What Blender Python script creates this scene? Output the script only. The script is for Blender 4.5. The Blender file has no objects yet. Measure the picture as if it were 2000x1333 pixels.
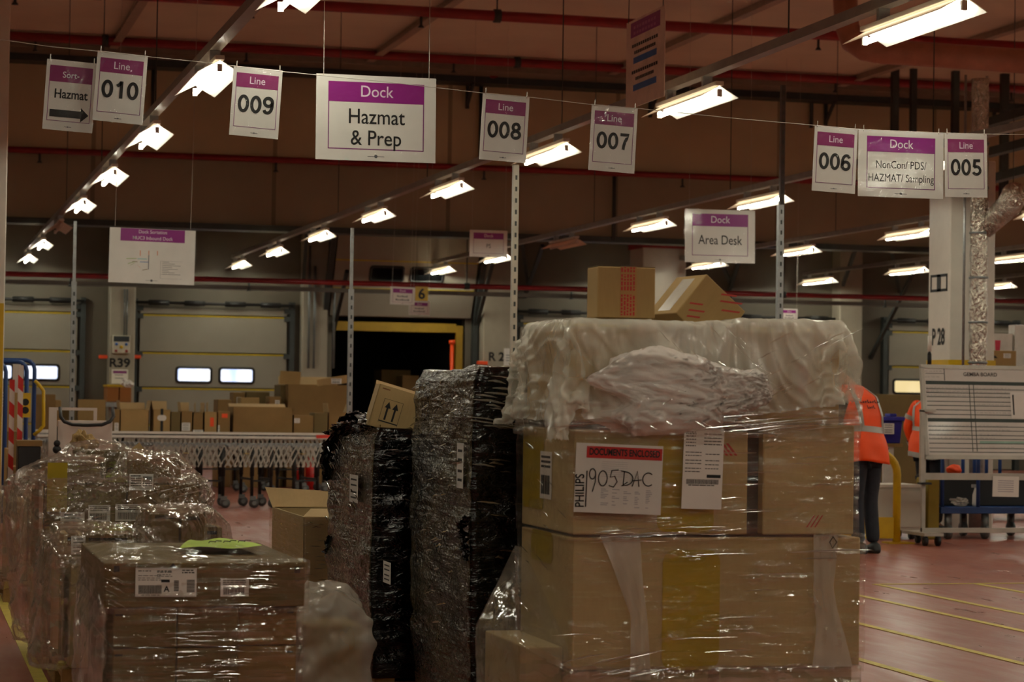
import bpy, bmesh, math, random
from mathutils import Vector, Matrix, noise
random.seed(7)
R = math.radians
sc = bpy.context.scene
COL = sc.collection

# ------------------------------------------------------------------ camera
F, CX, CY, EYE = 4500.0, 1000.0, 666.5, 1.45          # focal length in pixels of a 2000 px wide frame, eye height
YAW, PIT, ROLL = R(14.87), R(1.372), 0.0145
_f = Vector((math.sin(YAW)*math.cos(PIT), math.cos(YAW)*math.cos(PIT), math.sin(PIT)))
_r0 = Vector((math.cos(YAW), -math.sin(YAW), 0)); _u0 = _r0.cross(_f)
_r = _r0*math.cos(ROLL)+_u0*math.sin(ROLL); _u = -_r0*math.sin(ROLL)+_u0*math.cos(ROLL)
CAM = Vector((0, 0, EYE))
cd = bpy.data.cameras.new('camera'); cam = bpy.data.objects.new('camera', cd); COL.objects.link(cam)
cd.sensor_width = 36; cd.lens = F/2000*36; cd.clip_end = 300; cd.clip_start = .05
M = Matrix((( _r.x, _u.x, -_f.x), (_r.y, _u.y, -_f.y), (_r.z, _u.z, -_f.z))).to_4x4(); M.translation = CAM
cam.matrix_world = M
cd.dof.use_dof = True; cd.dof.focus_distance = 13.0; cd.dof.aperture_fstop = 5.0
sc.camera = cam

# ------------------------------------------------------------------ world, exposure, engine quality
w = bpy.data.worlds.new('world'); sc.world = w; w.use_nodes = True
w.node_tree.nodes['Background'].inputs[0].default_value = (.55, .6, .7, 1)
w.node_tree.nodes['Background'].inputs[1].default_value = .05
sc.view_settings.view_transform = 'Standard'; sc.view_settings.look = 'None'
sc.view_settings.gamma = 1; sc.view_settings.use_curve_mapping = False
sc.view_settings.exposure = 0.74
LAMP = 62.0                                             # tube radiance
cy = sc.cycles
cy.use_denoising = True; cy.max_bounces = 7; cy.diffuse_bounces = 4; cy.glossy_bounces = 3
cy.transparent_max_bounces = 18; cy.transmission_bounces = 3; cy.caustics_reflective = False; cy.caustics_refractive = False
cy.sample_clamp_indirect = 4; cy.sample_clamp_direct = 0; cy.use_light_tree = True

# ------------------------------------------------------------------ pixel rays to places in the hall
def ray(x, y): return _f + _r*((x-CX)/F) + _u*((CY-y)/F)
def PZ(x, y, z=0.0): d = ray(x, y); return CAM + d*((z-EYE)/d.z)
def PY(x, y, Y): d = ray(x, y); return CAM + d*(Y/d.y)
def PX(x, y, X): d = ray(x, y); return CAM + d*(X/d.x)
def PD(x, y, D): return CAM + ray(x, y)*D
def rectY(x0, y0, x1, y1, Y):
    a = PY(x0, (y0+y1)/2, Y); b = PY(x1, (y0+y1)/2, Y); t = PY((x0+x1)/2, y0, Y); c = PY((x0+x1)/2, y1, Y)
    return a.x, b.x, c.z, t.z

# ------------------------------------------------------------------ materials
def lin(c):
    if isinstance(c, str): c = tuple(int(c[i:i+2], 16) for i in (0, 2, 4))
    return tuple(((v/255)/12.92 if v/255 <= .04045 else ((v/255+.055)/1.055)**2.4) for v in c)+(1,)
MATS = {}
class NT:
    def __init__(s, name):
        s.m = bpy.data.materials.new(name); s.m.use_nodes = True; s.t = s.m.node_tree; s.n = s.t.nodes
        s.n.clear(); s.out = s.n.new('ShaderNodeOutputMaterial')
    def new(s, t, **k):
        n = s.n.new('ShaderNode'+t)
        for a, b in k.items():
            if a.startswith('i_'): n.inputs[a[2:].replace('_', ' ')].default_value = b
            else: setattr(n, a, b)
        return n
    def link(s, a, b): s.t.links.new(a, b)
    def coord(s, scale=(1, 1, 1), kind='Object', rot=(0, 0, 0)):
        t = s.new('TexCoord'); m = s.new('Mapping'); m.inputs['Scale'].default_value = scale; m.inputs['Rotation'].default_value = rot
        s.link(t.outputs[kind], m.inputs[0]); return m.outputs[0]
    def noise(s, scale, coord=(1, 1, 1), detail=3, rough=.55, rot=(0, 0, 0), dist=0):
        n = s.new('TexNoise'); n.inputs['Scale'].default_value = scale; n.inputs['Detail'].default_value = detail
        n.inputs['Roughness'].default_value = rough; n.inputs['Distortion'].default_value = dist
        s.link(s.coord(coord, rot=rot), n.inputs['Vector']); return n.outputs[0]
    def ramp(s, x, a, b, ca, cb, mid=None):
        r = s.new('ValToRGB'); e = r.color_ramp.elements
        e[0].position = a; e[1].position = b; e[0].color = ca if len(ca) == 4 else ca+(1,); e[1].color = cb if len(cb) == 4 else cb+(1,)
        s.link(x, r.inputs[0]); return r.outputs[0]
    def mapr(s, x, a, b, c, d):
        r = s.new('MapRange'); r.inputs[1].default_value = a; r.inputs[2].default_value = b; r.inputs[3].default_value = c; r.inputs[4].default_value = d
        s.link(x, r.inputs[0]); return r.outputs[0]
    def math(s, op, a, b=0.0, c=0.0):
        n = s.new('Math', operation=op)
        for i, v in enumerate((a, b, c)):
            if isinstance(v, (int, float)): n.inputs[i].default_value = v
            else: s.link(v, n.inputs[i])
        return n.outputs[0]
    def translucent_mix(s, sh, col, fac):
        tl = s.new('BsdfTranslucent'); tl.inputs[0].default_value = col; m = s.new('MixShader'); m.inputs[0].default_value = fac
        s.link(sh.outputs[0], m.inputs[1]); s.link(tl.outputs[0], m.inputs[2]); return m
    def bump(s, h, strength=.3, dist=.01, normal=None):
        b = s.new('Bump'); b.inputs['Strength'].default_value = strength; b.inputs['Distance'].default_value = dist
        s.link(h, b.inputs['Height'])
        if normal is not None: s.link(normal, b.inputs['Normal'])
        return b.outputs[0]
    def pbsdf(s, col=None, rough=.5, metal=0, spec=.5, coat=0, normal=None, alpha=None):
        p = s.new('BsdfPrincipled')
        if isinstance(col, tuple): p.inputs['Base Color'].default_value = col
        elif col is not None: s.link(col, p.inputs['Base Color'])
        if isinstance(rough, (int, float)): p.inputs['Roughness'].default_value = rough
        else: s.link(rough, p.inputs['Roughness'])
        p.inputs['Metallic'].default_value = metal; p.inputs['Specular IOR Level'].default_value = spec
        p.inputs['Coat Weight'].default_value = coat; p.inputs['Coat Roughness'].default_value = .06
        if normal is not None: s.link(normal, p.inputs['Normal'])
        return p
    def done(s, sh): s.link(sh.outputs[0] if hasattr(sh, 'outputs') else sh, s.out.inputs[0]); return s.m

def plain(name, col, rough=.5, metal=0, var=.12, scale=6, coat=0, spec=.5, bump=0):
    """an ordinary surface with slight mottled colour"""
    if name in MATS: return MATS[name]
    t = NT(name); c = lin(col)
    n = t.noise(scale); lo = tuple(x*(1-var) for x in c[:3]); hi = tuple(min(1, x*(1+var)) for x in c[:3])
    cc = t.ramp(n, .3, .7, lo, hi)
    nm = t.bump(t.noise(scale*8), bump, .005) if bump else None
    MATS[name] = t.done(t.pbsdf(cc, rough, metal, spec, coat, nm)); return MATS[name]

def cardboard(name, col, var=.1):
    if name in MATS: return MATS[name]
    t = NT(name); c = lin(col)
    n = t.noise(2.2, detail=4); f = t.noise(90, (1, 1, .15), 2)
    mx = t.math('ADD', t.math('MULTIPLY', n, .75), t.math('MULTIPLY', f, .25))
    cc = t.ramp(mx, .3, .7, tuple(x*(1-var*1.6) for x in c[:3]), tuple(x*(1+var) for x in c[:3]))
    nm = t.bump(t.noise(40, (1, 1, .05), 1), .12, .003)
    MATS[name] = t.done(t.pbsdf(cc, .72, 0, .3, 0, nm)); return MATS[name]

def film(name, streak=(2.2, 2.2, 26), lo=.06, hi=.22, rough=.07, haze=.08, tint='f4efe6', bs=.018, crumple=1.0):
    """clear stretch film: see-through, with glossy wrinkles and pulled hazy streaks"""
    if name in MATS: return MATS[name]
    t = NT(name)
    a = t.noise(1.0, streak, 2, .45); b = t.noise(7, (1, 1, 1.6), 2, .5, dist=1.0); c = t.noise(2.4, (1, 1, 1), 2)
    h = t.math('ADD', t.math('MULTIPLY', a, 1.0), t.math('MULTIPLY', b, crumple))
    nm = t.bump(h, 1.0, bs)
    ridge = t.math('MULTIPLY', t.mapr(a, .42, .72, 0, 1), t.mapr(c, .35, .65, .25, 1))
    fac = t.math('ADD', t.mapr(ridge, 0, 1, lo, hi), t.mapr(b, .55, .75, 0, .18))
    gl = t.new('BsdfAnisotropic'); gl.distribution = 'GGX'; gl.inputs['Roughness'].default_value = rough; gl.inputs['Color'].default_value = (1, 1, 1, 1); t.link(nm, gl.inputs['Normal'])
    df = t.new('BsdfDiffuse'); df.inputs[0].default_value = lin(tint); t.link(nm, df.inputs['Normal'])
    sh = t.new('MixShader'); sh.inputs[0].default_value = haze; t.link(gl.outputs[0], sh.inputs[1]); t.link(df.outputs[0], sh.inputs[2])
    tr = t.new('BsdfTransparent'); tr.inputs[0].default_value = (.97, .96, .94, 1)
    mx = t.new('MixShader'); t.link(fac, mx.inputs[0]); t.link(tr.outputs[0], mx.inputs[1]); t.link(sh.outputs[0], mx.inputs[2])
    MATS[name] = t.done(mx); return MATS[name]

def milky(name, lo=.45, hi=.85, col='e8dfd4'):
    """the soft whitish polythene of a bag or a cover sheet"""
    if name in MATS: return MATS[name]
    t = NT(name)
    a = t.noise(2.0, (1, 1, .8), 3, .5, dist=.8); b = t.noise(16, (1, 1, .6), 3, .6, dist=1.5)
    vo = t.new('TexVoronoi'); vo.inputs['Scale'].default_value = 7; t.link(t.coord((1, 1, .7)), vo.inputs['Vector'])
    wv = t.noise(3.2, (1, 1, .8), 2, .5, dist=1.6); rg = t.math('ABSOLUTE', t.math('SUBTRACT', wv, .5))
    nm = t.bump(t.math('ADD', t.math('MULTIPLY', rg, -.5), t.math('ADD', t.math('MULTIPLY', b, .12), t.math('MULTIPLY', vo.outputs['Distance'], .3))), 1.0, .02)
    p = t.pbsdf(lin(col), .13, 0, 1.0, 0, nm)
    tl = t.new('BsdfTranslucent'); tl.inputs[0].default_value = lin(col)
    m1 = t.new('MixShader'); m1.inputs[0].default_value = .14; t.link(p.outputs[0], m1.inputs[1]); t.link(tl.outputs[0], m1.inputs[2])
    tr = t.new('BsdfTransparent'); tr.inputs[0].default_value = (.93, .92, .9, 1)
    mx = t.new('MixShader'); t.link(t.mapr(a, .35, .65, lo, hi), mx.inputs[0]); t.link(tr.outputs[0], mx.inputs[1]); t.link(m1.outputs[0], mx.inputs[2])
    MATS[name] = t.done(mx); return MATS[name]

def blackfilm(name, thin=False):
    if name in MATS: return MATS[name]
    t = NT(name)
    a = t.noise(2.2, (1, 1, 8), 3, .5, rot=(.25, .2, 0), dist=.5); b = t.noise(13, (1, 1, 2.2), 3, .55, dist=1.6); s = t.noise(2.0, (1, 1, 22), 2, .5)
    h = t.math('ADD', t.math('ADD', a, t.math('MULTIPLY', b, .7)), t.math('MULTIPLY', s, .5))
    nm = t.bump(h, 1.0, .022 if thin else .012)
    if thin:
        patch = t.noise(2.6, (1, 1, 1.2), 3, .6)
        col = t.ramp(patch, .38, .66, lin('050505'), lin('4a4228'))
        sh = t.pbsdf(col, .14, 0, .8, 0, nm)
    else:
        sh = t.pbsdf(lin('030303'), .13, 0, .5, 0, nm)
    MATS[name] = t.done(sh); return MATS[name]

def emit(name, col, strength):
    if name in MATS: return MATS[name]
    t = NT(name); e = t.new('Emission'); e.inputs[0].default_value = lin(col); e.inputs[1].default_value = strength
    MATS[name] = t.done(e); return MATS[name]

def floor_mat():
    t = NT('red_resin_floor')
    n = t.noise(.8, (1, .35, 1), 5, .6); g = t.noise(7, (1, .2, 1), 4, .6)
    mx = t.math('ADD', t.math('MULTIPLY', n, .6), t.math('MULTIPLY', g, .4))
    cc = t.ramp(mx, .35, .66, lin('8a4c40'), lin('a46858'))
    ro = t.mapr(g, .3, .7, .26, .44)
    return t.done(t.pbsdf(cc, ro, 0, .5, 0))

def cladding(name, col, pitch=1.15):
    """painted wall panels with upright joints"""
    t = NT(name); c = lin(col)
    tc = t.new('TexCoord'); sx = t.new('SeparateXYZ'); t.link(tc.outputs['Object'], sx.inputs[0])
    fr = t.math('FRACT', t.math('DIVIDE', sx.outputs[0], pitch)); ed = t.math('ABSOLUTE', t.math('SUBTRACT', fr, .5))
    j = t.math('GREATER_THAN', ed, .488)
    n = t.noise(.7, detail=4)
    base = t.ramp(n, .3, .7, tuple(x*.9 for x in c[:3]), tuple(x*1.08 for x in c[:3]))
    mix = t.new('MixRGB'); t.link(j, mix.inputs[0]); t.link(base, mix.inputs[1]); mix.inputs[2].default_value = tuple(x*.55 for x in c[:3])+(1,)
    nm = t.bump(j, -.5, .01)
    return t.done(t.pbsdf(mix.outputs[0], .55, 0, .4, 0, nm))

def stripes(name, ca, cb, pitch, slant=0.6):
    t = NT(name)
    tc = t.new('TexCoord'); sx = t.new('SeparateXYZ'); t.link(tc.outputs['Object'], sx.inputs[0])
    v = t.math('ADD', sx.outputs[2], t.math('MULTIPLY', sx.outputs[0], slant))
    k = t.math('GREATER_THAN', t.math('FRACT', t.math('DIVIDE', v, pitch)), .5)
    mix = t.new('MixRGB'); t.link(k, mix.inputs[0]); mix.inputs[1].default_value = lin(ca); mix.inputs[2].default_value = lin(cb)
    return t.done(t.pbsdf(mix.outputs[0], .5))

def foil(name):
    t = NT(name); a = t.noise(16, (1, 1, .5), 3, .6, dist=1.5); nm = t.bump(a, 1.0, .06)
    return t.done(t.pbsdf(lin('c6beb2'), .2, .85, .5, 0, nm))

def pane_mat(name, ca, cb, strength):
    """daylight through a dock door light: pale sky with blocks of the yard"""
    t = NT(name); n = t.noise(2.2, (1, 1, .2), 2); cc = t.ramp(n, .4, .6, lin(ca), lin(cb))
    e = t.new('Emission'); t.link(cc, e.inputs[0]); e.inputs[1].default_value = strength
    return t.done(e)

CB = [cardboard('cardboard_tan', 'a38556'), cardboard('cardboard_brown', '876a40'), cardboard('cardboard_dark', '6b5a37'),
      cardboard('cardboard_pale', 'b29769'), cardboard('cardboard_grey_brown', 'b29c70'), cardboard('cardboard_orange', '9a6230')]
CB_IN = cardboard('cardboard_inside', 'b0946a')
WHITE = plain('white_paper', 'dcd8d2', .45, coat=.15, var=.04); INK = plain('black_print', '08080a', .6, var=.02); GREYINK = plain('grey_print', '5a5a60', .6)
PURPLE = plain('purple_print', '8a1a7c', .38, var=.06, coat=.2); MAROON = plain('plum_print', '84185e', .4, var=.05); PURPLE2 = plain('purple_border', '7a2a70', .5)
HDRTXT = plain('pale_header_lettering', 'e2d3e0', .5); RED = plain('red_print', 'b02a22', .5); BLUEINK = plain('blue_print', '2d5fb0', .5)
GALV = plain('galvanised_steel', '9a9c9c', .38, .75, .15, 20); STEEL = plain('grey_steel', '6f7373', .45, .4); DARKSTEEL = plain('dark_steel', '3c4140', .5, .3)
WPAINT = plain('white_paint', 'd8d3ca', .4, var=.05); YEL = plain('yellow_paint', 'c9a312', .42, var=.1); BLACKR = plain('black_rubber', '141414', .55); BLUE = plain('blue_paint', '1d3f78', .4)
REDP = plain('red_pipe_paint', '86141a', .38); ORANGE = plain('orange_plastic', 'f0501c', .45, var=.05); WOOD = plain('pallet_wood', 'a4814e', .75, var=.3, scale=14, bump=.3)
TAPE = plain('clear_brown_tape', '8a6a44', .18, coat=.6); YPATCH = plain('glossy_yellow_patch', 'a89020', .28, coat=.4, var=.15, scale=2)
LIME = plain('lime_paper', 'b4d83c', .6, var=.04)
FILM = film('clear_stretch_film'); FILM_X = film('crumpled_clear_film', (4, 4, 10), .22, .6, .08, .18, bs=.008, crumple=1.0); FILM_H = film('tight_clear_film', (1.6, 1.6, 30), .08, .26, .06, .06, bs=.017, crumple=.5)
PLEAT = None
MILK = milky('milky_polythene', .14, .72, 'f4f2e6'); MILK2 = milky('thin_milky_film', .30, .62); BLK = blackfilm('black_film'); BLKT = blackfilm('thin_black_film', True)

def pleat_mat(name, col, fac):
    t = NT(name); gl = t.new('BsdfAnisotropic'); gl.distribution = 'GGX'; gl.inputs['Roughness'].default_value = .10
    tr = t.new('BsdfTransparent') if col is None else t.pbsdf(lin(col), .2)
    mx = t.new('MixShader'); mx.inputs[0].default_value = fac; t.link(tr.outputs[0], mx.inputs[1]); t.link(gl.outputs[0], mx.inputs[2]); return t.done(mx)
PLEAT = pleat_mat('pulled_film_pleat', None, .55); BPLEAT = pleat_mat('pulled_black_pleat', '040404', .5)
# ------------------------------------------------------------------ mesh building
_tx = {}
def text_geo(s, bold=0.0):
    k = (s, bold)
    if k in _tx: return _tx[k]
    cu = bpy.data.curves.new('tmp', 'FONT'); cu.body = s; cu.size = 1; cu.offset = bold; cu.align_x = 'CENTER'; cu.resolution_u = 4
    o = bpy.data.objects.new('tmp', cu); me = o.to_mesh()
    g = ([tuple(v.co) for v in me.vertices], [tuple(p.vertices) for p in me.polygons])
    o.to_mesh_clear(); bpy.data.objects.remove(o); bpy.data.curves.remove(cu)
    _tx[k] = g; return g

GLY = {}
def _el(cx, cy, rx, ry, a0=0, a1=360, n=28): return [(cx+rx*math.cos(R(a0+(a1-a0)*i/n)), cy+ry*math.sin(R(a0+(a1-a0)*i/n))) for i in range(n+1)]
_six = [_el(.28, .30, .2, .235), [(.08, .32), (.083, .5), (.1, .66), (.14, .79), (.2, .88), (.28, .925), (.37, .92), (.44, .86), (.475, .77)]]
GLY = {'0': [_el(.28, .5, .205, .43)], '1': [[(.12, .70), (.24, .80), (.33, .95)], [(.34, 0), (.34, 1)]], '5': [[(.49, .93), (.17, .93), (.12, .50)], [(.12, .5)]+_el(.27, .31, .215, .245, 120, -155)],
       '6': _six, '9': [[(.56-x, 1-y) for x, y in s] for s in _six], '7': [[(.04, .925), (.5, .925), (.40, .72), (.31, .5), (.25, .25), (.225, 0)]], '8': [_el(.28, .725, .165, .205), _el(.28, .275, .205, .21)]}
class Fr:
    """a flat frame: u to the right, v up, n out of the face"""
    def __init__(s, o, u, v, n): s.o, s.u, s.v, s.n = Vector(o), Vector(u).normalized(), Vector(v).normalized(), Vector(n).normalized()
    def p(s, u, v, n=0): return s.o+s.u*u+s.v*v+s.n*n
def FRONT(x=0, y=0, z=0): return Fr((x, y, z), (1, 0, 0), (0, 0, 1), (0, -1, 0))
def LEFT(x=0, y=0, z=0): return Fr((x, y, z), (0, -1, 0), (0, 0, 1), (-1, 0, 0))
def TOP(x=0, y=0, z=0): return Fr((x, y, z), (1, 0, 0), (0, 1, 0), (0, 0, 1))

class MB:
    def __init__(s, off=(0, 0, 0)): s.v, s.f, s.m, s.mi, s.off = [], [], [], 0, Vector(off)
    def add(s, vs, fs):
        k = len(s.v); s.v += [Vector(v)-s.off for v in vs]; s.f += [tuple(i+k for i in f) for f in fs]; s.m += [s.mi]*len(fs); return s
    def box(s, x0, y0, z0, x1, y1, z1):
        return s.add([(x0, y0, z0), (x1, y0, z0), (x1, y1, z0), (x0, y1, z0), (x0, y0, z1), (x1, y0, z1), (x1, y1, z1), (x0, y1, z1)],
                     [(3, 2, 1, 0), (4, 5, 6, 7), (0, 1, 5, 4), (1, 2, 6, 5), (2, 3, 7, 6), (3, 0, 4, 7)])
    def obox(s, c, size, rot=(0, 0, 0)):
        from mathutils import Euler
        q = Euler(rot).to_matrix(); c = Vector(c); h = [x/2 for x in size]
        vs = [c+q@Vector((a*h[0], b*h[1], d*h[2])) for d in (-1, 1) for a, b in ((-1, -1), (1, -1), (1, 1), (-1, 1))]
        return s.add(vs, [(3, 2, 1, 0), (4, 5, 6, 7), (0, 1, 5, 4), (1, 2, 6, 5), (2, 3, 7, 6), (3, 0, 4, 7)])
    def bar(s, p, q, w, h=None, up=(0, 0, 1)):
        p, q = Vector(p), Vector(q); h = h or w; d = (q-p).normalized(); up = Vector(up)
        if abs(d.dot(up)) > .98: up = Vector((1, 0, 0))
        a = d.cross(up).normalized()*(w/2); b = a.cross(d).normalized()*(h/2)
        return s.add([p-a-b, p+a-b, p+a+b, p-a+b, q-a-b, q+a-b, q+a+b, q-a+b], [(0, 3, 2, 1), (4, 5, 6, 7), (0, 1, 5, 4), (1, 2, 6, 5), (2, 3, 7, 6), (3, 0, 4, 7)][:])
    def cyl(s, p, q, r, n=12, r2=None, caps=True):
        p, q = Vector(p), Vector(q); r2 = r if r2 is None else r2; d = (q-p).normalized()
        a = d.orthogonal().normalized(); b = d.cross(a); vs = []
        for c, rr in ((p, r), (q, r2)): vs += [c+(a*math.cos(2*math.pi*i/n)+b*math.sin(2*math.pi*i/n))*rr for i in range(n)]
        fs = [(i, (i+1) % n, n+(i+1) % n, n+i) for i in range(n)]
        if caps: fs += [tuple(range(n-1, -1, -1)), tuple(range(n, 2*n))]
        return s.add(vs, fs)
    def tube(s, pts, r, n=8):
        pts = [Vector(p) for p in pts]; rings = []; a = None
        for i, p in enumerate(pts):
            d = (pts[min(i+1, len(pts)-1)]-pts[max(i-1, 0)]).normalized()
            a = d.orthogonal().normalized() if a is None else (a-d*a.dot(d)).normalized()
            b = d.cross(a); rr = r[i] if isinstance(r, (list, tuple)) else r
            rings.append([p+(a*math.cos(2*math.pi*k/n)+b*math.sin(2*math.pi*k/n))*rr for k in range(n)])
        fs = [(i*n+k, i*n+(k+1) % n, (i+1)*n+(k+1) % n, (i+1)*n+k) for i in range(len(pts)-1) for k in range(n)]
        fs += [tuple(range(n-1, -1, -1)), tuple(range((len(pts)-1)*n, len(pts)*n))]
        return s.add([v for g in rings for v in g], fs)
    def loft(s, rings, caps=True):
        n = len(rings[0]); fs = [(i*n+k, i*n+(k+1) % n, (i+1)*n+(k+1) % n, (i+1)*n+k) for i in range(len(rings)-1) for k in range(n)]
        if caps: fs += [tuple(range(n-1, -1, -1)), tuple(range((len(rings)-1)*n, len(rings)*n))]
        return s.add([v for g in rings for v in g], fs)
    def ball(s, c, r, seg=14, rings=9, sc=(1, 1, 1)):
        c = Vector(c); vs = [c+Vector((0, 0, r*sc[2]))]
        for j in range(1, rings):
            t = math.pi*j/rings
            vs += [c+Vector((r*math.sin(t)*math.cos(2*math.pi*i/seg)*sc[0], r*math.sin(t)*math.sin(2*math.pi*i/seg)*sc[1], r*math.cos(t)*sc[2])) for i in range(seg)]
        vs.append(c-Vector((0, 0, r*sc[2]))); e = len(vs)-1
        fs = [(0, 1+i, 1+(i+1) % seg) for i in range(seg)]
        fs += [(1+j*seg+i, 1+(j+1)*seg+i, 1+(j+1)*seg+(i+1) % seg, 1+j*seg+(i+1) % seg) for j in range(rings-2) for i in range(seg)]
        fs += [(e, 1+(rings-2)*seg+(i+1) % seg, 1+(rings-2)*seg+i) for i in range(seg)]
        return s.add(vs, fs)
    def quad(s, a, b, c, d): return s.add([a, b, c, d], [(0, 1, 2, 3)])
    def slab(s, fr, u0, v0, u1, v1, n0=0.0, n1=.002):
        vs = [fr.p(u, v, n) for n in (n0, n1) for u, v in ((u0, v0), (u1, v0), (u1, v1), (u0, v1))]
        return s.add(vs, [(3, 2, 1, 0), (4, 5, 6, 7), (0, 1, 5, 4), (1, 2, 6, 5), (2, 3, 7, 6), (3, 0, 4, 7)])
    def digits(s, fr, string, u, v, size, n=.004, th=.15, sx=1.0):
        """bold signwriter's figures drawn as flat strokes"""
        adv = .62; x0 = -adv*len(string)/2+.03
        for k, ch in enumerate(string):
            for st in GLY[ch]:
                pts = [Vector(((x0+k*adv+a)*sx, b)) for a, b in st]; L = []; Rr = []
                for i, p in enumerate(pts):
                    closed = (pts[0]-pts[-1]).length < 1e-4
                    a_, b_ = (pts[i-1] if i else (pts[-2] if closed else p)), (pts[i+1] if i < len(pts)-1 else (pts[1] if closed else p))
                    d = (b_-a_).normalized(); q = Vector((-d.y, d.x))*th/2
                    if 0 < i < len(pts)-1 and len(pts) < 8: q = q/max(.5, (p-a_).normalized().dot(d))
                    L.append(p+q); Rr.append(p-q)
                m_ = len(pts); s.add([fr.p(u+a.x*size, v+a.y*size, n) for a in L+Rr], [(i, m_+i, m_+i+1, i+1) for i in range(m_-1)])
        return s
    def text(s, fr, string, u, v, size, n=.004, bold=0.0, sx=1.0):
        vs, fs = text_geo(string, bold)
        return s.add([fr.p(u+x*size*sx, v+y*size, n) for x, y, z in vs], fs)
    def build(s, name, mats, parent=None, smooth=False, bevel=0, mods=None):
        me = bpy.data.meshes.new(name); me.from_pydata([tuple(v) for v in s.v], [], s.f)
        for m in (mats if isinstance(mats, (list, tuple)) else [mats]): me.materials.append(m)
        me.polygons.foreach_set('material_index', s.m)
        if smooth: me.polygons.foreach_set('use_smooth', [True]*len(s.f))
        me.update(); return put(name, me, parent, bevel)
def put(name, me, parent=None, bevel=0):
    o = bpy.data.objects.new(name, me); COL.objects.link(o)
    if parent is not None: o.parent = parent
    if bevel:
        b = o.modifiers.new('bevel', 'BEVEL'); b.width = bevel; b.segments = 2; b.limit_method = 'ANGLE'
    return o
def tag(o, label, cat, group=None, kind=None):
    o['label'] = label; o['category'] = cat
    if group: o['group'] = group
    if kind: o['kind'] = kind
    return o
def thing(name, label, cat, loc=(0, 0, 0), rot=(0, 0, 0), group=None, kind=None):
    o = bpy.data.objects.new(name, None); COL.objects.link(o); o.location = loc; o.rotation_euler = rot; o.empty_display_size = .1
    return tag(o, label, cat, group, kind)
def copy_tree(o, parent=None):
    c = o.copy(); COL.objects.link(c)
    if parent is not None: c.parent = parent
    for ch in list(o.children): copy_tree(ch, c)
    return c

def hull(points, maxlen, disp, off, name, mats, parent, pick=None, smooth=True):
    """film pulled tight round a load: convex outline, finely cut, crinkled by disp(p, n)"""
    bm = bmesh.new()
    for p in points: bm.verts.new(Vector(p)-Vector(off))
    r = bmesh.ops.convex_hull(bm, input=bm.verts)
    bmesh.ops.delete(bm, geom=list({g for g in r['geom_interior']+r['geom_unused'] if isinstance(g, bmesh.types.BMVert)}), context='VERTS')
    for _ in range(12):
        e = [e for e in bm.edges if e.calc_length() > maxlen]
        if not e: break
        bmesh.ops.subdivide_edges(bm, edges=e, cuts=1, use_grid_fill=False); bmesh.ops.triangulate(bm, faces=bm.faces)
    bm.normal_update()
    fn = {f: f.normal.copy() for f in bm.faces}
    for f in bm.faces:
        if pick: f.material_index = pick(f.normal, f.calc_center_median()+Vector(off))
        f.smooth = smooth
    mv = [(v, disp(v.co+Vector(off), v.normal)) for v in bm.verts]
    for v, d in mv: v.co += d
    me = bpy.data.meshes.new(name); bm.to_mesh(me); bm.free()
    for m in (mats if isinstance(mats, (list, tuple)) else [mats]): me.materials.append(m)
    return put(name, me, parent)
def ridged(p): return 1-abs(noise.noise(p))*2
def crinkle(a=.02, fx=3.0, fz=9.0, base=.006, b=.008):
    def d(p, n):
        q = Vector((p.x*fx, p.y*fx, p.z*fz)); k = noise.noise(q)*.6+ridged(q*.7+Vector((5, 3, 1)))*.4
        return n*(base+a*max(0, k)+b*noise.noise(q*3.1))
    return d
def crease(p, fs=11.0, ft=2.2, w=1.3, seed=0.0):
    """straight sharp folds whose direction wanders over the surface"""
    th = 2.6*noise.noise(Vector((p.x*w+seed, p.y*w, p.z*w+3))); h = p.x+p.y*.9; c, s = math.cos(th), math.sin(th)
    return max(0.0, ridged(Vector(((h*c+p.z*s)*fs, (p.z*c-h*s)*ft, seed))))**1.4
def crinkle2(a, b, base=.003):
    def d(p, n):
        k1 = ridged(Vector((p.x*3.5+noise.noise(p*2), p.y*3.5, p.z*5.5)))
        return n*(base+a*max(0, k1)**1.3+b*1.5*crease(p)+b*.8*crease(p, 22, 4, 2.1, 7.0))
    return d
def corners(x0, y0, z0, x1, y1, z1): return [(x, y, z) for x in (x0, x1) for y in (y0, y1) for z in (z0, z1)]
# ------------------------------------------------------------------ the hall
DOCK, BEAM, CEIL = 45.5, 39.5, 7.2
def struct(name, mb, mats, label, cat, bevel=0, smooth=False): return tag(mb.build(name, mats, None, smooth, bevel), label, cat, None, 'structure')
struct('floor', MB().box(-12, -12, -.2, 34, 54, 0), floor_mat(), 'glossy red resin floor of the warehouse', 'floor')
CEILM = plain('ceiling_panels', 'e0d8c6', .7, var=.06, scale=1)
struct('ceiling', MB().box(-12, -12, CEIL, 34, BEAM, CEIL+.3), CEILM, 'flat pinkish ceiling above the hall', 'ceiling')
struct('ceiling_dock', MB().box(-12, BEAM+.41, 6.0, 34, DOCK+.4, 6.2), plain('dock_ceiling', '5a4a3e', .7), 'lower dark ceiling over the loading dock strip', 'ceiling')
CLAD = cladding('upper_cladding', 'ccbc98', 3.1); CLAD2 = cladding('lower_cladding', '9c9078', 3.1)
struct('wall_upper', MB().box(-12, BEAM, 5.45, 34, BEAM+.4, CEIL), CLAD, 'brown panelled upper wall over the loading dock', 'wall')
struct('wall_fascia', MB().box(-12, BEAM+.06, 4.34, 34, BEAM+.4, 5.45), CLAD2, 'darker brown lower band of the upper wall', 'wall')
struct('trim_1', MB().box(-12, BEAM-.06, 4.24, 34, BEAM+.42, 4.34), DARKSTEEL, 'dark steel edge along the bottom of the upper wall', 'trim')
HALLW = plain('hall_wall', 'a99a88', .7, var=.05)
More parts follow.
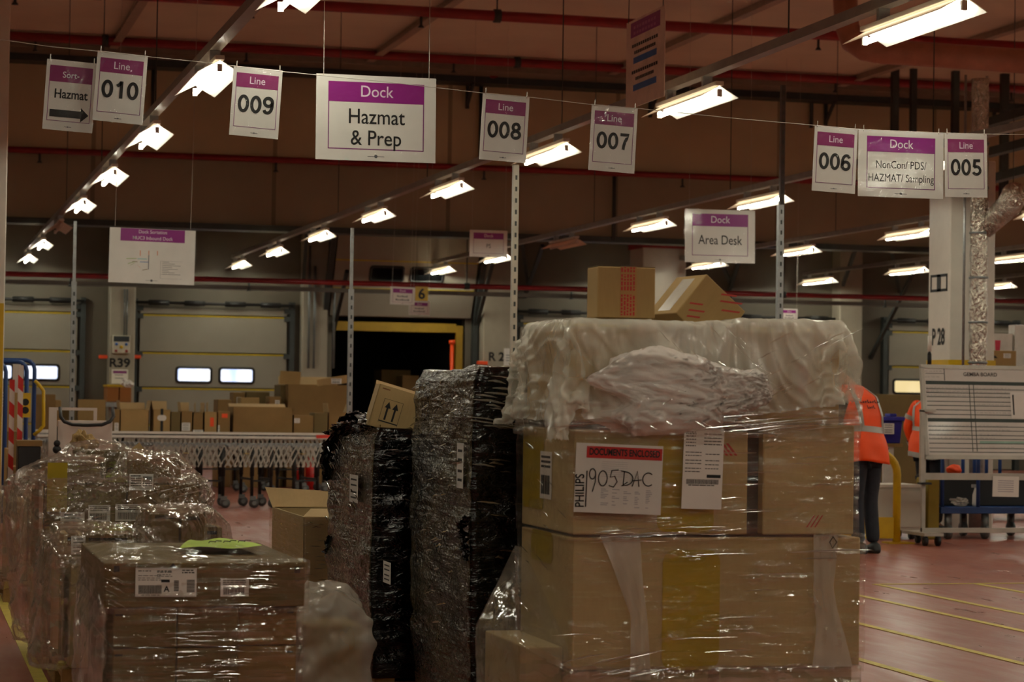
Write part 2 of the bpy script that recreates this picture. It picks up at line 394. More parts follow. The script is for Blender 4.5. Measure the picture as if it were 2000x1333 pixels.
struct('wall_left', MB().box(-12.3, -12, 0, -12, 54, CEIL), HALLW, 'plain wall at the left end of the hall', 'wall')
struct('wall_right', MB().box(34, -12, 0, 34.3, 54, CEIL), HALLW, 'plain wall at the right end of the hall', 'wall')
struct('wall_rear', MB().box(-12, -12.3, 0, 34, -12, CEIL), HALLW, 'plain wall at the near end of the hall', 'wall')

# dock wall with one opening
PIT_ = 3.95; DC = [1.87+PIT_*k for k in range(-1, 8)]; OPEN = 9.72
DW = 1.45
ox0, ox1, oz = OPEN-1.37, OPEN+1.37, 3.0
DOCKM = plain('dock_wall_paint', '645d50', .6, var=.06, scale=2)
m = MB(); m.box(-12, DOCK, 0, ox0, DOCK+.3, 6); m.box(ox1, DOCK, 0, 34, DOCK+.3, 6); m.box(ox0, DOCK, oz, ox1, DOCK+.3, 6)
struct('wall_dock', m, DOCKM, 'beige dock wall behind the loading doors', 'wall')
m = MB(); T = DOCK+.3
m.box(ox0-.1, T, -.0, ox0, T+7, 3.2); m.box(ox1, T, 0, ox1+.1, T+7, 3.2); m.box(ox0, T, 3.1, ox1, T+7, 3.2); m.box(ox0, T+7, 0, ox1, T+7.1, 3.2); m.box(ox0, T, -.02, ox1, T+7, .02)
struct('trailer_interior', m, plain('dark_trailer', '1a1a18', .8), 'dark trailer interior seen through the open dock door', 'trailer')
# doors
DPAN = plain('door_panel_paint', '8d877a', .5, var=.04, scale=3); YLINE = plain('yellow_seal', 'b79d18', .5)
PANE = pane_mat('daylight_pane', 'ffffff', 'b9ccff', .95); PANEW = pane_mat('warm_pane', 'fbe4b0', 'f0d79c', .62)
def roundrect(fr, u0, v0, u1, v1, r, n, k=5):
    out = []
    for cx, cz, a0 in ((u1-r, v1-r, 0), (u0+r, v1-r, 90), (u0+r, v0+r, 180), (u1-r, v0+r, 270)):
        for i in range(k+1):
            a = R(a0+90*i/k); out.append(fr.p(cx+r*math.cos(a), cz+r*math.sin(a), n))
    return out
def door_window(parent, fr, u0, v0, u1, v1, pane):
    m = MB(); o = roundrect(fr, u0-.045, v0-.045, u1+.045, v1+.045, .07, .02); b = roundrect(fr, u0-.045, v0-.045, u1+.045, v1+.045, .07, -.005); i = roundrect(fr, u0, v0, u1, v1, .04, .02); j = roundrect(fr, u0, v0, u1, v1, .04, 0)
    m.loft([b, o, i, j], caps=False); f = m.build('window_frame', BLACKR, parent, True)
    m = MB(); m.add(roundrect(fr, u0, v0, u1, v1, .04, .008), [tuple(range(24))]); m.build('pane', pane, f)
def sect_door(n, cx, label, wins, pane=None):
    d = thing('door_%d' % n, label, 'dock door', (cx, DOCK, 0), kind='structure')
    fr = FRONT(0, -.1, 0)
    for k in range(5):
        z0, z1 = ((0, .77), (.79, 1.49), (1.512, 2.18), (2.203, 2.924), (2.946, 3.08))[k]
        m = MB(); m.box(-DW, -.1, z0+.02, DW, -.05, z1); p = m.build('panel', DPAN, d, bevel=.008)
        m = MB(); m.box(-DW, -.106, z1-.004, DW, -.05, z1+.026); (m.build('yellow_seal', YLINE, p) if k < 4 else None)
        if k == 2 and wins:
            for u0, u1 in wins: door_window(p, fr, u0, 1.655, u1, 1.90, pane or PANE)
        for s in (-1, 1):
            m = MB(); m.box(s*DW-.06, -.14, z1-.06, s*DW+.06, -.08, z1+.04); m.build('hinge', DARKSTEEL, p)
    for s in (-1, 1):
        m = MB(); m.box(s*(DW+.1)-.05, -.16, 0, s*(DW+.1)+.05, 0, 3.25); m.build('track', DARKSTEEL, d)
    m = MB(); m.cyl((-DW-.1, -.2, 3.18), (DW+.1, -.2, 3.18), .03, 10)
    for x in (-1.1, -.4, .4, 1.1): m.cyl((x-.2, -.2, 3.18), (x+.2, -.2, 3.18), .055, 10)
    m.build('torsion_shaft', BLACKR, d, True)
    return d
def winpx(cx, prs): return [(PY(a, 735, DOCK-.1).x-cx, PY(b, 735, DOCK-.1).x-cx) for a, b in prs]
c1 = DC[1]; c2 = PY(415, 735, DOCK).x
sect_door(1, c1, 'closed beige dock door at the far left, behind the blue cages', winpx(c1, [(-30, 22), (48, 112)]))
sect_door(2, c2, 'closed beige dock door with two bright windows right of the R39 pillar', winpx(c2, [(347, 410), (431, 493)]))
DC4 = OPEN+3.95; sect_door(4, DC4, 'closed beige dock door right of the open dock bay, mostly behind the white bag', [(-.9, -.25), (.25, .9)])
sect_door(5, DC4+3.95, 'closed beige dock door hidden behind the tall pallet', [(-.9, -.25), (.25, .9)])
c6 = PY(1845, 740, DOCK).x+.1; sect_door(6, c6, 'closed beige dock door with a warm lit window, behind the orange vest', winpx(c6, [(1747, 1800), (1830, 1890)]), PANEW)
# open bay: raised door tilted up along its rails
d = thing('door_3', 'raised dock door tilted up over the dark open bay', 'dock door', (OPEN, DOCK, 0), kind='structure')
tilt = R(62); dy, dz = -math.cos(tilt), math.sin(tilt)
for k in range(3):
    s0, s1 = k*.62, k*.62+.6
    fr = Fr((0, -.12+dy*s0, 3.02+dz*s0), (1, 0, 0), (0, dy, dz), (0, -dz, dy))
    m = MB(); m.slab(fr, -DW, 0, DW, .6, -.02, .02); p = m.build('panel', DPAN, d, bevel=.006)
    m = MB(); m.slab(fr, -DW, .598, DW, .622, -.02, .026); m.build('yellow_seal', YLINE, p)
    if k == 1:
        dk = plain('dark_window', '050708', .6, spec=.1)
        fo = Fr(fr.p(0, 0, .02), fr.u, fr.v, fr.n)
        for u0, u1 in ((-.7, -.08), (.12, .74)): door_window(p, fo, u0, .2, u1, .46, dk)
for s in (-1, 1):
    m = MB(); m.bar((s*(DW+.1), -.12, 2.9), (s*(DW+.1), -.12+dy*2.6, 2.9+dz*2.6), .1, .12); m.box(s*(DW+.1)-.05, -.16, 0, s*(DW+.1)+.05, 0, 3.0); m.build('track', DARKSTEEL, d)
m = MB(); m.box(ox0+.02, -0.06+DOCK, 2.72, ox1-.2, DOCK+.06, 2.9)
tag(m.build('lintel_bar', plain('dull_yellow_bar', '9a7a16', .5)), 'dull yellow lintel bar across the open dock bay', 'bar', None, 'structure')
m = MB(); m.box(ox1-.2, DOCK-.06, 0, ox1-.06, DOCK+.06, 2.86); tag(m.build('bay_post', plain('dull_yellow_bar', '9a7a16', .5)), 'dull yellow upright at the right side of the open bay', 'post', None, 'structure')
a = PY(883, 668, DOCK-.1); m = MB(); m.cyl((a.x, DOCK-.1, 0), (a.x, DOCK-.1, a.z), .04, 12); m.cyl((a.x, DOCK-.1, a.z-.05), (a.x, DOCK-.1, a.z+.03), .065, 12)
tag(m.build('signal_post', ORANGE, None, True), 'thin orange post standing in the open dock bay', 'post')

# pillars on the dock wall
PILL = plain('pillar_paint', '9c9484', .55, var=.05)
def pillar(px0, px1, y, label, name='pillar'):
    a, b, _, _ = rectY(px0, 600, px1, 700, y); m = MB(); m.box(a, y, 0, b, DOCK, 6); return struct(name, m, PILL, label, 'pillar', .02), a, b
_, pa, pb = pillar(214, 264, DOCK-.45, 'beige pillar marked R39 between two closed dock doors')
_, qa, qb = pillar(944, 1004, DOCK-.45, 'beige pillar marked R2 right of the open dock bay')
_, ra, rb = pillar(590, 640, DOCK-.3, 'beige pillar left of the open dock bay, behind pipes')
pillar(1640, 1684, DOCK-.45, 'beige pillar left of the door with the warm window')
a, b, _, _ = rectY(1255, 500, 1340, 600, 41.2); m = MB(); m.box(a, 41.2, 0, b, 42.0, 5.9); struct('column', m, plain('white_column', 'b9b0a2', .5, var=.04), 'white column with a red collar behind the top cartons', 'column', .02)
z = PY(1300, 471, 41.2).z; m = MB(); m.box(a-.02, 41.16, z-.14, b+.02, 42.04, z); struct('trim_2', m, REDP, 'red collar round the white column behind the top cartons', 'trim')

def put_text(name, mats, fr, items, label, cat, off=(0, 0, 0)):
    m = MB()
    for s, u, v, size, bold, sx in items: m.text(fr, s, u, v, size, .004, bold, sx)
    return tag(m.build(name, mats), label, cat)
a, b, z0, z1 = rectY(213, 700, 254, 717, DOCK-.45); put_text('painted_code', INK, FRONT((a+b)/2, DOCK-.452, 0), [('R39', 0, z0, (z1-z0)*1.38, .035, 1.1)], 'black stencilled code R39 on the left pillar', 'marking')
a, b, z0, z1 = rectY(953, 688, 982, 705, DOCK-.45); put_text('painted_code', INK, FRONT((a+b)/2+.02, DOCK-.452, 0), [('R 2', 0, z0, (z1-z0)*1.38, .03, 1)], 'black stencilled code R 2 on the pillar beside the open bay', 'marking')

# dock control box on R39
a, b, z0, z1 = rectY(219, 656, 253, 691, DOCK-.45); t = thing('control_box', 'small dock control box with red buttons on the R39 pillar', 'control box', ((a+b)/2, DOCK-.45, z0)); W, H = b-a, z1-z0
m = MB(); m.box(-W/2, -.12, 0, W/2, 0, H); m.build('housing', plain('pale_plastic', 'c2bba8', .5), t, bevel=.01)
m = MB(); m.box(-W*.45, -.126, H*.66, W*.45, -.12, H*.96); m.build('screen', plain('dark_screen', '20262a', .3), t)
for k, (u, v, c) in enumerate(((-.28, .52, BLUEINK), (.28, .52, BLUEINK), (-.3, .14, REDP), (.3, .14, REDP), (0, .36, YEL))):
    m = MB(); m.cyl((W*u, -.14, H*v), (W*u, -.118, H*v), .028 if k < 4 else .034, 12); m.build('button', c, t, True)
for i, (x0, x1) in enumerate(((193, 210), (259, 275))):
    a, b, z0, z1 = rectY(x0, 694, x1, 701, DOCK-.3); m = MB(); m.box(a, DOCK-.34, z0, b, DOCK-.26, z1); tag(m.build('marker_light', ORANGE, bevel=.01), 'orange marker light on the %s flank of the R39 pillar' % ('left', 'right')[i], 'light')
a, b, z0, z1 = rectY(932, 706, 952, 713, DOCK-.5); m = MB(); m.box(a, DOCK-.54, z0, b, DOCK-.45, z1); tag(m.build('marker_light', ORANGE, bevel=.01), 'orange marker light beside the R 2 code', 'light')
def notice(x0, y0, x1, y1, Y, label, rows, header=None, name='notice'):
    a, b, z0, z1 = rectY(x0, y0, x1, y1, Y); fr = FRONT((a+b)/2, Y, z0); W, H = b-a, z1-z0; m = MB(); m.slab(fr, -W/2, 0, W/2, H, 0, .006)
    if header: m.mi = 2; m.slab(fr, -W*.42, H*.72, W*.42, H*.9, .006, .008)
    m.mi = 1
    for k in range(rows): v = H*(.6-.45*k/max(1, rows)); m.slab(fr, -W*.3, v-.012*H, W*(.15+.15*random.random()), v+.03*H, .006, .008)
    return tag(m.build(name, [WHITE, GREYINK, PURPLE2]), label, 'notice')
notice(218, 722, 250, 750, DOCK-.455, 'white paper notice with a purple header under the R39 code', 2, True)
notice(984, 681, 1004, 715, DOCK-.46, 'white paper notice taped over the end of the R 2 code', 3)
# brown bin and shelf in front of R39
a, b, z0, z1 = rectY(210, 752, 257, 786, 44.2)
t = thing('wall_bin', 'orange-brown card bin on the R39 pillar with a crumpled sheet on top', 'bin', ((a+b)/2, 44.6, z0)); W, H = b-a, z1-z0
m = MB(); m.box(-W/2, -.35, 0, -.01, .44, H*.86); m.box(.01, -.35, 0, W/2, .44, H*.86); m.build('box', CB[5], t, bevel=.01)
m = MB(); m.box(-W/2-.02, -.3, H*.87, W/2+.02, .4, H); m.build('yellow_lid', YEL, t, bevel=.01)
m = MB()
for i in range(7): m.obox((.1+.12*random.random(), -.3, H*.95+.03*i % .08), (.16, .05, .07), (random.random()*3, random.random(), random.random()*2))
m.build('crumpled_sheet', WHITE, t)
m = MB(); m.box(-W/2-.02, -.4, -.09, W/2+.02, .44, -.005); m.build('shelf', GALV, t)

# pipes, trays, rails on the walls
def pipe(name, pts, r, mat, label, cat='pipe', n=10): return tag(MB().tube(pts, r, n).build(name, mat, None, True), label, cat)
def sprinkler_pipe(Y, z0, z1, r, label, heads):
    t = thing('sprinkler_pipe', label, 'pipe', (0, Y, 0)); x0, x1 = -8, 33
    MB().tube([(x0, 0, z0), (x1, 0, z1)], r, 12).build('pipe', REDP, t, True)
    zz = lambda x: z0+(z1-z0)*(x-x0)/(x1-x0)
    for x in heads:
        m = MB(); m.cyl((x, 0, zz(x)-r-.12), (x, 0, zz(x)-r*.5), .02, 8); m.cyl((x, 0, zz(x)-r-.15), (x, 0, zz(x)-r-.11), .05, 8, .02); m.build('sprinkler_head', DARKSTEEL, t, True)
    for x in heads[::2]:
        if Y > BEAM-.5 and Y < BEAM: continue
        m = MB(); m.cyl((x+1.1, 0, zz(x)+r*.8), (x+1.1, 0, CEIL-.02 if Y < BEAM else 5.98), .012, 6); m.build('hanger', DARKSTEEL, t)
        m = MB(); m.cyl((x+1.05, 0, zz(x)), (x+1.15, 0, zz(x)), r*1.3, 12); m.build('clamp', DARKSTEEL, t, True)
za = PY(14, 293, BEAM-.12).z; zb = PY(1590, 352, BEAM-.12).z
sprinkler_pipe(BEAM-.12, za, zb, .055, 'thin red sprinkler pipe across the middle of the brown wall', [2.2, 6.2, 9.9, 13.6, 17.2, 21])
zc = PY(1000, 122, 37.6).z
sprinkler_pipe(37.6, zc, zc, .075, 'thick red sprinkler pipe along the head of the brown wall', [2, 5.4, 8.9, 12.3, 15.8, 19.2, 22.6])
zd = PY(1000, 33, 31.6).z
sprinkler_pipe(31.6, zd, zd, .075, 'red sprinkler pipe nearest the top edge of the view', [1.4, 4.6, 7.0, 10.3, 13.0, 16.4, 19.6])
ze = PY(600, 551, 43.0).z
sprinkler_pipe(43.0, ze, ze, .05, 'red sprinkler pipe running in front of the dock doors', [3.0, 6.3, 9.4, 12.6, 15.9, 19.2, 22.4])
m = MB(); m.box(-8, 43.2, ze-.17, 33, 43.35, ze-.09); tag(m.build('cable_duct', plain('grey_duct', '5a554c', .5)), 'grey cable duct just below the red dock pipe', 'duct')
# cable tray and girders under the ceiling
zt = PY(1000, 152, BEAM-.3).z-.1
t = thing('cable_tray', 'dark perforated cable tray under the red pipe at the wall head', 'cable tray', (0, BEAM-.3, zt)); m = MB(); m.box(-8, -.2, -.05, 33, .25, 0); m.box(-8, -.2, 0, 33, -.18, .14); m.build('tray', DARKSTEEL, t)
for x in (2.8, 6.2, 9.6, 13.0, 16.4, 19.8):
    m = MB(); m.bar((x, -.15, -.05), (x, .28, -.4), .05); m.box(x-.03, .24, -.45, x+.03, .29, 0); m.build('bracket', DARKSTEEL, t)
for i, x in enumerate((3.3, 7.6, 11.9, 16.2, 20.5)):
    m = MB(); m.box(x-.03, 26, CEIL-.1, x+.03, BEAM-1.2, CEIL); m.box(x-.07, 26, CEIL-.115, x+.07, BEAM-1.2, CEIL-.1); struct('purlin', m, plain('purlin_grey', 'a89a8c', .5), 'grey ceiling joist running to the brown wall, %s from the left' % ('first', 'second', 'third', 'fourth', 'fifth')[i], 'joist')
m = MB(); m.box(-12, BEAM-1.2, CEIL-.16, 34, BEAM-.02, CEIL); struct('trim_3', m, plain('girder_grey', '7d7064', .5), 'grey girder where the ceiling meets the brown wall', 'trim')
a = PY(958, 145, BEAM-.35); m = MB(); m.cyl((a.x, BEAM-.62, a.z), (a.x, BEAM-.53, a.z), .1, 14); tag(m.build('alarm_bell', REDP, None, True), 'round red alarm bell on the cable tray', 'bell')
# upright pipes and conduit on walls
for x, y0, y1, nm, lb in ((300, 120, 230, 'conduit', 'thin dark conduit on the brown wall beside the 010 sign'), (940, 160, 320, 'conduit', 'dark downpipe on the brown wall above the 008 sign'), (1586, 110, 250, 'conduit', 'dark chain-like rod above the 006 sign'), (1200, 340, 470, 'conduit', 'dark downpipe on the lower brown band left of the desk sign')):
    p, q = PY(x, y0, BEAM-.07), PY(x+1, y1, BEAM-.07); pipe(nm, [p, (p.x, p.y, q.z)], .035, DARKSTEEL, lb)
# slanted door rails seen as dark V struts
for i, (x0, y0, x1, y1) in enumerate(((678, 530, 652, 645), (600, 440, 592, 560), (962, 514, 930, 640), (1016, 450, 1032, 560), (1060, 480, 1024, 580), (1405, 505, 1430, 560), (1445, 505, 1424, 570), (1740, 485, 1757, 570), (1785, 530, 1700, 700), (1670, 490, 1640, 575))):
    p, q = PY(x0, y0, 43.6), PY(x1, y1, DOCK-.03)
    m = MB(); m.bar(p, q, .07); tag(m.build('door_rail', DARKSTEEL), 'dark slanted door rail on the dock wall, %s from the left' % ('third', 'first', 'fourth', 'fifth', 'sixth', 'seventh', 'eighth', 'tenth', 'last', 'ninth')[i], 'rail', 'slanted door rails')
for i, (x, y0, y1) in enumerate(((606, 480, 720), (616, 520, 720), (655, 470, 720))):
    p = PY(x, y0, DOCK-.36); q = PY(x, y1, DOCK-.36); pipe('conduit', [p, (p.x, p.y, q.z)], .025, STEEL, ('left', 'middle', 'right')[i]+' grey conduit of the three beside the open dock bay')
for i, x in enumerate((244, 249)):
    p = PY(x, 565, DOCK-.48); q = PY(x, 655, DOCK-.48); pipe('conduit', [p, (p.x, p.y, q.z)], .015, STEEL, ('left', 'right')[i]+' thin conduit above the dock control box')

# duct work in the upper right
FOIL = foil('wrinkled_foil')
a = PD(1690, 62, 34); pk = plain('pink_insulation', 'a8735f', .45, .3)
b = PD(2100, 128, 34)
pts = [PD(1650, -12, 30.3), PD(1654, 50, 30.3), PD(1665, 80, 30.2), PD(1690, 96, 30), PD(1720, 101, 30), PD(1800, 106, 30), PD(2120, 128, 29.6)]
tag(MB().tube(pts, .16, 16).build('insulated_duct', pk, None, True), 'pinkish foil-wrapped duct bending across below the top right ceiling', 'duct')
# P28 column
d28 = 26.0; c = PD(1855, 560, d28); cx, cyy = c.x, c.y; S = .56
m = MB(); m.box(cx, cyy, 0, cx+S, cyy+S, 4.2); struct('column', m, plain('white_column2', 'cfc8bd', .5, var=.04), 'big white column marked P 28 behind the right board', 'column', .015)
zy0, zy1 = PD(1855, 722, d28).z-.35, PD(1855, 703, d28).z
m = MB(); m.box(cx-.012, cyy-.012, zy0, cx+S+.012, cyy+S+.012, zy1); struct('trim_4', m, YEL, 'yellow band round the P 28 column just above the board', 'trim')
fl = LEFT(cx, cyy+S/2, 0)
def zc_(y): return PX(1836, y, cx).z
m = MB(); m.text(fl, 'P 28', .0, zc_(673), (zc_(640)-zc_(673))*1.35, .004, .03, .72); tag(m.build('painted_code', INK), 'black stencilled code P 28 on the white column', 'marking')
m = MB(); h0, h1 = zc_(570), zc_(536)
for u in (-.22, .19): m.slab(fl, u, h0, u+.03, h1, 0, .004)
m.slab(fl, -.05, h0, .05, h1, 0, .004); m.slab(fl, -.22, h0, .22, h0+.03, 0, .004); m.slab(fl, -.22, h1-.03, .22, h1, 0, .004)
tag(m.build('painted_symbol', INK), 'black boxed letter I stencilled high on the P 28 column', 'marking')
pc = PD(1911, 560, d28-.25); x, y = pc.x, pc.y
t = thing('foil_duct', 'upright silver foil-wrapped duct in front of the P 28 column', 'duct', (x, y, 0))
z1 = PD(1905, 150, d28).z; z0 = PD(1911, 720, d28).z
rings = []; k = 0; zz = z0
while zz < z1:
    r = .098+.004*math.sin(zz*31)+.003*random.random(); rings.append([(r*math.cos(2*math.pi*i/20), r*math.sin(2*math.pi*i/20), zz) for i in range(20)]); zz += .06
MB().loft(rings).build('duct', FOIL, t, True)
for zz in (z0+.05, z0+.5, z0+1.0, z0+1.5, z0+2.0, z0+2.5):
    MB().cyl((0, 0, zz), (0, 0, zz+.02), .108, 20).build('clamp_band', STEEL, t, True)
MB().cyl((0, 0, 0), (0, 0, z0), .085, 14).build('lower_pipe', GALV, t, True)
for s in (-.13, .13): MB().cyl((s, .1, z0-.5), (s, .1, z1), .016, 8).build('side_rod', GALV, t, True)
p0 = PD(1920, 448, d28-.2); pts = [p0, PD(1945, 425, d28-.3), PD(1972, 400, d28-.6), PD(1982, 380, d28-1.0)]
MB((x, y, 0)).tube(pts, [.12, .13, .14, .14], 16).build('branch_duct', FOIL, t, True)
for i, (xx, y0, y1, w_) in enumerate(((1750, 200, 262, .12), (1786, 200, 262, .1), (1868, 200, 262, .12), (1965, 140, 400, .14))):
    p, q = PY(xx, y0, 36.5), PY(xx, y1+30, 36.5); m = MB(); m.box(p.x-w_/2, 36.5, q.z, p.x+w_/2, 36.6, p.z+.6); tag(m.build('ceiling_strut', DARKSTEEL), 'dark upright ceiling strut above the right hanging signs, %s from the left' % ('first', 'second', 'third', 'fourth')[i], 'strut', 'struts above the right signs')
for i, (x0, y0, x1, y1) in enumerate(((1910, 246, 2050, 205), (1930, 352, 2060, 318), (1925, 300, 2050, 268))):
    m = MB(); m.bar(PD(x0, y0, 33), PD(x1, y1, 31), .14, .12); tag(m.build('ceiling_girder', DARKSTEEL), ('upper', 'lower', 'middle')[i]+' dark slanted girder at the far right above the P 28 column', 'girder')

# left edge column with yellow guard
a = PD(11, 500, 22); m = MB(); m.box(a.x-.5, a.y, 0, a.x, a.y+.5, CEIL); struct('column', m, plain('white_column2', 'cfc8bd', .5), 'white column cut by the left edge of the view', 'column', .01)
zt = PD(8, 593, 22).z; m = MB(); m.box(a.x-.55, a.y-.03, 0, a.x-.008, a.y-.002, zt); tag(m.build('corner_guard', YEL), 'yellow guard on the column at the left edge', 'guard', None, 'structure')

# floor lines
LINE = plain('floor_line_yellow', 'c8b650', .5, var=.15, scale=10)
def fline(x0, y0, x1, y1, label): m = MB(); m.box(x0, y0, .0015, x1, y1, .004); tag(m.build('floor_line', LINE), label, 'floor line', None, 'structure')
fline(.675, 6, .74, 30, 'yellow floor line along the left wrapped pallets')
for x, nm in ((5.23, 'nearest the tall pallet'), (6.07, 'second from the tall pallet'), (6.94, 'third from the tall pallet'), (7.5, 'fourth from the tall pallet'), (8.36, 'fifth, farthest right')): fline(x-.03, 8 if x < 7.4 else 10, x+.03, 16.93, 'thin yellow floor line running away on the right, '+nm)
fline(7.5, 16.9, 16, 16.95, 'thin yellow floor line crossing the right bay lines')

# ------------------------------------------------------------------ lamps
TUBE = emit('lamp_tube', 'f9f6de', LAMP)
_t = NT('white_reflector'); REFL = _t.done(_t.translucent_mix(_t.pbsdf(lin('f2f0ea'), .35), lin('fff4e6'), .65))
ROWX = [2.28+3.985*k for k in range(-1, 7)]; LY = [13.66+4.36*j for j in range(-4, 8)]; LZ = 3.9
ROWN = {2.28: 'left', 6.265: 'long middle', 10.25: 'third', 14.235: 'fourth', 18.22: 'fifth', 22.205: 'sixth'}
def lamp_proto(lit):
    t = thing('batten_lamp', '', 'lamp')
    m = MB(); m.box(-.035, -.76, .05, .035, .76, .085); m.build('housing', WPAINT, t, bevel=.005)
    m = MB()
    for s in (-1, 1):
        m.add([(s*.0, -.75, .045), (s*.16, -.75, -.045), (s*.16, .75, -.045), (s*.0, .75, .045), (s*.0, -.75, .050), (s*.163, -.75, -.042), (s*.163, .75, -.042), (s*.0, .75, .050)],
              [(0, 1, 2, 3), (7, 6, 5, 4), (0, 4, 5, 1), (1, 5, 6, 2), (2, 6, 7, 3), (3, 7, 4, 0)])
    m.build('reflector', REFL, t)
    m = MB(); m.cyl((0, -.72, -.02), (0, .72, -.02), .019, 10); m.build('tube', TUBE if lit else WPAINT, t, True)
    for y in (-.765, .74): m = MB(); m.box(-.018, y, -.04, .018, y+.025, .02); m.build('lamp_holder', WPAINT, t)
    for y in (-.45, .45):
        m = MB(); m.box(-.04, y-.02, .08, .04, y+.02, .16); m.build('clip', GALV, t)
    return t
ON, OFF = lamp_proto(True), lamp_proto(False)
ordn = ['nearest', 'second', 'third', 'fourth', 'fifth', 'sixth', 'seventh', 'eighth', 'ninth']
def inview(x, y, z):
    v = Vector((x, y, z))-CAM; d = v.dot(_f)
    if d < 1: return False
    px, py = CX+F*v.dot(_r)/d, CY-F*v.dot(_u)/d
    return -40 < px < 2040 and -20 < py < 1333
first = {True: True, False: True}; cnt = {}
for x in ROWX:
    nm = next((v for k, v in ROWN.items() if abs(k-x) < .1), None)
    for j, y in enumerate(LY):
        lit = not (j == 9 and nm in ('left', 'third'))
        pr = ON if lit else OFF
        if first[lit]: o = pr; first[lit] = False
        else: o = copy_tree(pr)
        o.location = (x, y, LZ); o['group'] = 'fluorescent batten lamps'
        if nm and inview(x, y, LZ):
            k = cnt[nm] = cnt.get(nm, -1)+1
            o['label'] = ('%s fluorescent batten lamp, %s in view of the %s lamp row' % ('lit' if lit else 'unlit', ordn[k], nm))
        else: o['label'] = 'lit fluorescent batten lamp on a rail outside the photographed view'
for x in ROWX:
    nm = next((v for k, v in ROWN.items() if abs(k-x) < .1), None)
    t = thing('lighting_rail', ('grey lighting rail carrying the %s lamp row' % nm) if nm else 'grey lighting rail of a lamp row outside the photographed view', 'rail', (x, 0, LZ+.16), group='lighting rails')
    m = MB(); m.box(-.045, -5, 0, .045, 44.9, .07); m.build('rail', plain('rail_grey', '8f8b86', .4, .3), t)
    for y in range(3, 38, 6): m = MB(); m.cyl((0, y+.8, .07), (0, y+.8, CEIL-LZ-.17), .006, 6); m.build('suspension_wire', DARKSTEEL, t)
# ------------------------------------------------------------------ hanging signs
SLEEVE = None
def sleeve_mat(name, amt):
    t = NT(name); a = t.noise(5, (1, 1, 1), 3, .6, dist=1.2); nm = t.bump(a, amt, .02)
    gl = t.new('BsdfAnisotropic'); gl.distribution = 'GGX'; gl.inputs['Roughness'].default_value = .07; t.link(nm, gl.inputs['Normal'])
    tr = t.new('BsdfTransparent'); tr.inputs[0].default_value = (.99, .99, .99, 1)
    mx = t.new('MixShader'); fr = t.new('LayerWeight'); fr.inputs[0].default_value = .15; t.link(nm, fr.inputs['Normal'])
    t.link(t.mapr(fr.outputs['Fresnel'], 0, 1, .03, .4), mx.inputs[0]); t.link(tr.outputs[0], mx.inputs[1]); t.link(gl.outputs[0], mx.inputs[2])
    return t.done(mx)
SLEEVE = sleeve_mat('wrinkled_plastic_sleeve', .9); SHEEN = sleeve_mat('smooth_laminate', .12)
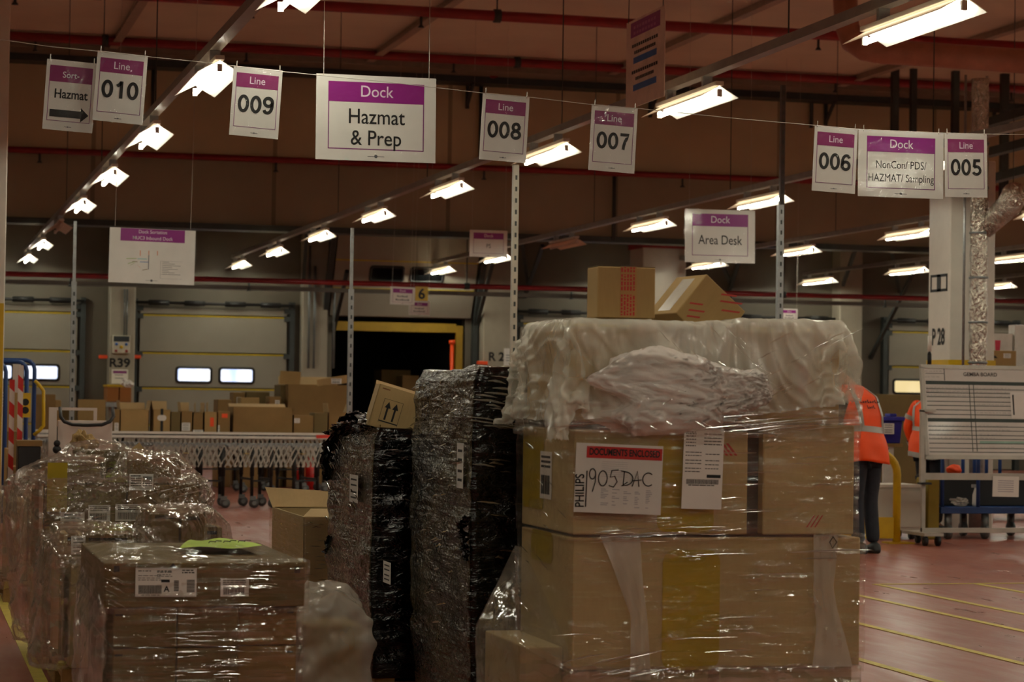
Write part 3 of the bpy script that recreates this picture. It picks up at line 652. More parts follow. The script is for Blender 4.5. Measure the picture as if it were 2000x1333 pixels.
def sign(name, TL, TR, BL, BR, Y, label, lines, header='Dock', hdr=(.075, .31), bold=0.0, margin=(.1, .07), hsize=.115, sleeve=True, cords=2, extra=None, border=True, htext=None):
    tl, tr_, bl, br = (PY(*p, Y) for p in (TL, TR, BL, BR))
    o = (tl+tr_)/2; u = ((tr_-tl)+(br-bl)).normalized(); W = ((tr_-tl).length+(br-bl).length)/2; H = ((tl-bl).length+(tr_-br).length)/2
    roll = -math.atan2(u.z, u.x)
    t = thing(name, label, 'sign', o, (0, roll, 0), 'hanging signs'); fr = FRONT()
    # a sheet with a slight sag and curl
    m = MB(); nu, nv = 8, 10; cu = lambda a, b: .006*math.sin(a*3+Y*7+W*40)*b+.004*math.sin(b*5+o.x*9)
    fnt = [[fr.p((i/nu-.5)*W, -H*j/nv, cu(i/nu, j/nv)*0) for i in range(nu+1)] for j in range(nv+1)]
    m.slab(fr, -W/2, -H, W/2, 0, -.003, 0); m.build('sheet', WHITE, t)
    mu, mv = margin; x0, x1 = -W/2+mu*W, W/2-mu*W; yb, yt = -H*(1-mv-.06), -H*hdr[0]
    if header is not None:
        m = MB(); m.slab(fr, x0, -H*hdr[1], x1, yt, 0, .0012); h = m.build('header_band', MAROON if cords == 1 and header != 'Dock' else PURPLE, t)
        m = MB()
        for k, s in enumerate(header.split('|')):
            n_ = len(header.split('|')); vv = -H*(hdr[0]+(hdr[1]-hdr[0])*((k+.72)/n_ if n_ > 1 else .72)); m.text(fr, s, 0, vv, hsize*min(W, H)*.84, .0018, .004, .94)
        m.build('header_lettering', HDRTXT, h)
    if border:
        m = MB(); b = .0032*max(1, W/.4)
        for q in ((x0, yb, x0+b, yt), (x1-b, yb, x1, yt), (x0, yb, x1, yb+b)): m.slab(fr, *q, 0, .001)
        m.build('border', PURPLE2, t)
    m = MB(); m.slab(fr, -.07*W, -H*.945-.002, .07*W, -H*.945+.001, 0, .001); m.add(roundrect(fr, -.014*W, -H*.945-.014*W, .014*W, -H*.945+.014*W, .0139*W, .0012), [tuple(range(24))]); m.build('small_crest', GREYINK, t)
    for s, uu, vv, size, bd, sx in lines:
        m = MB(); (m.digits(fr, s, uu*W, -vv*H, size*H*.80, .0016, .19, 1.17) if s.isdigit() else m.text(fr, s, uu*W, -vv*H, size*H, .0016, bd, sx)); m.build('lettering', INK, t)
    if extra: extra(t, fr, W, H)
    if sleeve:
        m = MB(); nn = 14; rows = [[fr.p((i/nn-.5)*W*1.03, -H*j/nn*1.02+.01*H, .004+(.004 if sleeve is True else .001)*(1+noise.noise(Vector((i*.7+o.x*3, j*.6, o.z*5))))) for i in range(nn+1)] for j in range(nn+1)]
        m.add([v for r_ in rows for v in r_], [(j*(nn+1)+i, (j+1)*(nn+1)+i, (j+1)*(nn+1)+i+1, j*(nn+1)+i+1) for j in range(nn) for i in range(nn)]); m.build('plastic_sleeve', SLEEVE if sleeve is True else SHEEN, t, True)
    if cords:
        m = MB(); L = {1: .03, 2: CEIL-o.z-.02}[cords]
        for s in (-.44, .44):
            m.tube([(s*W, 0, -.01), (s*W+L*math.tan(roll)*0, 0, L)], .0018 if cords == 2 else .003, 5)
        m.build('cord', plain('nylon_cord', 'b9b4aa', .4), t)
    return t
YW = 13.9
def linesign(num, TL, TR, BL, BR, where): return sign('line_sign', TL, TR, BL, BR, YW, 'white hanging paper sign reading Line %s, %s' % (num, where), [(num, 0, .655, .31, .025, .98)], 'Line', (.09, .295), hsize=.25, margin=(.07, .07), cords=1)
linesign('010', (190, 98), (290, 110), (184, 235), (280, 244), 'overlapping the arrow sign')
linesign('009', (457, 128), (552, 138), (446, 263), (542, 272), 'alone beside the big Hazmat and Prep sign')
linesign('008', (945, 181), (1033, 190), (934, 311), (1028, 319), 'right of the big Hazmat and Prep sign')
linesign('007', (1157, 204), (1245, 211), (1147, 331), (1238, 340), 'under the reddish hanging board')
linesign('006', (1591, 245), (1676, 252), (1585, 372), (1668, 379), 'left of the three joined signs')
linesign('005', (1846, 260), (1926, 262), (1844, 385), (1929, 386), 'right of the three joined signs')
def arrow(t, fr, W, H):
    m = MB(); u0, u1, v = -.38*W, .4*W, -.76*H; h = .052*H
    m.add([fr.p(a, b, .0016) for a, b in ((u0, v-h), (u1-.16*W, v-h), (u1-.16*W, v-2*h), (u1, v), (u1-.16*W, v+2*h), (u1-.16*W, v+h), (u0, v+h))], [tuple(range(7))]); m.build('arrow', INK, t)
sign('arrow_sign', (93, 115), (189, 124), (82, 251), (181, 261), YW+.06, 'white hanging sign reading Sort- Hazmat with a black arrow', [('Hazmat', .02, .54, .185, .018, .82)], 'Sort-', (.08, .31), hsize=.21, margin=(.07, .07), cords=1, extra=arrow)
sign('dock_sign', (618, 143), (852, 154), (616, 311), (850, 319), 14.5, 'large white hanging sign reading Dock Hazmat & Prep', [('Hazmat', 0, .565, .25, .006, .88), ('& Prep', 0, .815, .25, .006, .88)], 'Dock', (.08, .315), hsize=.225, sleeve=1)
sign('dock_sign', (1677, 253), (1843, 261), (1674, 383), (1841, 389), YW+.01, 'white hanging sign reading Dock NonCon/ PDS/ HAZMAT/ Sampling, between Line 006 and Line 005', [('NonCon/ PDS/', 0, .565, .165, 0, .82), ('HAZMAT/ Sampling', 0, .765, .165, 0, .80)], 'Dock', (.085, .32), hsize=.22, sleeve=1, cords=1)
sign('dock_sign', (1338, 409), (1475, 411), (1337, 511), (1473, 516), 24, 'white hanging sign reading Dock Area Desk', [('Area Desk', 0, .655, .25, .004, .8)], 'Dock', (.08, .315), hsize=.22, sleeve=1)
sign('dock_sign', (918, 449), (991, 451), (917, 501), (991, 504), 33.2, 'small far white sign reading Dock PS under the brown wall edge', [('PS', 0, .66, .22, 0, .85)], 'Dock', (.1, .33), hsize=.2, sleeve=None)
def blur_lines(t, fr, W, H):
    m = MB()
    for k, (a, v) in enumerate(((.22, .55), (.28, .75))):
        for j in range(7):
            x = -a*W+2*a*W*j/7; m.slab(fr, x, -H*v-.02*H, x+2*a*W/9, -H*v+(.04+.03*(j % 3 == 0))*H, 0, .001)
    m.build('faint_lettering', GREYINK, t)
sign('dock_sign', (763, 560), (811, 562), (762, 594), (810, 597), 38, 'tiny far white sign overlapping the yellow number 6 plate', [], 'Dock', (.1, .34), hsize=.2, sleeve=None, extra=blur_lines)
sign('dock_sign', (799, 588), (840, 589), (799, 615), (839, 617), 39, 'tiny far white sign just below the yellow number 6 plate', [], 'Dock', (.1, .34), hsize=.2, sleeve=None, extra=blur_lines)
sign('dock_sign', (1526, 603), (1558, 604), (1526, 628), (1558, 629), 36, 'tiny far white sign peeking over the white bag', [], 'Dock', (.1, .34), hsize=.2, sleeve=None, extra=blur_lines)
def plan(t, fr, W, H):
    cols = {'orange_plan': 'd07a50', 'cyan_plan': '7fb8bc', 'blue_plan': '6a80b8', 'green_plan': 'a4b878', 'brown_plan': '8a7a5a'}
    mats = [plain(k, c, .6) for k, c in cols.items()]+[GREYINK]; m = MB()
    def ln(c, x0, y0, x1, y1, w_=.004): m.mi = c; m.add([v for q in (.0,) for v in (lambda a, b, n: (a-n, a+n, b+n, b-n))(fr.p((x0-.5)*W, -y0*H, .0012), fr.p((x1-.5)*W, -y1*H, .0012), (fr.u*(-(y0-y1)*H)+fr.v*(-(x1-x0)*W)).cross(fr.n).normalized().cross(fr.n)*w_)], [(0, 1, 2, 3)])
    for c, x0, y0, x1, y1 in ((0, .36, .4, .36, .5), (0, .46, .4, .46, .48), (5, .46, .48, .46, .74), (0, .56, .4, .56, .48), (1, .33, .555, .44, .555), (2, .36, .61, .46, .61), (3, .2, .56, .32, .55), (3, .22, .65, .3, .61), (0, .33, .67, .37, .72), (4, .39, .76, .45, .74), (3, .25, .68, .3, .63), (4, .27, .61, .33, .61)): ln(c, x0, y0, x1, y1)
    for k in range(8): m.mi = 5; v = .6+.032*k; m.slab(fr, W*.12, -v*H, W*(.2+.17*((k*7) % 5)/5), -v*H+.004, 0, .0012)
    m.slab(fr, W*.1, -.58*H, W*.36, -.578*H, 0, .0012); m.slab(fr, W*.1, -.9*H, W*.36, -.898*H, 0, .0012); m.slab(fr, W*.1, -.9*H, W*.102, -.58*H, 0, .0012)
    m.build('floor_plan', mats, t)
sign('plan_sign', (215, 444), (382, 451), (212, 551), (380, 558), 24.2, 'white hanging sign headed Dock Sortation MUC3 Inbound Dock with a coloured plan', [], 'Dock Sortation|MUC3 Inbound Dock', (.005, .235), hsize=.105, margin=(.125, .03), sleeve=1, extra=plan, border=False)
# sign string
pts = [PY(x, y, YW-.015) for x, y in ((-30, 76), (14, 79), (96, 91), (190, 100), (290, 111), (400, 122), (457, 129), (552, 140), (735, 158), (945, 182), (1035, 190), (1160, 205), (1245, 212), (1430, 231), (1591, 245), (1676, 253), (1843, 260), (1926, 262), (2040, 264))]
pipe('sign_string', pts, .0022, plain('nylon_cord', 'b9b4aa', .4), 'thin pale string across the hall holding the Line signs', 'string', 6)
# reddish board facing left
d1 = 19.0; e = PD(1298, 100, d1); X = e.x; far = PX(1223, 130, X); ztop = PD(1298, 8, d1).z; zbot = PD(1298, 188, d1).z
t = thing('hanging_board', 'tall hanging board turned sideways with a purple header and blue bars', 'sign', (X, (e.y+far.y)/2, ztop)); Wb = far.y-e.y; Hb = ztop-zbot; fr = LEFT()
bm_ = plain('board_face', 'd9c3b8', .55)
m = MB(); m.slab(fr, -Wb/2, -Hb, Wb/2, 0, -.006, 0); m.build('board', bm_, t)
m = MB(); m.slab(fr, -Wb*.38, -Hb*.2, Wb*.38, -Hb*.03, 0, .002); h = m.build('header_band', PURPLE, t)
m = MB()
for v in (.09, .155):
    for j in range(8): m.slab(fr, Wb*(-.3+.075*j), -Hb*(v+.02), Wb*(-.3+.075*j+.05), -Hb*(v-.012), .002, .003)
m.build('header_lettering', plain('dull_header_lettering', 'b070a0', .6), h)
m = MB()
for v, a in ((.3, .34), (.38, .28), (.6, .34), (.68, .24)):
    for j in range(12): m.slab(fr, Wb*(-a+2*a*j/12), -Hb*(v+.018), Wb*(-a+2*a*(j+.7)/12), -Hb*(v-.018), 0, .002)
m.build('faint_lettering', INK, t)
for v in (.47, .78): m = MB(); m.slab(fr, -Wb*.3, -Hb*(v+.035), Wb*.3, -Hb*(v-.035), 0, .002); m.build('blue_bar', BLUEINK, t)
m = MB()
for s in (-.45, .45): m.tube([(0, s*Wb, -.01), (0, s*Wb*.8, CEIL-ztop-.02)], .004, 5)
m.build('cord', DARKSTEEL, t)
# yellow 6 plate
a, b, z0, z1 = rectY(811, 560, 836, 588, 42.6); t = thing('number_plate', 'yellow plate with a black 6 above the open dock bay', 'sign', ((a+b)/2, 42.6, z0))
m = MB(); m.slab(FRONT(), -(b-a)/2, 0, (b-a)/2, z1-z0, -.01, 0); m.build('plate', YEL, t); m = MB(); m.text(FRONT(), '6', 0, (z1-z0)*.15, (z1-z0)*1.0, .003, .03); m.build('numeral', INK, t)
m = MB()
for s_ in (-.1, .1): m.cyl((s_, -.005, z1-z0), (s_, -.005, 6.0-z0), .003, 5)
m.build('cord', DARKSTEEL, t)

# perforated posts that hold the sign strings
def post(px, ytop, ysplit, D, label, w_=.05, w2=.03, mat=GALV, holes=True):
    b = PD(px, 700, D); t = thing('strut_post', label, 'post', (b.x, b.y, 0), group='posts holding the sign strings'); zt = PD(px, ytop, D).z; zs = PD(px, ysplit, D).z if ysplit else zt
    m = MB(); m.box(-w_/2, -w_/2, 0, w_/2, w_/2, zs); lo = m.build('lower_channel', mat, t)
    if zs < zt: m = MB(); m.box(-w2/2, -w2/2, zs, w2/2, w2/2, zt); m.build('upper_channel', mat, t)
    if holes:
        m = MB()
        for i in range(int(zs/.1)): m.slab(FRONT(0, -(w_ if i*.1+.06 < zs else w2)/2, 0), -.009, .05+i*.1-.02, .009, .05+i*.1+.02, 0, .0015)
        m.build('slot_pattern', DARKSTEEL, lo)['kind'] = 'stuff'
    m = MB(); m.box(-.1, -.1, 0, .1, .1, .012); m.build('foot_plate', mat, t)
post(142, 432, 550, 24, 'thin galvanised post behind the white trolley on the left')
post(684, 445, 565, 24, 'thin galvanised post rising behind the left black pallet')
post(1002, 322, None, 20, 'slim pale post between the two black and clear pallets', .05, .05, plain('post_pale', 'b5b0a0', .4), True)
post(1521, 400, None, 22, 'slotted galvanised post right of the Area Desk sign', .055)
post(1523, 165, None, 23.2, 'dark slotted post standing just behind the galvanised one', .045, .045, plain('dark_post', '4a403c', .5))

# ------------------------------------------------------------------ cartons and pallets
def sticker(parent, fr, u0, v0, u1, v1, style, name='shipping_label', n=.003, paper=WHITE):
    W, H = u1-u0, v1-v0; m = MB(); m.slab(fr, u0, v0, u1, v1, n-.0015, n); m.mi = 1; e = n+.0006
    def q(a, b, c, d): m.slab(fr, u0+a*W, v0+b*H, u0+c*W, v0+d*H, n, e)
    rnd = random.Random(int(u0*1000)+style)
    def barcode(a, b, c, d, k):
        x = a
        while x < c: w_ = (c-a)/k*rnd.choice((.4, .6, 1.0)); q(x, b, min(c, x+w_*.6), d); x += w_*1.1
    def lines(a, c, vs, h=.02):
        for v in vs:
            x = a
            while x < c-.02: w_ = rnd.uniform(.03, .09)*(c-a)/.3; q(x, v, min(c, x+w_), v+h); x += w_+.015
    if style == 0:   # big dispatch label
        barcode(.05, .1, .43, .4, 26); lines(.04, .25, (.88,), .03); lines(.35, .62, (.88, .84), .03); lines(.04, .42, (.72, .64, .57)); lines(.35, .6, (.76, .7)); q(.42, .5, .56, .6); lines(.76, .97, (.9, .82), .04)
        for k in range(9): q(.84, .16+.05*k, .97, .19+.05*k)
        for k in range(7): q(.63, .2+.055*k, .71, .235+.055*k)
        q(.02, .02, .98, .025); q(.02, .97, .98, .975); m.text(fr, 'A', u0+.51*W, v0+.18*H, .28*H, e, .03); lines(.1, .4, (.05,), .02)
    elif style == 1:  # small label
        lines(.08, .9, (.86, .76, .66), .05); barcode(.1, .1, .85, .5, 18)
    elif style == 2:  # long slip
        lines(.05, .3, (.95, .93, .9, .86, .82, .78), .012); lines(.5, .95, (.93, .88, .84, .8), .012); lines(.05, .45, (.7, .66, .6, .56, .5, .46), .01); lines(.55, .9, (.68, .6, .55, .5), .01); q(.6, .39, .95, .43); barcode(.1, .31, .9, .37, 30); lines(.15, .8, (.29,), .012)
    elif style == 3:  # two-column label with block code
        lines(.06, .5, (.85, .7, .55, .4, .25), .06)
        barcode(.56, .5, .95, .85, 12); lines(.56, .95, (.4, .25), .06)
    elif style == 4: lines(.15, .85, (.8, .6, .35, .15), .06)
    return m.build(name, [paper, INK], parent)
def cbox(parent, x0, y0, z0, x1, y1, z1, mat, off=(0, 0, 0), name='carton', tape=True, bev=.006):
    m = MB(off); m.box(x0, y0, z0, x1, y1, z1); o = m.build(name, mat, parent, bevel=bev)
    if tape:
        m = MB(off); xm = (x0+x1)/2; m.box(xm-.024, y0-.0008, z1-.06, xm+.024, y0+.0, z1+.001); m.box(xm-.024, y0, z1, xm+.024, y1, z1+.0012); m.build('tape', TAPE, o)
    return o
def wooden_pallet(parent, x0, y0, x1, y1, off, z=0.0):
    m = MB(off); n = 5
    for i in range(n): a = y0+(y1-y0-.1)*i/(n-1); m.box(x0, a, z+.122, x1, a+.1, z+.144)
    for i in range(3): a = x0+(x1-x0-.1)*i/2; m.box(a, y0, z+.1, a+.1, y1, z+.122)
    for i in range(3):
        a = x0+(x1-x0-.1)*i/2; m.box(a, y0, z, a+.1, y1, z+.02)
        for j in range(3): b = y0+(y1-y0-.1)*j/2; m.box(a, b, z+.02, a+.1, b+.1, z+.1)
    return m.build('pallet', WOOD, parent)

# --- big clear-wrapped pallet, front right
c0 = PD(1120, 1045, 9.3); BX, BY = c0.x, c0.y; L0 = (BX, BY, 0)
big = thing('wrapped_pallet', 'tall clear-wrapped carton pallet with a documents pouch and a milky cover on top', 'wrapped pallet', L0, group='wrapped pallets')
def bz(y, x=1400): return PD(x, y, 9.3+.0).z if False else PY(x, y, BY).z
def bx(x, y=950): return PY(x, y, BY).x-BX
zl, z2, z3 = bz(1306), bz(1045), bz(838)
ztop = bz(622)
xr1, xr2, xr3, xg0, xg1 = bx(1682), bx(1668), bx(1668), bx(1462), bx(1490)
wooden_pallet(big, 0, 0, xr1, .8, (0, 0, 0))
cbox(big, .0, .02, .146, bx(1672), .78, zl-.004, CB[4])
cbox(big, -.16, .12, .146, -.004, .79, .43, CB[4], tape=False)
low = cbox(big, 0, 0, zl, xr1, .8, z2-.012, CB[4], tape=False)
ca = cbox(big, .0, .01, z2, xg0, .8, z3-.01, CB[4], tape=False)
cb_ = cbox(big, xg1, .0, z2, xr2, .79, z3+.02, CB[4], tape=False)
m = MB(); m.box(xg0+.002, .05, z2, xg1-.002, .7, z3-.02); m.build('gap_shade_block', plain('gap_shade', '4a4238', .6), big)  # dark block set between the cartons to stand for the shade in their gap
for x0, x1, zt, mt in ((.01, .36, ztop-.055, CB[3]), (.37, .70, ztop-.22, CB[0]), (.71, 1.16, ztop-.05, CB[3])): cbox(big, x0, .03, z3+.022, x1, .78, zt, mt, tape=False)
fr = FRONT(0, 0, 0)
# flat yellow patches on the cartons
def patch(fr, u0, v0, u1, v1, r, n=.0025): m = MB(); m.add(roundrect(fr, u0, v0, u1, v1, r, n), [tuple(range(24))]); return m.build('yellow_patch', YPATCH, big)
patch(fr, bx(1296), bz(1318)+.02, bx(1408), bz(1075), .05)
patch(FRONT(0, .01, 0), bx(1285), z2+.01, bx(1396), z3-.03, .04)
fl = LEFT(0, 0, 0)
def lu(px, y=950): return -(PX(px, y, BX).y-BY)
patch(fl, lu(1022), bz(1008)-.0, lu(1062), z3-.05, .03); patch(fl, lu(1040), bz(1112), lu(1082), bz(1050), .04)
sticker(big, fl, lu(1056), bz(985), lu(1078), bz(890), 1, 'label')
for k in range(4):   # red print on the right carton and the gap
    m = MB(); m.slab(FRONT(0, .03, 0), bx(1562)+.012*k, ztop-.30, bx(1562)+.012*k+.005, ztop-.19, 0, .0015); m.build('red_print', RED, big)
m = MB()
for k in range(3):
    a = bx(1400)+.02*k; m.add([FRONT(0, .01, 0).p(a+i, z3-.06-j, .002) for i, j in ((0, 0), (.012, 0), (.052, .05), (.04, .05))], [(0, 1, 2, 3)])
for k in range(3):
    a = bx(1575)+.018*k; m.add([FRONT(0, 0, 0).p(a+i, z2+.03+j, .002) for i, j in ((0, 0), (.006, 0), (.04, .05), (.034, .05))], [(0, 1, 2, 3)])
m.build('red_print', RED, big)
# film hull, three lifts
hp = corners(-.012, -.012, zl-.02, xr1+.012, .81, z2)
hull(hp, .03, crinkle(.006, 2, 14, .004, .002), (0, 0, 0), 'stretch_film', FILM, big)
hp = corners(-.02, -.016, z2-.02, xr2+.01, .81, z3+.03)+[(.5, -.03, z3+.05)]
hull(hp, .03, crinkle(.010, 2.4, 12, .004, .003), (0, 0, 0), 'stretch_film', FILM, big)
hp = corners(-.0, -.005, .15, xr1+.004, .8, zl)+corners(-.19, .1, .15, 0, .81, .45)+[(-.03, .78, z2-.1), (-.09, .78, .6)]
hull(hp, .03, crinkle(.012, 3, 9, .004, .004), (0, 0, 0), 'stretch_film', FILM_X, big)
# twisted hazy strands
def strand(pts, label=None):
    m = MB(); rows = []; n = 26
    for i in range(n+1):
        t_ = i/n*(len(pts)-1); k = min(int(t_), len(pts)-2); f_ = t_-k
        x, z, w_ = (pts[k][j]*(1-f_)+pts[k+1][j]*f_ for j in range(3))
        rows.append([fr.p(x+w_*(j/6-.5), z, .022+.006*math.sin(j*2.1+i*.35)+.004*noise.noise(Vector((i*.8, j*.9, x*9)))) for j in range(7)])
    m.add([v for r_ in rows for v in r_], [(i*7+j, (i+1)*7+j, (i+1)*7+j+1, i*7+j+1) for i in range(n) for j in range(6)]); return m.build('film_strand', MILK2, big, True)
strand([(bx(1208), z2+.0, .17), (bx(1225), bz(1110), .12), (bx(1248), bz(1200), .07), (bx(1252), zl-.04, .09)])
strand([(bx(1610), z2+.0, .11), (bx(1606), bz(1150), .09), (bx(1618), bz(1220), .11), (bx(1625), zl+.0, .18)])
m = MB(); m.tube([fr.p(bx(1622), z2-.005, .03), fr.p(bx(1630), z2-.03, .03), fr.p(bx(1622), z2-.055, .03), fr.p(bx(1616), z2-.03, .03), fr.p(bx(1622), z2-.01, .03)], .002, 5); m.build('pen_scribble', INK, big)
# pulled pleats that catch the lamps
def pleats(parent, rnd, regions, mat, r=.0022):
    m = MB()
    for fr_, u0, u1, v0, v1, n_, ln, sl, out in regions:
        for k in range(n_):
            u = rnd.uniform(u0, u1); v = rnd.uniform(v0, v1); l = ln*rnd.uniform(.4, 1.2); tl = R(rnd.uniform(3, 24)); rows = []; h = r*2.6*rnd.uniform(.7, 1.4); ph = rnd.random()*9
            for i in range(13):
                f_ = i/12-.5; w_ = h*(.12+.88*math.cos(f_*3.05)); cv_ = sl*l*f_+.003*noise.noise(Vector((u*9+f_*3, v*40, 1))); row = []; dv = dn = 0
                for q in range(5):
                    row.append(fr_.p(u+l*f_, v+cv_+dv, out+.004-dn)); a_ = tl+R((q-1.5)*4)+.05*math.sin(ph+f_*5); dv += w_/4*math.cos(a_); dn += w_/4*math.sin(a_)
                rows.append(row)
            m.add([p for r_ in rows for p in r_], [(i*5+q, (i+1)*5+q, (i+1)*5+q+1, i*5+q+1) for i in range(12) for q in range(4)])
    o = m.build('film_pleat', mat, parent, True); o['kind'] = 'stuff'; return o
rp_ = random.Random(11)
pleats(big, rp_, [(FRONT(0, -.03, 0), bx(1170), bx(1400), z2-.012, z2+.02, 18, .16, .04, 0), (FRONT(0, -.026, 0), .0, 1.15, zl, z2, 16, .3, .02, 0), (FRONT(0, -.03, 0), .0, 1.1, z2+.02, z3, 14, .26, .03, 0), (FRONT(0, -.045, 0), .05, 1.1, z3-.0, z3+.06, 24, .4, .10, 0), (LEFT(-.03, 0, 0), -.75, -.05, zl, z3, 18, .14, -.2, 0), (FRONT(0, -.03, 0), -.0, .5, zl-.02, zl+.06, 8, .25, .2, 0)], PLEAT)
pleats(big, random.Random(21), [(FRONT(0, -.075, 0), bx(1205), bx(1480), bz(840), bz(705), 26, .09, -.5, 0), (FRONT(0, -.075, 0), bx(1250), bx(1500), bz(800), bz(720), 22, .07, .7, 0), (FRONT(0, -.055, 0), bx(1480), bx(1660), bz(770), bz(640), 16, .10, .5, 0), (FRONT(0, -.05, 0), bx(1280), bx(1460), bz(700), bz(640), 10, .09, -1.0, 0), (LEFT(-.05, 0, 0), -.7, -.05, bz(840), bz(650), 14, .12, -1.2, 0)], PLEAT, .0017)
# documents pouch
pf = FRONT(bx(1203), -.034, (bz(870)+bz(1003))/2); PW, PH = bx(1290)-bx(1121), bz(870)-bz(1003)
pf = Fr(pf.o, (1, 0, -.035), (.035*0+.03, 0, 1), (0, -1, 0))
m = MB(); m.slab(pf, -PW/2, -PH/2, PW/2, PH/2, 0, .003); pouch = m.build('documents_pouch', WHITE, big)
m = MB(); m.slab(pf, -PW*.38, PH*.29, PW*.49, PH*.46, .003, .0045); rb = m.build('red_band', plain('pouch_red', 'c4201c', .4), pouch)
m = MB(); m.text(pf, 'DOCUMENTS ENCLOSED', PW*.055, PH*.335, PH*.135, .006, .03, .70); m.build('lettering', INK, rb)
sf = Fr(pf.o, (0, 0, 1), (-1, 0, 0), (0, -1, 0))
m = MB(); m.text(sf, 'PHILIPS', -PH*.17, PW*.40, PH*.19, .005, .015, .80); m.slab(pf, -PW*.375, -PH*.42, -PW*.362, PH*.1, .003, .0045); m.build('printed_brand', INK, pouch)
m = MB()
def pen(pts, w_=.0022): m.tube([pf.p(u*PW, v*PH, .006) for u, v in pts], w_, 5)
def arc(cx_, cy_, rx, ry, a0, a1, n=14): return [(cx_+rx*math.cos(R(a0+(a1-a0)*i/n)), cy_+ry*math.sin(R(a0+(a1-a0)*i/n))) for i in range(n+1)]
pen(arc(-.305, .06, .035, .075, 10, 370)+[(-.268, .06), (-.272, -.06), (-.30, -.2)])
pen(arc(-.185, .0, .05, .11, 80, 440)); pen([(-.01, .13), (-.085, .12), (-.10, .02), (-.05, .04), (-.02, -.04), (-.06, -.12), (-.115, -.1)])
pen([(.06, .11), (.05, -.09)]); pen([(.02, .12)]+arc(.06, .01, .10, .1, 80, -80)+[(.03, -.1), (.1, -.04)])
pen([(.155, -.1), (.21, .12), (.235, -.1)]); pen([(.15, -.02), (.26, -.0)]); pen(arc(.34, .01, .065, .095, 50, 310))
m.build('hand_lettering', INK, pouch)
m = MB()
for i in range(11):
    for j in range(5):
        if random.random() < .7: a = -.2+.13*j; m.slab(pf, PW*a, PH*(-.16-.025*i), PW*(a+random.uniform(.03, .09)), PH*(-.155-.025*i+.004), .003, .0038)
for i in range(8): m.slab(pf, -PW*.2, PH*(.24-.03*i), PW*.1, PH*(.243-.03*i), .003, .0038)
m.build('fine_print', plain('faint_print', '9a96a0', .6), pouch)
m = MB(); nn = 16; rows = [[pf.p((i/nn-.5)*PW*1.07, (j/nn-.5)*PH*1.09, .008+.006*noise.noise(Vector((i*.5, j*.5, 3)))) for i in range(nn+1)] for j in range(nn+1)]
m.add([v for r_ in rows for v in r_], [(j*(nn+1)+i, j*(nn+1)+i+1, (j+1)*(nn+1)+i+1, (j+1)*(nn+1)+i) for j in range(nn) for i in range(nn)]); m.build('clear_sleeve', SLEEVE, pouch, True)
sf2 = Fr((bx(1352), -.032, 0), (1, 0, -.02), (.03, 0, 1), (0, -1, 0)); zb = bz(994); sticker(big, sf2, bx(1312)-bx(1352), zb, bx(1390)-bx(1352), bz(838), 2, 'delivery_slip')

# milky cover sheet pulled over the top
def rr_perim(s, x0, y0, x1, y1, r):
    L = [(x1-x0-2*r), math.pi*r/2, (y1-y0-2*r), math.pi*r/2]*2; tot = sum(L); d = (s % 1)*tot
    segs = [((x0+r, y0), (1, 0)), (x1-r, y0+r, -90), ((x1, y0+r), (0, 1)), (x1-r, y1-r, 0), ((x1-r, y1), (-1, 0)), (x0+r, y1-r, 90), ((x0, y1-r), (0, -1)), (x0+r, y0+r, 180)]
    for l, g in zip(L, segs):
        if d <= l or g is segs[-1]:
            if len(g) == 2: (px, py), (dx, dy) = g; return Vector((px+dx*d, py+dy*d, 0)), Vector((dy, -dx, 0)), d
            a = R(g[2]+90*d/l); return Vector((g[0]+r*math.cos(a), g[1]+r*math.sin(a), 0)), Vector((math.cos(a), math.sin(a), 0)), d
        d -= l
cen = Vector((xr1/2, .4, 0))
def topz(x, y):
    f = x/xr1
    return ztop+.0-(.035+.06*max(0, min(1, y/.3)))*math.exp(-((f-.47)/.11)**2)-.03*math.exp(-((f+.02)/.12)**2)
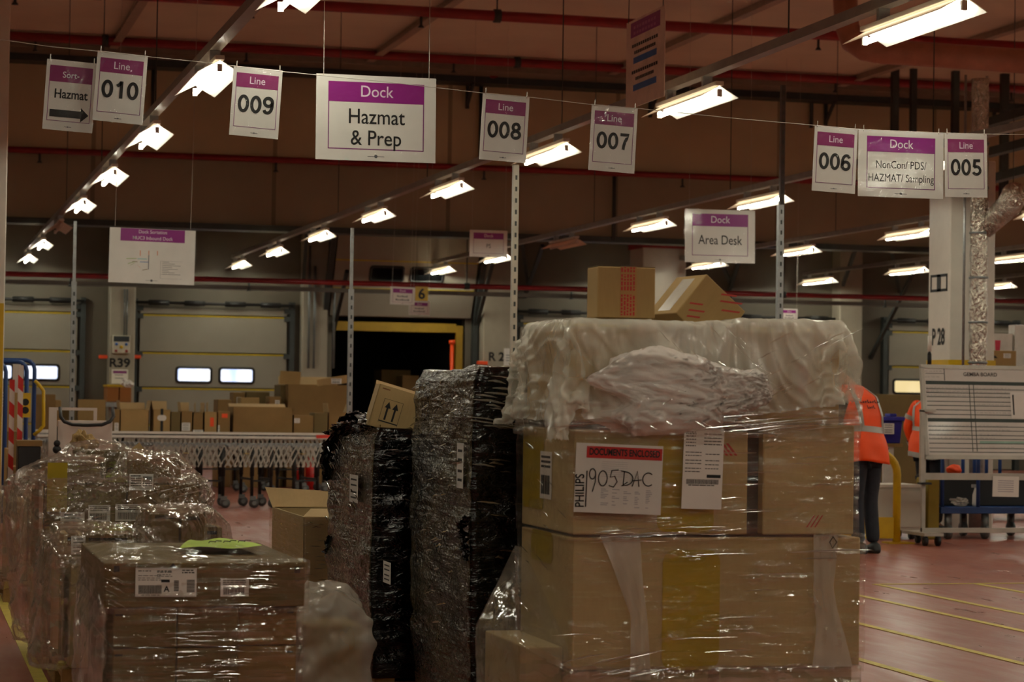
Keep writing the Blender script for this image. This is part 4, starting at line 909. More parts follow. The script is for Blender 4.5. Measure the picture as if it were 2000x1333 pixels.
# a settled sheet, 64 by 54 points, millimetres on the pallet: x, y, z in turn
SHEET = [-58,3,1136,-41,-11,1159,-26,-26,1182,-46,-30,1205,-61,-12,1227,-81,-21,1250,-63,-35,1272,-39,-41,1292,-20,-42,1317,-11,-29,1345,-1,-58,1355,31,-57,1362,10,-45,1340,21,-17,1345,34,-18,1316,65,-21,1315,97,-22,1314,129,-23,1313,161,-25,1312,192,-28,1312,224,-27,1312,256,-25,1312,287,-24,1312,319,-24,1313,351,-23,1313,383,-22,1314,414,-21,1315,446,-20,1315,478,-18,1316,510,-17,1317,541,-16,1318,573,-16,1319,605,-15,1320,637,-15,1321,668,-14,1322,700,-13,1323,732,-12,1324,764,-11,1325,795,-9,1327,827,-7,1328,859,-6,1329,890,-8,1330,922,-14,1332,953,-21,1334,984,-28,1336,1005,-49,1344,1008,-66,1371,1021,-95,1375,1051,-104,1368,1081,-112,1369,1112,-105,1372,1123,-76,1381,1099,-66,1363,1084,-44,1345,1066,-54,1370,1054,-41,1343,1046,-16,1326,1056,-30,1299,1078,-30,1277,1099,-36,1253,1120,-40,1230,1142,-43,1207,1164,-45,1184,1186,-46,1161,
-74,19,1157,-56,6,1180,-38,-8,1202,-24,-25,1226,-46,-26,1249,-62,-9,1271,-79,-23,1294,-62,-44,1311,-44,-36,1335,-28,-49,1360,-7,-49,1383,10,-74,1374,9,-42,1370,34,-43,1352,36,-12,1346,67,-10,1343,98,-9,1341,130,-12,1341,161,-15,1341,193,-18,1341,224,-25,1342,255,-20,1342,287,-18,1342,319,-20,1342,350,-15,1342,382,-13,1343,413,-10,1343,445,-8,1343,477,-6,1344,509,-6,1345,540,-6,1346,572,-6,1348,604,-6,1349,636,-6,1350,667,-6,1351,699,-7,1353,731,-9,1354,762,-7,1355,794,-5,1357,826,-4,1358,858,-3,1359,889,-5,1360,920,-12,1362,951,-21,1364,981,-30,1366,1013,-34,1368,1036,-54,1375,1046,-83,1385,1048,-112,1397,1080,-115,1399,1112,-114,1400,1097,-88,1390,1083,-60,1387,1105,-53,1364,1082,-32,1357,1057,-13,1355,1073,-4,1330,1078,-33,1320,1098,-41,1297,1120,-44,1274,1141,-47,1250,1164,-47,1227,1186,-48,1204,1208,-48,1181,
-85,36,1179,-76,14,1200,-54,8,1223,-38,-7,1246,-24,-23,1269,-45,-21,1293,-63,-7,1315,-72,-30,1335,-60,-53,1354,-49,-37,1379,-32,-64,1380,-8,-73,1398,21,-62,1390,38,-37,1382,37,-6,1375,68,-1,1372,100,-6,1371,129,-18,1371,161,-19,1371,192,-14,1371,224,-19,1372,255,-14,1371,287,-18,1372,318,-16,1372,349,-10,1372,381,-7,1372,413,-5,1373,444,-4,1373,476,-7,1374,507,-3,1375,539,0,1376,571,0,1377,603,-1,1378,634,-1,1380,666,-3,1381,698,-6,1383,729,-4,1384,761,-3,1385,793,-2,1387,825,-1,1388,856,-1,1389,888,-2,1390,919,-8,1392,949,-19,1394,980,-28,1396,1011,-27,1397,1038,-43,1403,1049,-71,1413,1049,-100,1425,1079,-111,1429,1110,-105,1429,1092,-80,1418,1101,-51,1408,1116,-35,1386,1085,-26,1386,1076,1,1374,1096,-7,1350,1099,-37,1340,1120,-46,1318,1141,-49,1294,1163,-47,1271,1185,-49,1248,1207,-49,1225,1229,-46,1202,
-88,56,1201,-84,33,1223,-75,12,1244,-52,10,1266,-38,-6,1290,-23,-21,1313,-45,-18,1336,-66,-11,1358,-70,-36,1377,-59,-59,1396,-35,-39,1396,-12,-50,1416,19,-51,1418,43,-31,1411,40,0,1405,71,5,1401,100,-6,1401,129,-19,1401,161,-17,1401,192,-9,1401,223,-13,1402,255,-10,1401,286,-16,1402,317,-11,1402,349,-5,1402,380,-2,1402,412,-1,1403,444,-4,1403,475,-7,1404,507,-7,1405,538,-1,1406,570,4,1407,602,4,1408,633,3,1410,665,1,1411,696,-4,1413,728,-2,1414,760,-1,1415,792,0,1417,824,1,1418,855,1,1419,887,0,1420,918,-6,1422,948,-17,1424,978,-26,1426,1010,-22,1427,1039,-32,1431,1053,-60,1440,1050,-89,1453,1078,-103,1458,1107,-91,1456,1102,-63,1441,1127,-54,1424,1119,-25,1414,1089,-13,1413,1100,7,1391,1116,-12,1372,1120,-42,1361,1141,-49,1338,1163,-50,1315,1185,-46,1292,1207,-49,1269,1229,-47,1246,1248,-35,1224,
-82,77,1222,-83,54,1244,-80,31,1266,-73,9,1288,-51,12,1310,-32,0,1333,-23,-18,1357,-46,-18,1379,-68,-19,1401,-71,-44,1420,-42,-34,1425,-12,-24,1431,14,-36,1443,44,-25,1440,42,6,1434,74,8,1431,98,-12,1431,129,-18,1431,160,-13,1431,191,-5,1430,223,-5,1431,254,-12,1432,286,-13,1432,317,-6,1432,348,-1,1432,380,1,1432,412,0,1433,443,-3,1434,475,-7,1434,507,-9,1435,538,-6,1436,569,3,1437,600,7,1438,632,6,1440,664,4,1441,695,-1,1443,727,-2,1444,759,0,1446,791,1,1447,822,3,1448,854,4,1449,886,3,1451,917,-3,1452,946,-14,1454,977,-24,1456,1008,-17,1457,1039,-22,1459,1056,-48,1468,1051,-77,1481,1077,-94,1487,1092,-71,1471,1114,-49,1465,1140,-42,1449,1122,-16,1443,1100,5,1435,1122,5,1412,1136,-18,1394,1142,-46,1382,1163,-52,1359,1185,-50,1336,1207,-45,1313,1229,-48,1290,1245,-33,1267,1254,-14,1244,
-75,97,1243,-76,75,1266,-78,52,1288,-76,29,1310,-72,7,1332,-50,11,1354,-28,5,1376,-25,-15,1401,-48,-12,1422,-65,-28,1444,-42,-48,1452,-12,-38,1457,10,-19,1468,42,-20,1470,45,10,1464,76,10,1461,97,-13,1461,129,-16,1461,159,-7,1461,191,-2,1460,222,-5,1461,253,-11,1462,285,-8,1462,316,-1,1462,348,2,1462,379,2,1462,411,1,1463,443,-2,1464,474,-6,1464,506,-9,1465,538,-9,1466,569,-3,1467,599,7,1469,631,9,1470,663,7,1471,694,2,1473,726,0,1474,758,1,1476,789,3,1477,821,5,1478,853,5,1479,885,5,1481,916,0,1482,945,-12,1484,975,-22,1486,1006,-14,1487,1038,-14,1488,1059,-36,1496,1053,-65,1508,1081,-79,1513,1101,-59,1497,1131,-60,1488,1140,-32,1477,1114,-16,1472,1121,10,1456,1141,-1,1434,1155,-23,1417,1163,-51,1403,1185,-53,1380,1206,-45,1357,1228,-48,1334,1241,-30,1311,1248,-10,1287,1251,10,1263,
-71,118,1265,-70,95,1287,-72,73,1309,-73,51,1331,-70,28,1353,-70,5,1376,-48,10,1398,-25,8,1420,-27,-12,1444,-50,-13,1466,-46,-41,1481,-15,-46,1486,16,-40,1489,18,-8,1485,50,-5,1489,77,11,1491,97,-13,1491,129,-13,1491,159,-3,1490,190,0,1491,221,-7,1491,253,-9,1492,284,-2,1492,315,3,1492,347,4,1492,379,3,1493,410,2,1493,442,-1,1494,474,-4,1495,505,-8,1495,537,-11,1496,569,-7,1497,599,4,1499,630,10,1500,661,9,1501,693,6,1503,725,2,1505,756,3,1506,788,4,1507,820,6,1508,852,7,1509,883,7,1511,915,3,1512,945,-8,1514,974,-20,1517,1005,-12,1517,1036,-6,1517,1061,-24,1523,1055,-53,1536,1085,-62,1538,1110,-48,1524,1140,-53,1516,1140,-23,1506,1120,0,1497,1142,10,1477,1159,-9,1458,1169,-34,1442,1185,-54,1424,1205,-45,1401,1227,-46,1378,1236,-27,1355,1243,-7,1330,1247,13,1306,1248,33,1281,
-69,139,1286,-71,117,1308,-68,94,1330,-68,71,1353,-72,49,1375,-75,26,1397,-69,4,1419,-46,6,1442,-24,11,1464,-28,-10,1486,-45,-26,1508,-19,-41,1516,12,-35,1519,14,-4,1514,46,-1,1518,75,10,1521,97,-13,1521,128,-10,1521,158,2,1520,190,1,1521,220,-7,1521,252,-4,1522,283,3,1521,315,6,1522,347,6,1522,378,4,1523,410,2,1523,442,-1,1524,473,-4,1525,505,-6,1525,536,-11,1526,568,-11,1527,599,-2,1528,629,9,1530,660,10,1532,692,9,1533,723,4,1535,755,4,1536,787,6,1537,819,7,1538,850,8,1540,882,8,1541,914,6,1542,944,-3,1544,973,-16,1546,1005,-15,1547,1033,0,1547,1062,-12,1551,1057,-41,1564,1088,-40,1557,1119,-38,1551,1149,-44,1543,1132,-19,1535,1137,9,1520,1161,5,1500,1170,-21,1483,1183,-44,1467,1206,-48,1445,1227,-42,1422,1225,-22,1397,1229,-3,1372,1241,17,1349,1244,37,1325,1247,57,1300,
-65,160,1308,-71,138,1330,-67,115,1352,-69,92,1374,-72,70,1396,-78,47,1418,-76,25,1441,-67,4,1463,-45,7,1485,-22,10,1507,-35,-8,1529,-23,-32,1545,9,-31,1549,10,0,1544,42,2,1548,73,8,1551,97,-12,1552,128,-5,1551,157,6,1550,188,-1,1551,220,-5,1552,251,1,1551,282,7,1551,314,8,1552,346,6,1552,377,2,1553,409,-1,1553,441,-4,1554,472,-6,1555,504,-8,1555,536,-9,1556,568,-12,1557,599,-8,1558,628,5,1560,659,11,1562,691,10,1563,722,6,1565,754,6,1566,786,7,1567,817,8,1569,849,9,1570,881,9,1571,913,8,1572,944,1,1574,973,-12,1576,1004,-14,1577,1030,5,1576,1062,0,1579,1065,-29,1590,1094,-41,1587,1125,-44,1580,1154,-33,1571,1139,-6,1561,1157,12,1543,1175,-6,1525,1181,-33,1509,1204,-41,1488,1224,-35,1465,1232,-18,1440,1225,2,1416,1225,21,1390,1232,40,1366,1244,60,1344,1247,80,1320,
-44,169,1327,-58,155,1351,-70,136,1374,-77,113,1395,-80,91,1417,-82,68,1439,-80,46,1462,-76,24,1484,-66,4,1507,-43,6,1529,-20,7,1551,-25,-18,1571,5,-27,1578,6,5,1574,37,10,1577,68,4,1581,97,-10,1582,125,4,1580,157,6,1580,188,-2,1581,219,-1,1582,250,6,1581,282,9,1581,314,8,1582,345,5,1582,377,1,1583,408,-3,1584,440,-5,1584,472,-7,1585,503,-9,1586,535,-11,1586,567,-12,1587,599,-12,1588,628,-1,1590,658,10,1592,690,12,1593,721,8,1595,753,7,1596,784,8,1597,816,9,1599,848,9,1600,880,10,1601,911,9,1603,943,4,1604,972,-8,1606,1004,-11,1607,1029,8,1606,1060,11,1606,1075,-15,1615,1101,-33,1615,1132,-37,1609,1157,-20,1598,1149,8,1586,1174,7,1567,1180,-20,1551,1201,-34,1532,1222,-28,1509,1229,-11,1483,1237,6,1458,1229,25,1434,1225,45,1409,1226,64,1383,1240,83,1363,1239,103,1338,
-46,140,1321,-38,133,1351,-42,128,1382,-53,121,1411,-66,108,1437,-77,89,1460,-80,68,1483,-80,45,1506,-75,24,1528,-63,4,1551,-40,-2,1572,-17,1,1593,-1,-22,1608,3,9,1603,34,9,1607,63,-4,1609,95,-2,1611,124,10,1609,156,4,1610,187,0,1611,218,4,1611,250,10,1611,281,10,1612,313,8,1612,345,4,1613,376,1,1613,408,0,1614,440,1,1614,471,0,1614,503,-1,1615,535,-6,1616,566,-4,1616,598,0,1616,629,-6,1620,657,7,1622,688,13,1624,720,9,1625,752,9,1626,783,9,1628,815,10,1629,847,10,1630,878,10,1631,910,10,1633,942,7,1634,972,-3,1636,1003,-9,1638,1028,10,1636,1060,11,1637,1091,3,1634,1108,-22,1643,1139,-30,1637,1159,-8,1626,1167,18,1609,1179,-7,1593,1198,-25,1575,1219,-21,1552,1232,-6,1527,1239,11,1501,1244,30,1475,1241,48,1450,1230,68,1428,1222,87,1403,1215,96,1373,1210,99,1342,
-50,110,1315,-42,104,1345,-40,98,1377,-40,93,1408,-42,89,1440,-48,86,1470,-59,81,1500,-69,66,1526,-75,45,1549,-72,24,1572,-58,6,1595,-37,-6,1615,-13,-15,1634,-1,13,1633,30,5,1636,61,2,1639,92,10,1638,124,10,1640,155,4,1641,186,3,1641,217,10,1641,249,10,1641,281,10,1642,313,8,1642,344,5,1643,376,5,1643,408,6,1643,439,6,1644,471,6,1644,503,5,1644,534,1,1645,565,8,1644,597,11,1643,626,0,1649,658,2,1652,687,14,1654,719,10,1655,750,10,1657,782,10,1658,814,10,1659,845,10,1660,877,9,1662,909,10,1663,941,9,1664,971,2,1666,1002,-6,1668,1029,10,1667,1060,4,1666,1091,11,1663,1116,-8,1668,1146,-18,1664,1155,9,1650,1182,9,1633,1194,-16,1617,1216,-12,1595,1232,-1,1570,1238,17,1544,1237,36,1519,1228,50,1492,1216,58,1463,1203,64,1435,1197,71,1405,1199,70,1373,1203,69,1341,
-54,81,1310,-50,75,1341,-50,70,1372,-50,65,1404,-47,60,1435,-55,57,1466,-46,54,1496,-43,52,1528,-47,49,1559,-56,43,1589,-63,27,1615,-49,9,1638,-28,-3,1658,-3,16,1663,27,9,1666,60,10,1667,91,11,1669,123,11,1670,154,6,1671,185,10,1671,217,10,1671,249,10,1672,280,10,1672,312,9,1673,344,9,1673,376,10,1673,407,10,1673,439,10,1674,471,10,1674,503,11,1674,534,9,1675,565,16,1673,596,23,1671,624,9,1678,655,4,1682,685,13,1684,717,10,1686,749,10,1687,781,10,1688,812,10,1689,844,10,1691,876,9,1692,908,9,1693,939,10,1694,970,1,1696,1001,-3,1698,1030,10,1697,1062,10,1695,1093,10,1693,1125,9,1692,1153,-6,1691,1170,16,1675,1189,-4,1660,1212,-3,1638,1225,10,1612,1219,23,1583,1211,29,1553,1208,31,1522,1204,34,1490,1209,28,1460,1206,35,1429,1194,41,1400,1213,42,1375,1223,47,1345,
-60,51,1305,-58,46,1337,-57,41,1368,-55,36,1399,-52,30,1430,-49,27,1462,-45,24,1493,-41,22,1525,-38,20,1556,-35,21,1588,-34,23,1620,-36,34,1650,-32,19,1678,-6,10,1694,27,9,1698,58,10,1699,90,11,1700,121,11,1700,153,12,1700,185,12,1701,217,12,1701,248,13,1702,280,13,1702,312,13,1703,344,13,1703,375,14,1703,407,14,1703,439,15,1703,471,15,1704,502,16,1704,534,16,1704,566,22,1703,595,34,1699,626,28,1701,653,15,1710,685,11,1714,715,12,1717,748,12,1718,780,13,1719,811,13,1720,843,13,1721,875,13,1722,906,13,1723,938,12,1725,970,13,1724,1001,16,1721,1032,11,1727,1063,11,1725,1095,11,1724,1127,9,1723,1157,9,1718,1184,10,1701,1204,16,1677,1206,25,1646,1196,17,1617,1190,12,1586,1187,11,1554,1185,10,1523,1185,10,1491,1187,10,1459,1189,10,1427,1189,11,1395,1201,17,1366,1209,22,1336,
-38,31,1301,-33,31,1333,-29,31,1364,-25,31,1396,-22,32,1427,-19,32,1459,-16,32,1490,-13,32,1522,-10,32,1554,-8,32,1585,-8,31,1617,-8,32,1649,-9,32,1681,-8,33,1714,24,29,1723,57,30,1723,89,31,1723,120,32,1722,152,33,1722,184,33,1723,216,33,1723,248,34,1723,280,34,1724,311,34,1724,343,35,1724,375,36,1724,407,37,1723,438,38,1723,470,40,1721,502,42,1719,533,45,1714,563,42,1724,595,42,1728,626,42,1728,658,41,1725,688,40,1718,713,35,1738,747,35,1738,779,36,1739,811,36,1739,842,37,1740,874,37,1741,906,37,1741,938,37,1742,970,37,1742,1001,37,1744,1033,37,1743,1065,37,1741,1097,37,1739,1129,35,1740,1164,34,1735,1184,38,1710,1192,44,1678,1180,40,1649,1180,41,1617,1180,41,1585,1180,40,1554,1179,40,1522,1178,39,1491,1177,39,1459,1180,39,1427,1177,38,1395,1179,38,1363,1183,37,1332,
-42,61,1304,-27,61,1332,-23,61,1363,-19,61,1395,-16,61,1426,-12,61,1458,-10,62,1490,-10,62,1521,-12,62,1553,-10,62,1585,-10,62,1617,-10,62,1648,-10,63,1680,-7,63,1713,23,61,1727,56,62,1726,88,62,1726,120,63,1725,152,63,1725,184,63,1725,216,64,1725,247,64,1725,279,64,1725,311,65,1725,343,65,1725,374,65,1718,405,66,1715,437,67,1715,468,70,1720,500,72,1722,532,73,1723,564,73,1721,595,71,1718,627,69,1715,658,69,1715,690,70,1718,715,67,1739,747,67,1741,779,67,1740,811,67,1740,842,67,1740,874,67,1740,906,67,1740,938,67,1740,970,67,1740,1001,67,1740,1033,67,1740,1065,67,1739,1097,67,1739,1129,67,1740,1163,66,1738,1182,68,1711,1179,69,1677,1179,70,1646,1191,69,1617,1191,69,1585,1190,69,1553,1189,68,1522,1186,68,1490,1184,68,1458,1180,69,1427,1182,68,1395,1186,68,1363,1186,67,1332,
-39,91,1302,-27,91,1331,-21,91,1363,-17,91,1394,-13,91,1426,-10,92,1458,-10,92,1489,-10,92,1521,-13,92,1553,-10,92,1585,-10,92,1616,-9,93,1648,-11,93,1680,-5,93,1712,24,92,1726,56,92,1724,88,93,1724,120,93,1725,152,93,1725,184,94,1725,215,94,1725,247,94,1725,279,94,1725,311,95,1725,342,95,1725,374,95,1718,405,96,1711,436,96,1706,468,96,1705,500,96,1705,531,97,1704,563,97,1704,595,97,1704,627,98,1706,657,99,1713,685,97,1730,715,97,1739,747,97,1740,779,97,1740,811,97,1740,842,97,1740,874,97,1740,906,97,1740,938,97,1740,970,97,1740,1001,97,1740,1033,97,1740,1065,97,1740,1097,97,1739,1129,97,1739,1162,97,1738,1180,99,1712,1179,100,1679,1180,100,1647,1192,99,1617,1191,99,1585,1190,99,1553,1188,99,1522,1187,99,1490,1186,99,1458,1187,98,1427,1185,98,1395,1188,98,1363,1185,98,1331,
-38,121,1302,-26,121,1331,-20,121,1363,-16,121,1394,-12,122,1426,-10,122,1458,-10,122,1489,-11,122,1521,-12,122,1553,-12,123,1585,-10,123,1616,-10,123,1648,-13,123,1680,-4,123,1711,24,123,1727,56,123,1725,88,123,1725,120,123,1725,152,124,1725,183,124,1725,215,124,1725,247,124,1725,279,125,1725,310,125,1725,342,125,1725,373,126,1718,404,126,1712,436,126,1707,467,126,1703,499,126,1701,531,127,1700,563,127,1700,594,127,1701,624,128,1712,654,128,1722,686,127,1726,715,127,1739,747,127,1740,779,127,1740,811,127,1740,842,127,1740,874,128,1740,906,128,1740,938,128,1740,970,128,1740,1001,128,1740,1033,128,1740,1065,128,1740,1097,127,1740,1129,127,1740,1161,128,1738,1180,129,1712,1179,130,1679,1188,129,1649,1188,129,1617,1188,129,1585,1188,129,1553,1188,129,1522,1188,129,1490,1189,129,1458,1190,128,1426,1190,128,1395,1188,128,1363,1186,128,1331,
-38,151,1302,-26,151,1331,-19,151,1362,-17,152,1394,-14,152,1426,-11,152,1457,-10,152,1489,-10,152,1521,-11,153,1553,-11,153,1585,-10,153,1616,-10,153,1648,-14,153,1680,-3,153,1710,24,153,1727,56,153,1725,88,153,1725,120,154,1725,151,154,1725,183,154,1725,215,154,1725,247,155,1725,278,155,1725,310,155,1725,342,155,1725,373,156,1718,404,156,1712,436,156,1707,467,156,1703,499,157,1700,531,157,1699,562,157,1698,594,157,1704,625,157,1707,656,157,1714,686,157,1725,715,157,1738,747,158,1740,779,158,1740,811,158,1740,842,158,1740,874,158,1740,906,158,1740,938,158,1740,970,158,1740,1001,158,1740,1033,158,1740,1065,158,1740,1097,158,1740,1128,158,1740,1160,158,1737,1180,159,1712,1185,159,1680,1188,160,1649,1189,159,1617,1190,159,1585,1191,159,1553,1191,159,1522,1191,159,1490,1191,159,1458,1191,159,1426,1190,158,1395,1188,158,1363,1187,158,1331,
-40,181,1303,-26,182,1331,-20,182,1362,-19,182,1394,-17,182,1426,-15,182,1458,-13,182,1489,-11,183,1521,-11,183,1553,-10,183,1585,-10,183,1616,-10,183,1648,-14,183,1680,-3,183,1710,24,183,1728,56,183,1725,88,184,1725,119,184,1725,151,184,1725,183,184,1725,215,185,1725,246,185,1725,278,185,1725,310,185,1725,342,186,1725,373,186,1718,404,186,1712,435,186,1707,467,187,1703,499,187,1700,530,187,1699,562,187,1699,594,187,1701,625,188,1707,656,188,1715,686,188,1725,715,188,1738,747,188,1740,779,188,1740,811,188,1740,842,188,1740,874,188,1740,906,188,1740,938,188,1740,970,188,1740,1001,188,1740,1033,188,1740,1065,188,1740,1097,188,1740,1128,188,1740,1160,188,1737,1180,189,1712,1180,189,1680,1180,189,1648,1181,189,1616,1183,189,1585,1186,189,1553,1188,189,1521,1189,189,1490,1190,189,1458,1190,189,1426,1189,189,1394,1188,188,1363,1187,188,1331,
-40,212,1302,-26,212,1331,-20,212,1362,-19,212,1394,-19,212,1426,-18,212,1458,-17,212,1489,-16,213,1521,-14,213,1553,-13,213,1585,-11,213,1616,-10,213,1648,-14,213,1680,-3,214,1709,24,214,1728,56,214,1725,87,214,1725,119,214,1725,151,214,1725,183,215,1725,214,215,1725,246,215,1725,278,215,1725,310,216,1725,342,216,1725,373,216,1718,404,216,1712,435,217,1707,467,217,1703,498,217,1700,530,217,1699,562,217,1699,594,218,1702,625,218,1707,656,218,1715,686,218,1725,715,218,1738,747,218,1740,779,218,1740,811,218,1740,842,218,1740,874,218,1740,906,218,1740,938,218,1740,970,218,1740,1001,218,1740,1033,218,1740,1065,218,1740,1097,218,1740,1128,218,1740,1160,218,1737,1179,219,1712,1180,219,1680,1180,219,1648,1180,219,1616,1180,219,1585,1181,219,1553,1182,219,1521,1184,219,1490,1186,219,1458,1188,219,1426,1189,219,1394,1188,219,1363,1187,219,1331,
-40,242,1302,-26,242,1331,-20,242,1362,-18,242,1394,-17,242,1426,-16,243,1457,-15,243,1489,-14,243,1521,-13,243,1553,-12,243,1584,-11,243,1616,-10,244,1648,-14,244,1680,-3,244,1709,23,244,1728,56,244,1725,87,244,1725,119,244,1725,151,245,1725,182,245,1725,214,245,1725,246,245,1725,278,246,1725,310,246,1725,341,246,1725,373,246,1718,404,247,1712,435,247,1706,466,247,1703,498,247,1700,530,247,1699,562,248,1700,593,248,1703,625,248,1708,656,248,1715,686,248,1725,715,248,1738,747,248,1740,779,248,1740,811,248,1740,842,248,1740,874,248,1740,906,248,1740,938,248,1740,969,248,1740,1001,248,1740,1033,249,1740,1065,249,1740,1097,249,1740,1128,249,1740,1160,249,1737,1180,249,1712,1180,249,1680,1180,249,1648,1180,249,1616,1180,249,1585,1180,249,1553,1180,249,1521,1181,249,1489,1182,249,1458,1184,249,1426,1186,249,1394,1187,249,1362,1187,249,1331,
-40,272,1302,-26,272,1331,-20,272,1362,-17,272,1394,-16,273,1425,-15,273,1457,-14,273,1489,-13,273,1521,-12,273,1552,-11,273,1584,-10,274,1616,-10,274,1648,-14,274,1679,-3,274,1709,23,274,1728,55,274,1725,87,274,1725,119,275,1725,151,275,1725,182,275,1725,214,275,1725,246,276,1725,278,276,1725,309,276,1725,341,276,1725,372,277,1718,403,277,1711,435,277,1706,466,277,1702,498,277,1700,530,278,1700,562,278,1701,593,278,1703,625,278,1708,655,278,1716,686,278,1726,715,278,1738,747,278,1740,779,278,1740,810,278,1740,842,279,1740,874,279,1740,906,279,1740,938,279,1740,969,279,1740,1001,279,1740,1033,279,1740,1065,279,1740,1097,279,1740,1128,279,1740,1160,279,1737,1180,279,1712,1182,279,1680,1183,279,1648,1183,279,1616,1182,279,1585,1182,279,1553,1181,279,1521,1181,279,1489,1181,279,1458,1182,279,1426,1183,279,1394,1185,279,1362,1186,279,1331,
-40,302,1302,-27,302,1331,-20,302,1362,-17,303,1394,-15,303,1425,-14,303,1457,-13,303,1489,-12,303,1521,-11,303,1552,-11,304,1584,-10,304,1616,-10,304,1648,-14,304,1679,-3,304,1709,23,304,1728,55,304,1725,87,305,1725,119,305,1725,150,305,1725,182,305,1725,214,306,1725,246,306,1725,277,306,1725,309,306,1725,341,307,1725,372,307,1718,403,307,1711,434,307,1706,466,308,1702,498,308,1700,529,308,1700,561,308,1701,593,308,1704,624,308,1709,655,308,1717,685,308,1726,715,308,1738,747,309,1740,779,309,1740,810,309,1740,842,309,1740,874,309,1740,906,309,1740,938,309,1740,969,309,1740,1001,309,1740,1033,309,1740,1065,309,1740,1096,309,1740,1128,309,1740,1160,309,1737,1180,309,1712,1180,309,1680,1182,309,1648,1183,309,1617,1183,309,1585,1183,309,1553,1183,309,1521,1182,309,1489,1181,309,1458,1181,309,1426,1182,309,1394,1183,309,1362,1185,309,1331,
-40,332,1302,-27,333,1331,-19,333,1362,-16,333,1393,-14,333,1425,-13,333,1457,-12,333,1489,-11,333,1520,-11,334,1552,-11,334,1584,-11,334,1616,-11,334,1647,-14,334,1679,-3,334,1709,23,334,1728,55,335,1725,87,335,1725,118,335,1725,150,335,1725,182,336,1725,214,336,1725,246,336,1725,277,336,1725,309,337,1725,341,337,1725,372,337,1718,403,337,1711,434,338,1706,466,338,1702,497,338,1700,529,338,1700,561,338,1702,593,339,1705,624,339,1710,655,339,1718,685,339,1727,715,339,1738,747,339,1740,779,339,1740,810,339,1740,842,339,1740,874,339,1740,906,339,1740,938,339,1740,969,339,1740,1001,339,1740,1033,339,1740,1065,339,1740,1096,339,1740,1128,339,1740,1160,339,1737,1180,339,1712,1180,339,1680,1180,339,1648,1181,339,1617,1183,339,1585,1183,339,1553,1183,339,1521,1183,339,1489,1182,339,1458,1181,339,1426,1181,339,1394,1183,339,1362,1185,339,1331,
-40,363,1302,-27,363,1331,-19,363,1362,-15,363,1393,-13,363,1425,-12,363,1457,-11,363,1488,-11,364,1520,-11,364,1552,-11,364,1584,-11,364,1616,-11,364,1647,-14,364,1679,-3,364,1709,23,365,1728,55,365,1725,86,365,1725,118,365,1725,150,366,1725,182,366,1725,214,366,1725,245,366,1725,277,367,1725,309,367,1725,341,367,1725,372,367,1718,403,368,1711,434,368,1706,466,368,1702,497,368,1701,529,368,1701,561,369,1703,592,369,1706,624,369,1711,655,369,1718,685,369,1727,715,369,1738,747,369,1740,779,369,1740,810,369,1740,842,369,1740,874,369,1740,906,369,1740,938,369,1740,969,369,1740,1001,369,1740,1033,369,1740,1065,369,1740,1096,369,1740,1128,369,1740,1160,369,1737,1180,369,1712,1183,369,1680,1183,370,1648,1183,370,1617,1182,370,1585,1183,370,1553,1183,370,1521,1183,370,1489,1182,370,1458,1181,370,1426,1181,370,1394,1183,370,1362,1184,370,1331,
-40,393,1302,-27,393,1331,-18,393,1362,-14,393,1393,-13,393,1425,-11,394,1457,-11,394,1488,-12,394,1520,-12,394,1552,-12,394,1584,-12,394,1615,-12,394,1647,-14,395,1679,-3,395,1709,23,395,1727,55,395,1725,86,395,1725,118,396,1725,150,396,1725,182,396,1725,213,396,1725,245,397,1725,277,397,1725,309,397,1725,340,397,1725,372,397,1718,402,398,1711,434,398,1706,465,398,1703,497,398,1701,529,399,1701,561,399,1703,592,399,1707,623,399,1712,654,399,1719,685,399,1728,715,399,1738,747,399,1740,779,399,1740,810,399,1740,842,399,1740,874,399,1740,906,399,1740,937,400,1740,969,400,1740,1001,400,1740,1033,400,1740,1065,400,1740,1096,400,1740,1128,400,1740,1160,400,1737,1180,400,1712,1182,400,1680,1183,400,1648,1183,400,1617,1183,400,1585,1183,400,1553,1182,400,1521,1182,400,1489,1181,400,1458,1181,400,1426,1182,400,1394,1183,400,1362,1184,400,1330,
-40,423,1302,-30,423,1332,-17,423,1361,-14,423,1393,-12,424,1425,-11,424,1456,-11,424,1488,-11,424,1520,-12,424,1552,-13,424,1584,-13,425,1615,-13,425,1647,-14,425,1679,-3,425,1709,23,425,1727,54,425,1725,86,426,1725,118,426,1725,150,426,1725,181,426,1725,213,427,1725,245,427,1725,277,427,1725,308,427,1725,340,427,1725,371,428,1719,402,428,1711,434,428,1706,465,428,1703,497,429,1701,529,429,1702,560,429,1704,592,429,1707,623,429,1713,654,429,1719,685,429,1728,715,429,1738,747,429,1740,779,429,1740,810,430,1740,842,430,1740,874,430,1740,906,430,1740,937,430,1740,969,430,1740,1001,430,1740,1033,430,1740,1065,430,1740,1096,430,1740,1128,430,1740,1160,430,1737,1180,430,1712,1180,430,1680,1181,430,1648,1182,430,1617,1182,430,1585,1182,430,1553,1182,430,1521,1181,430,1489,1181,430,1458,1182,430,1426,1182,430,1394,1183,430,1362,1184,430,1330,
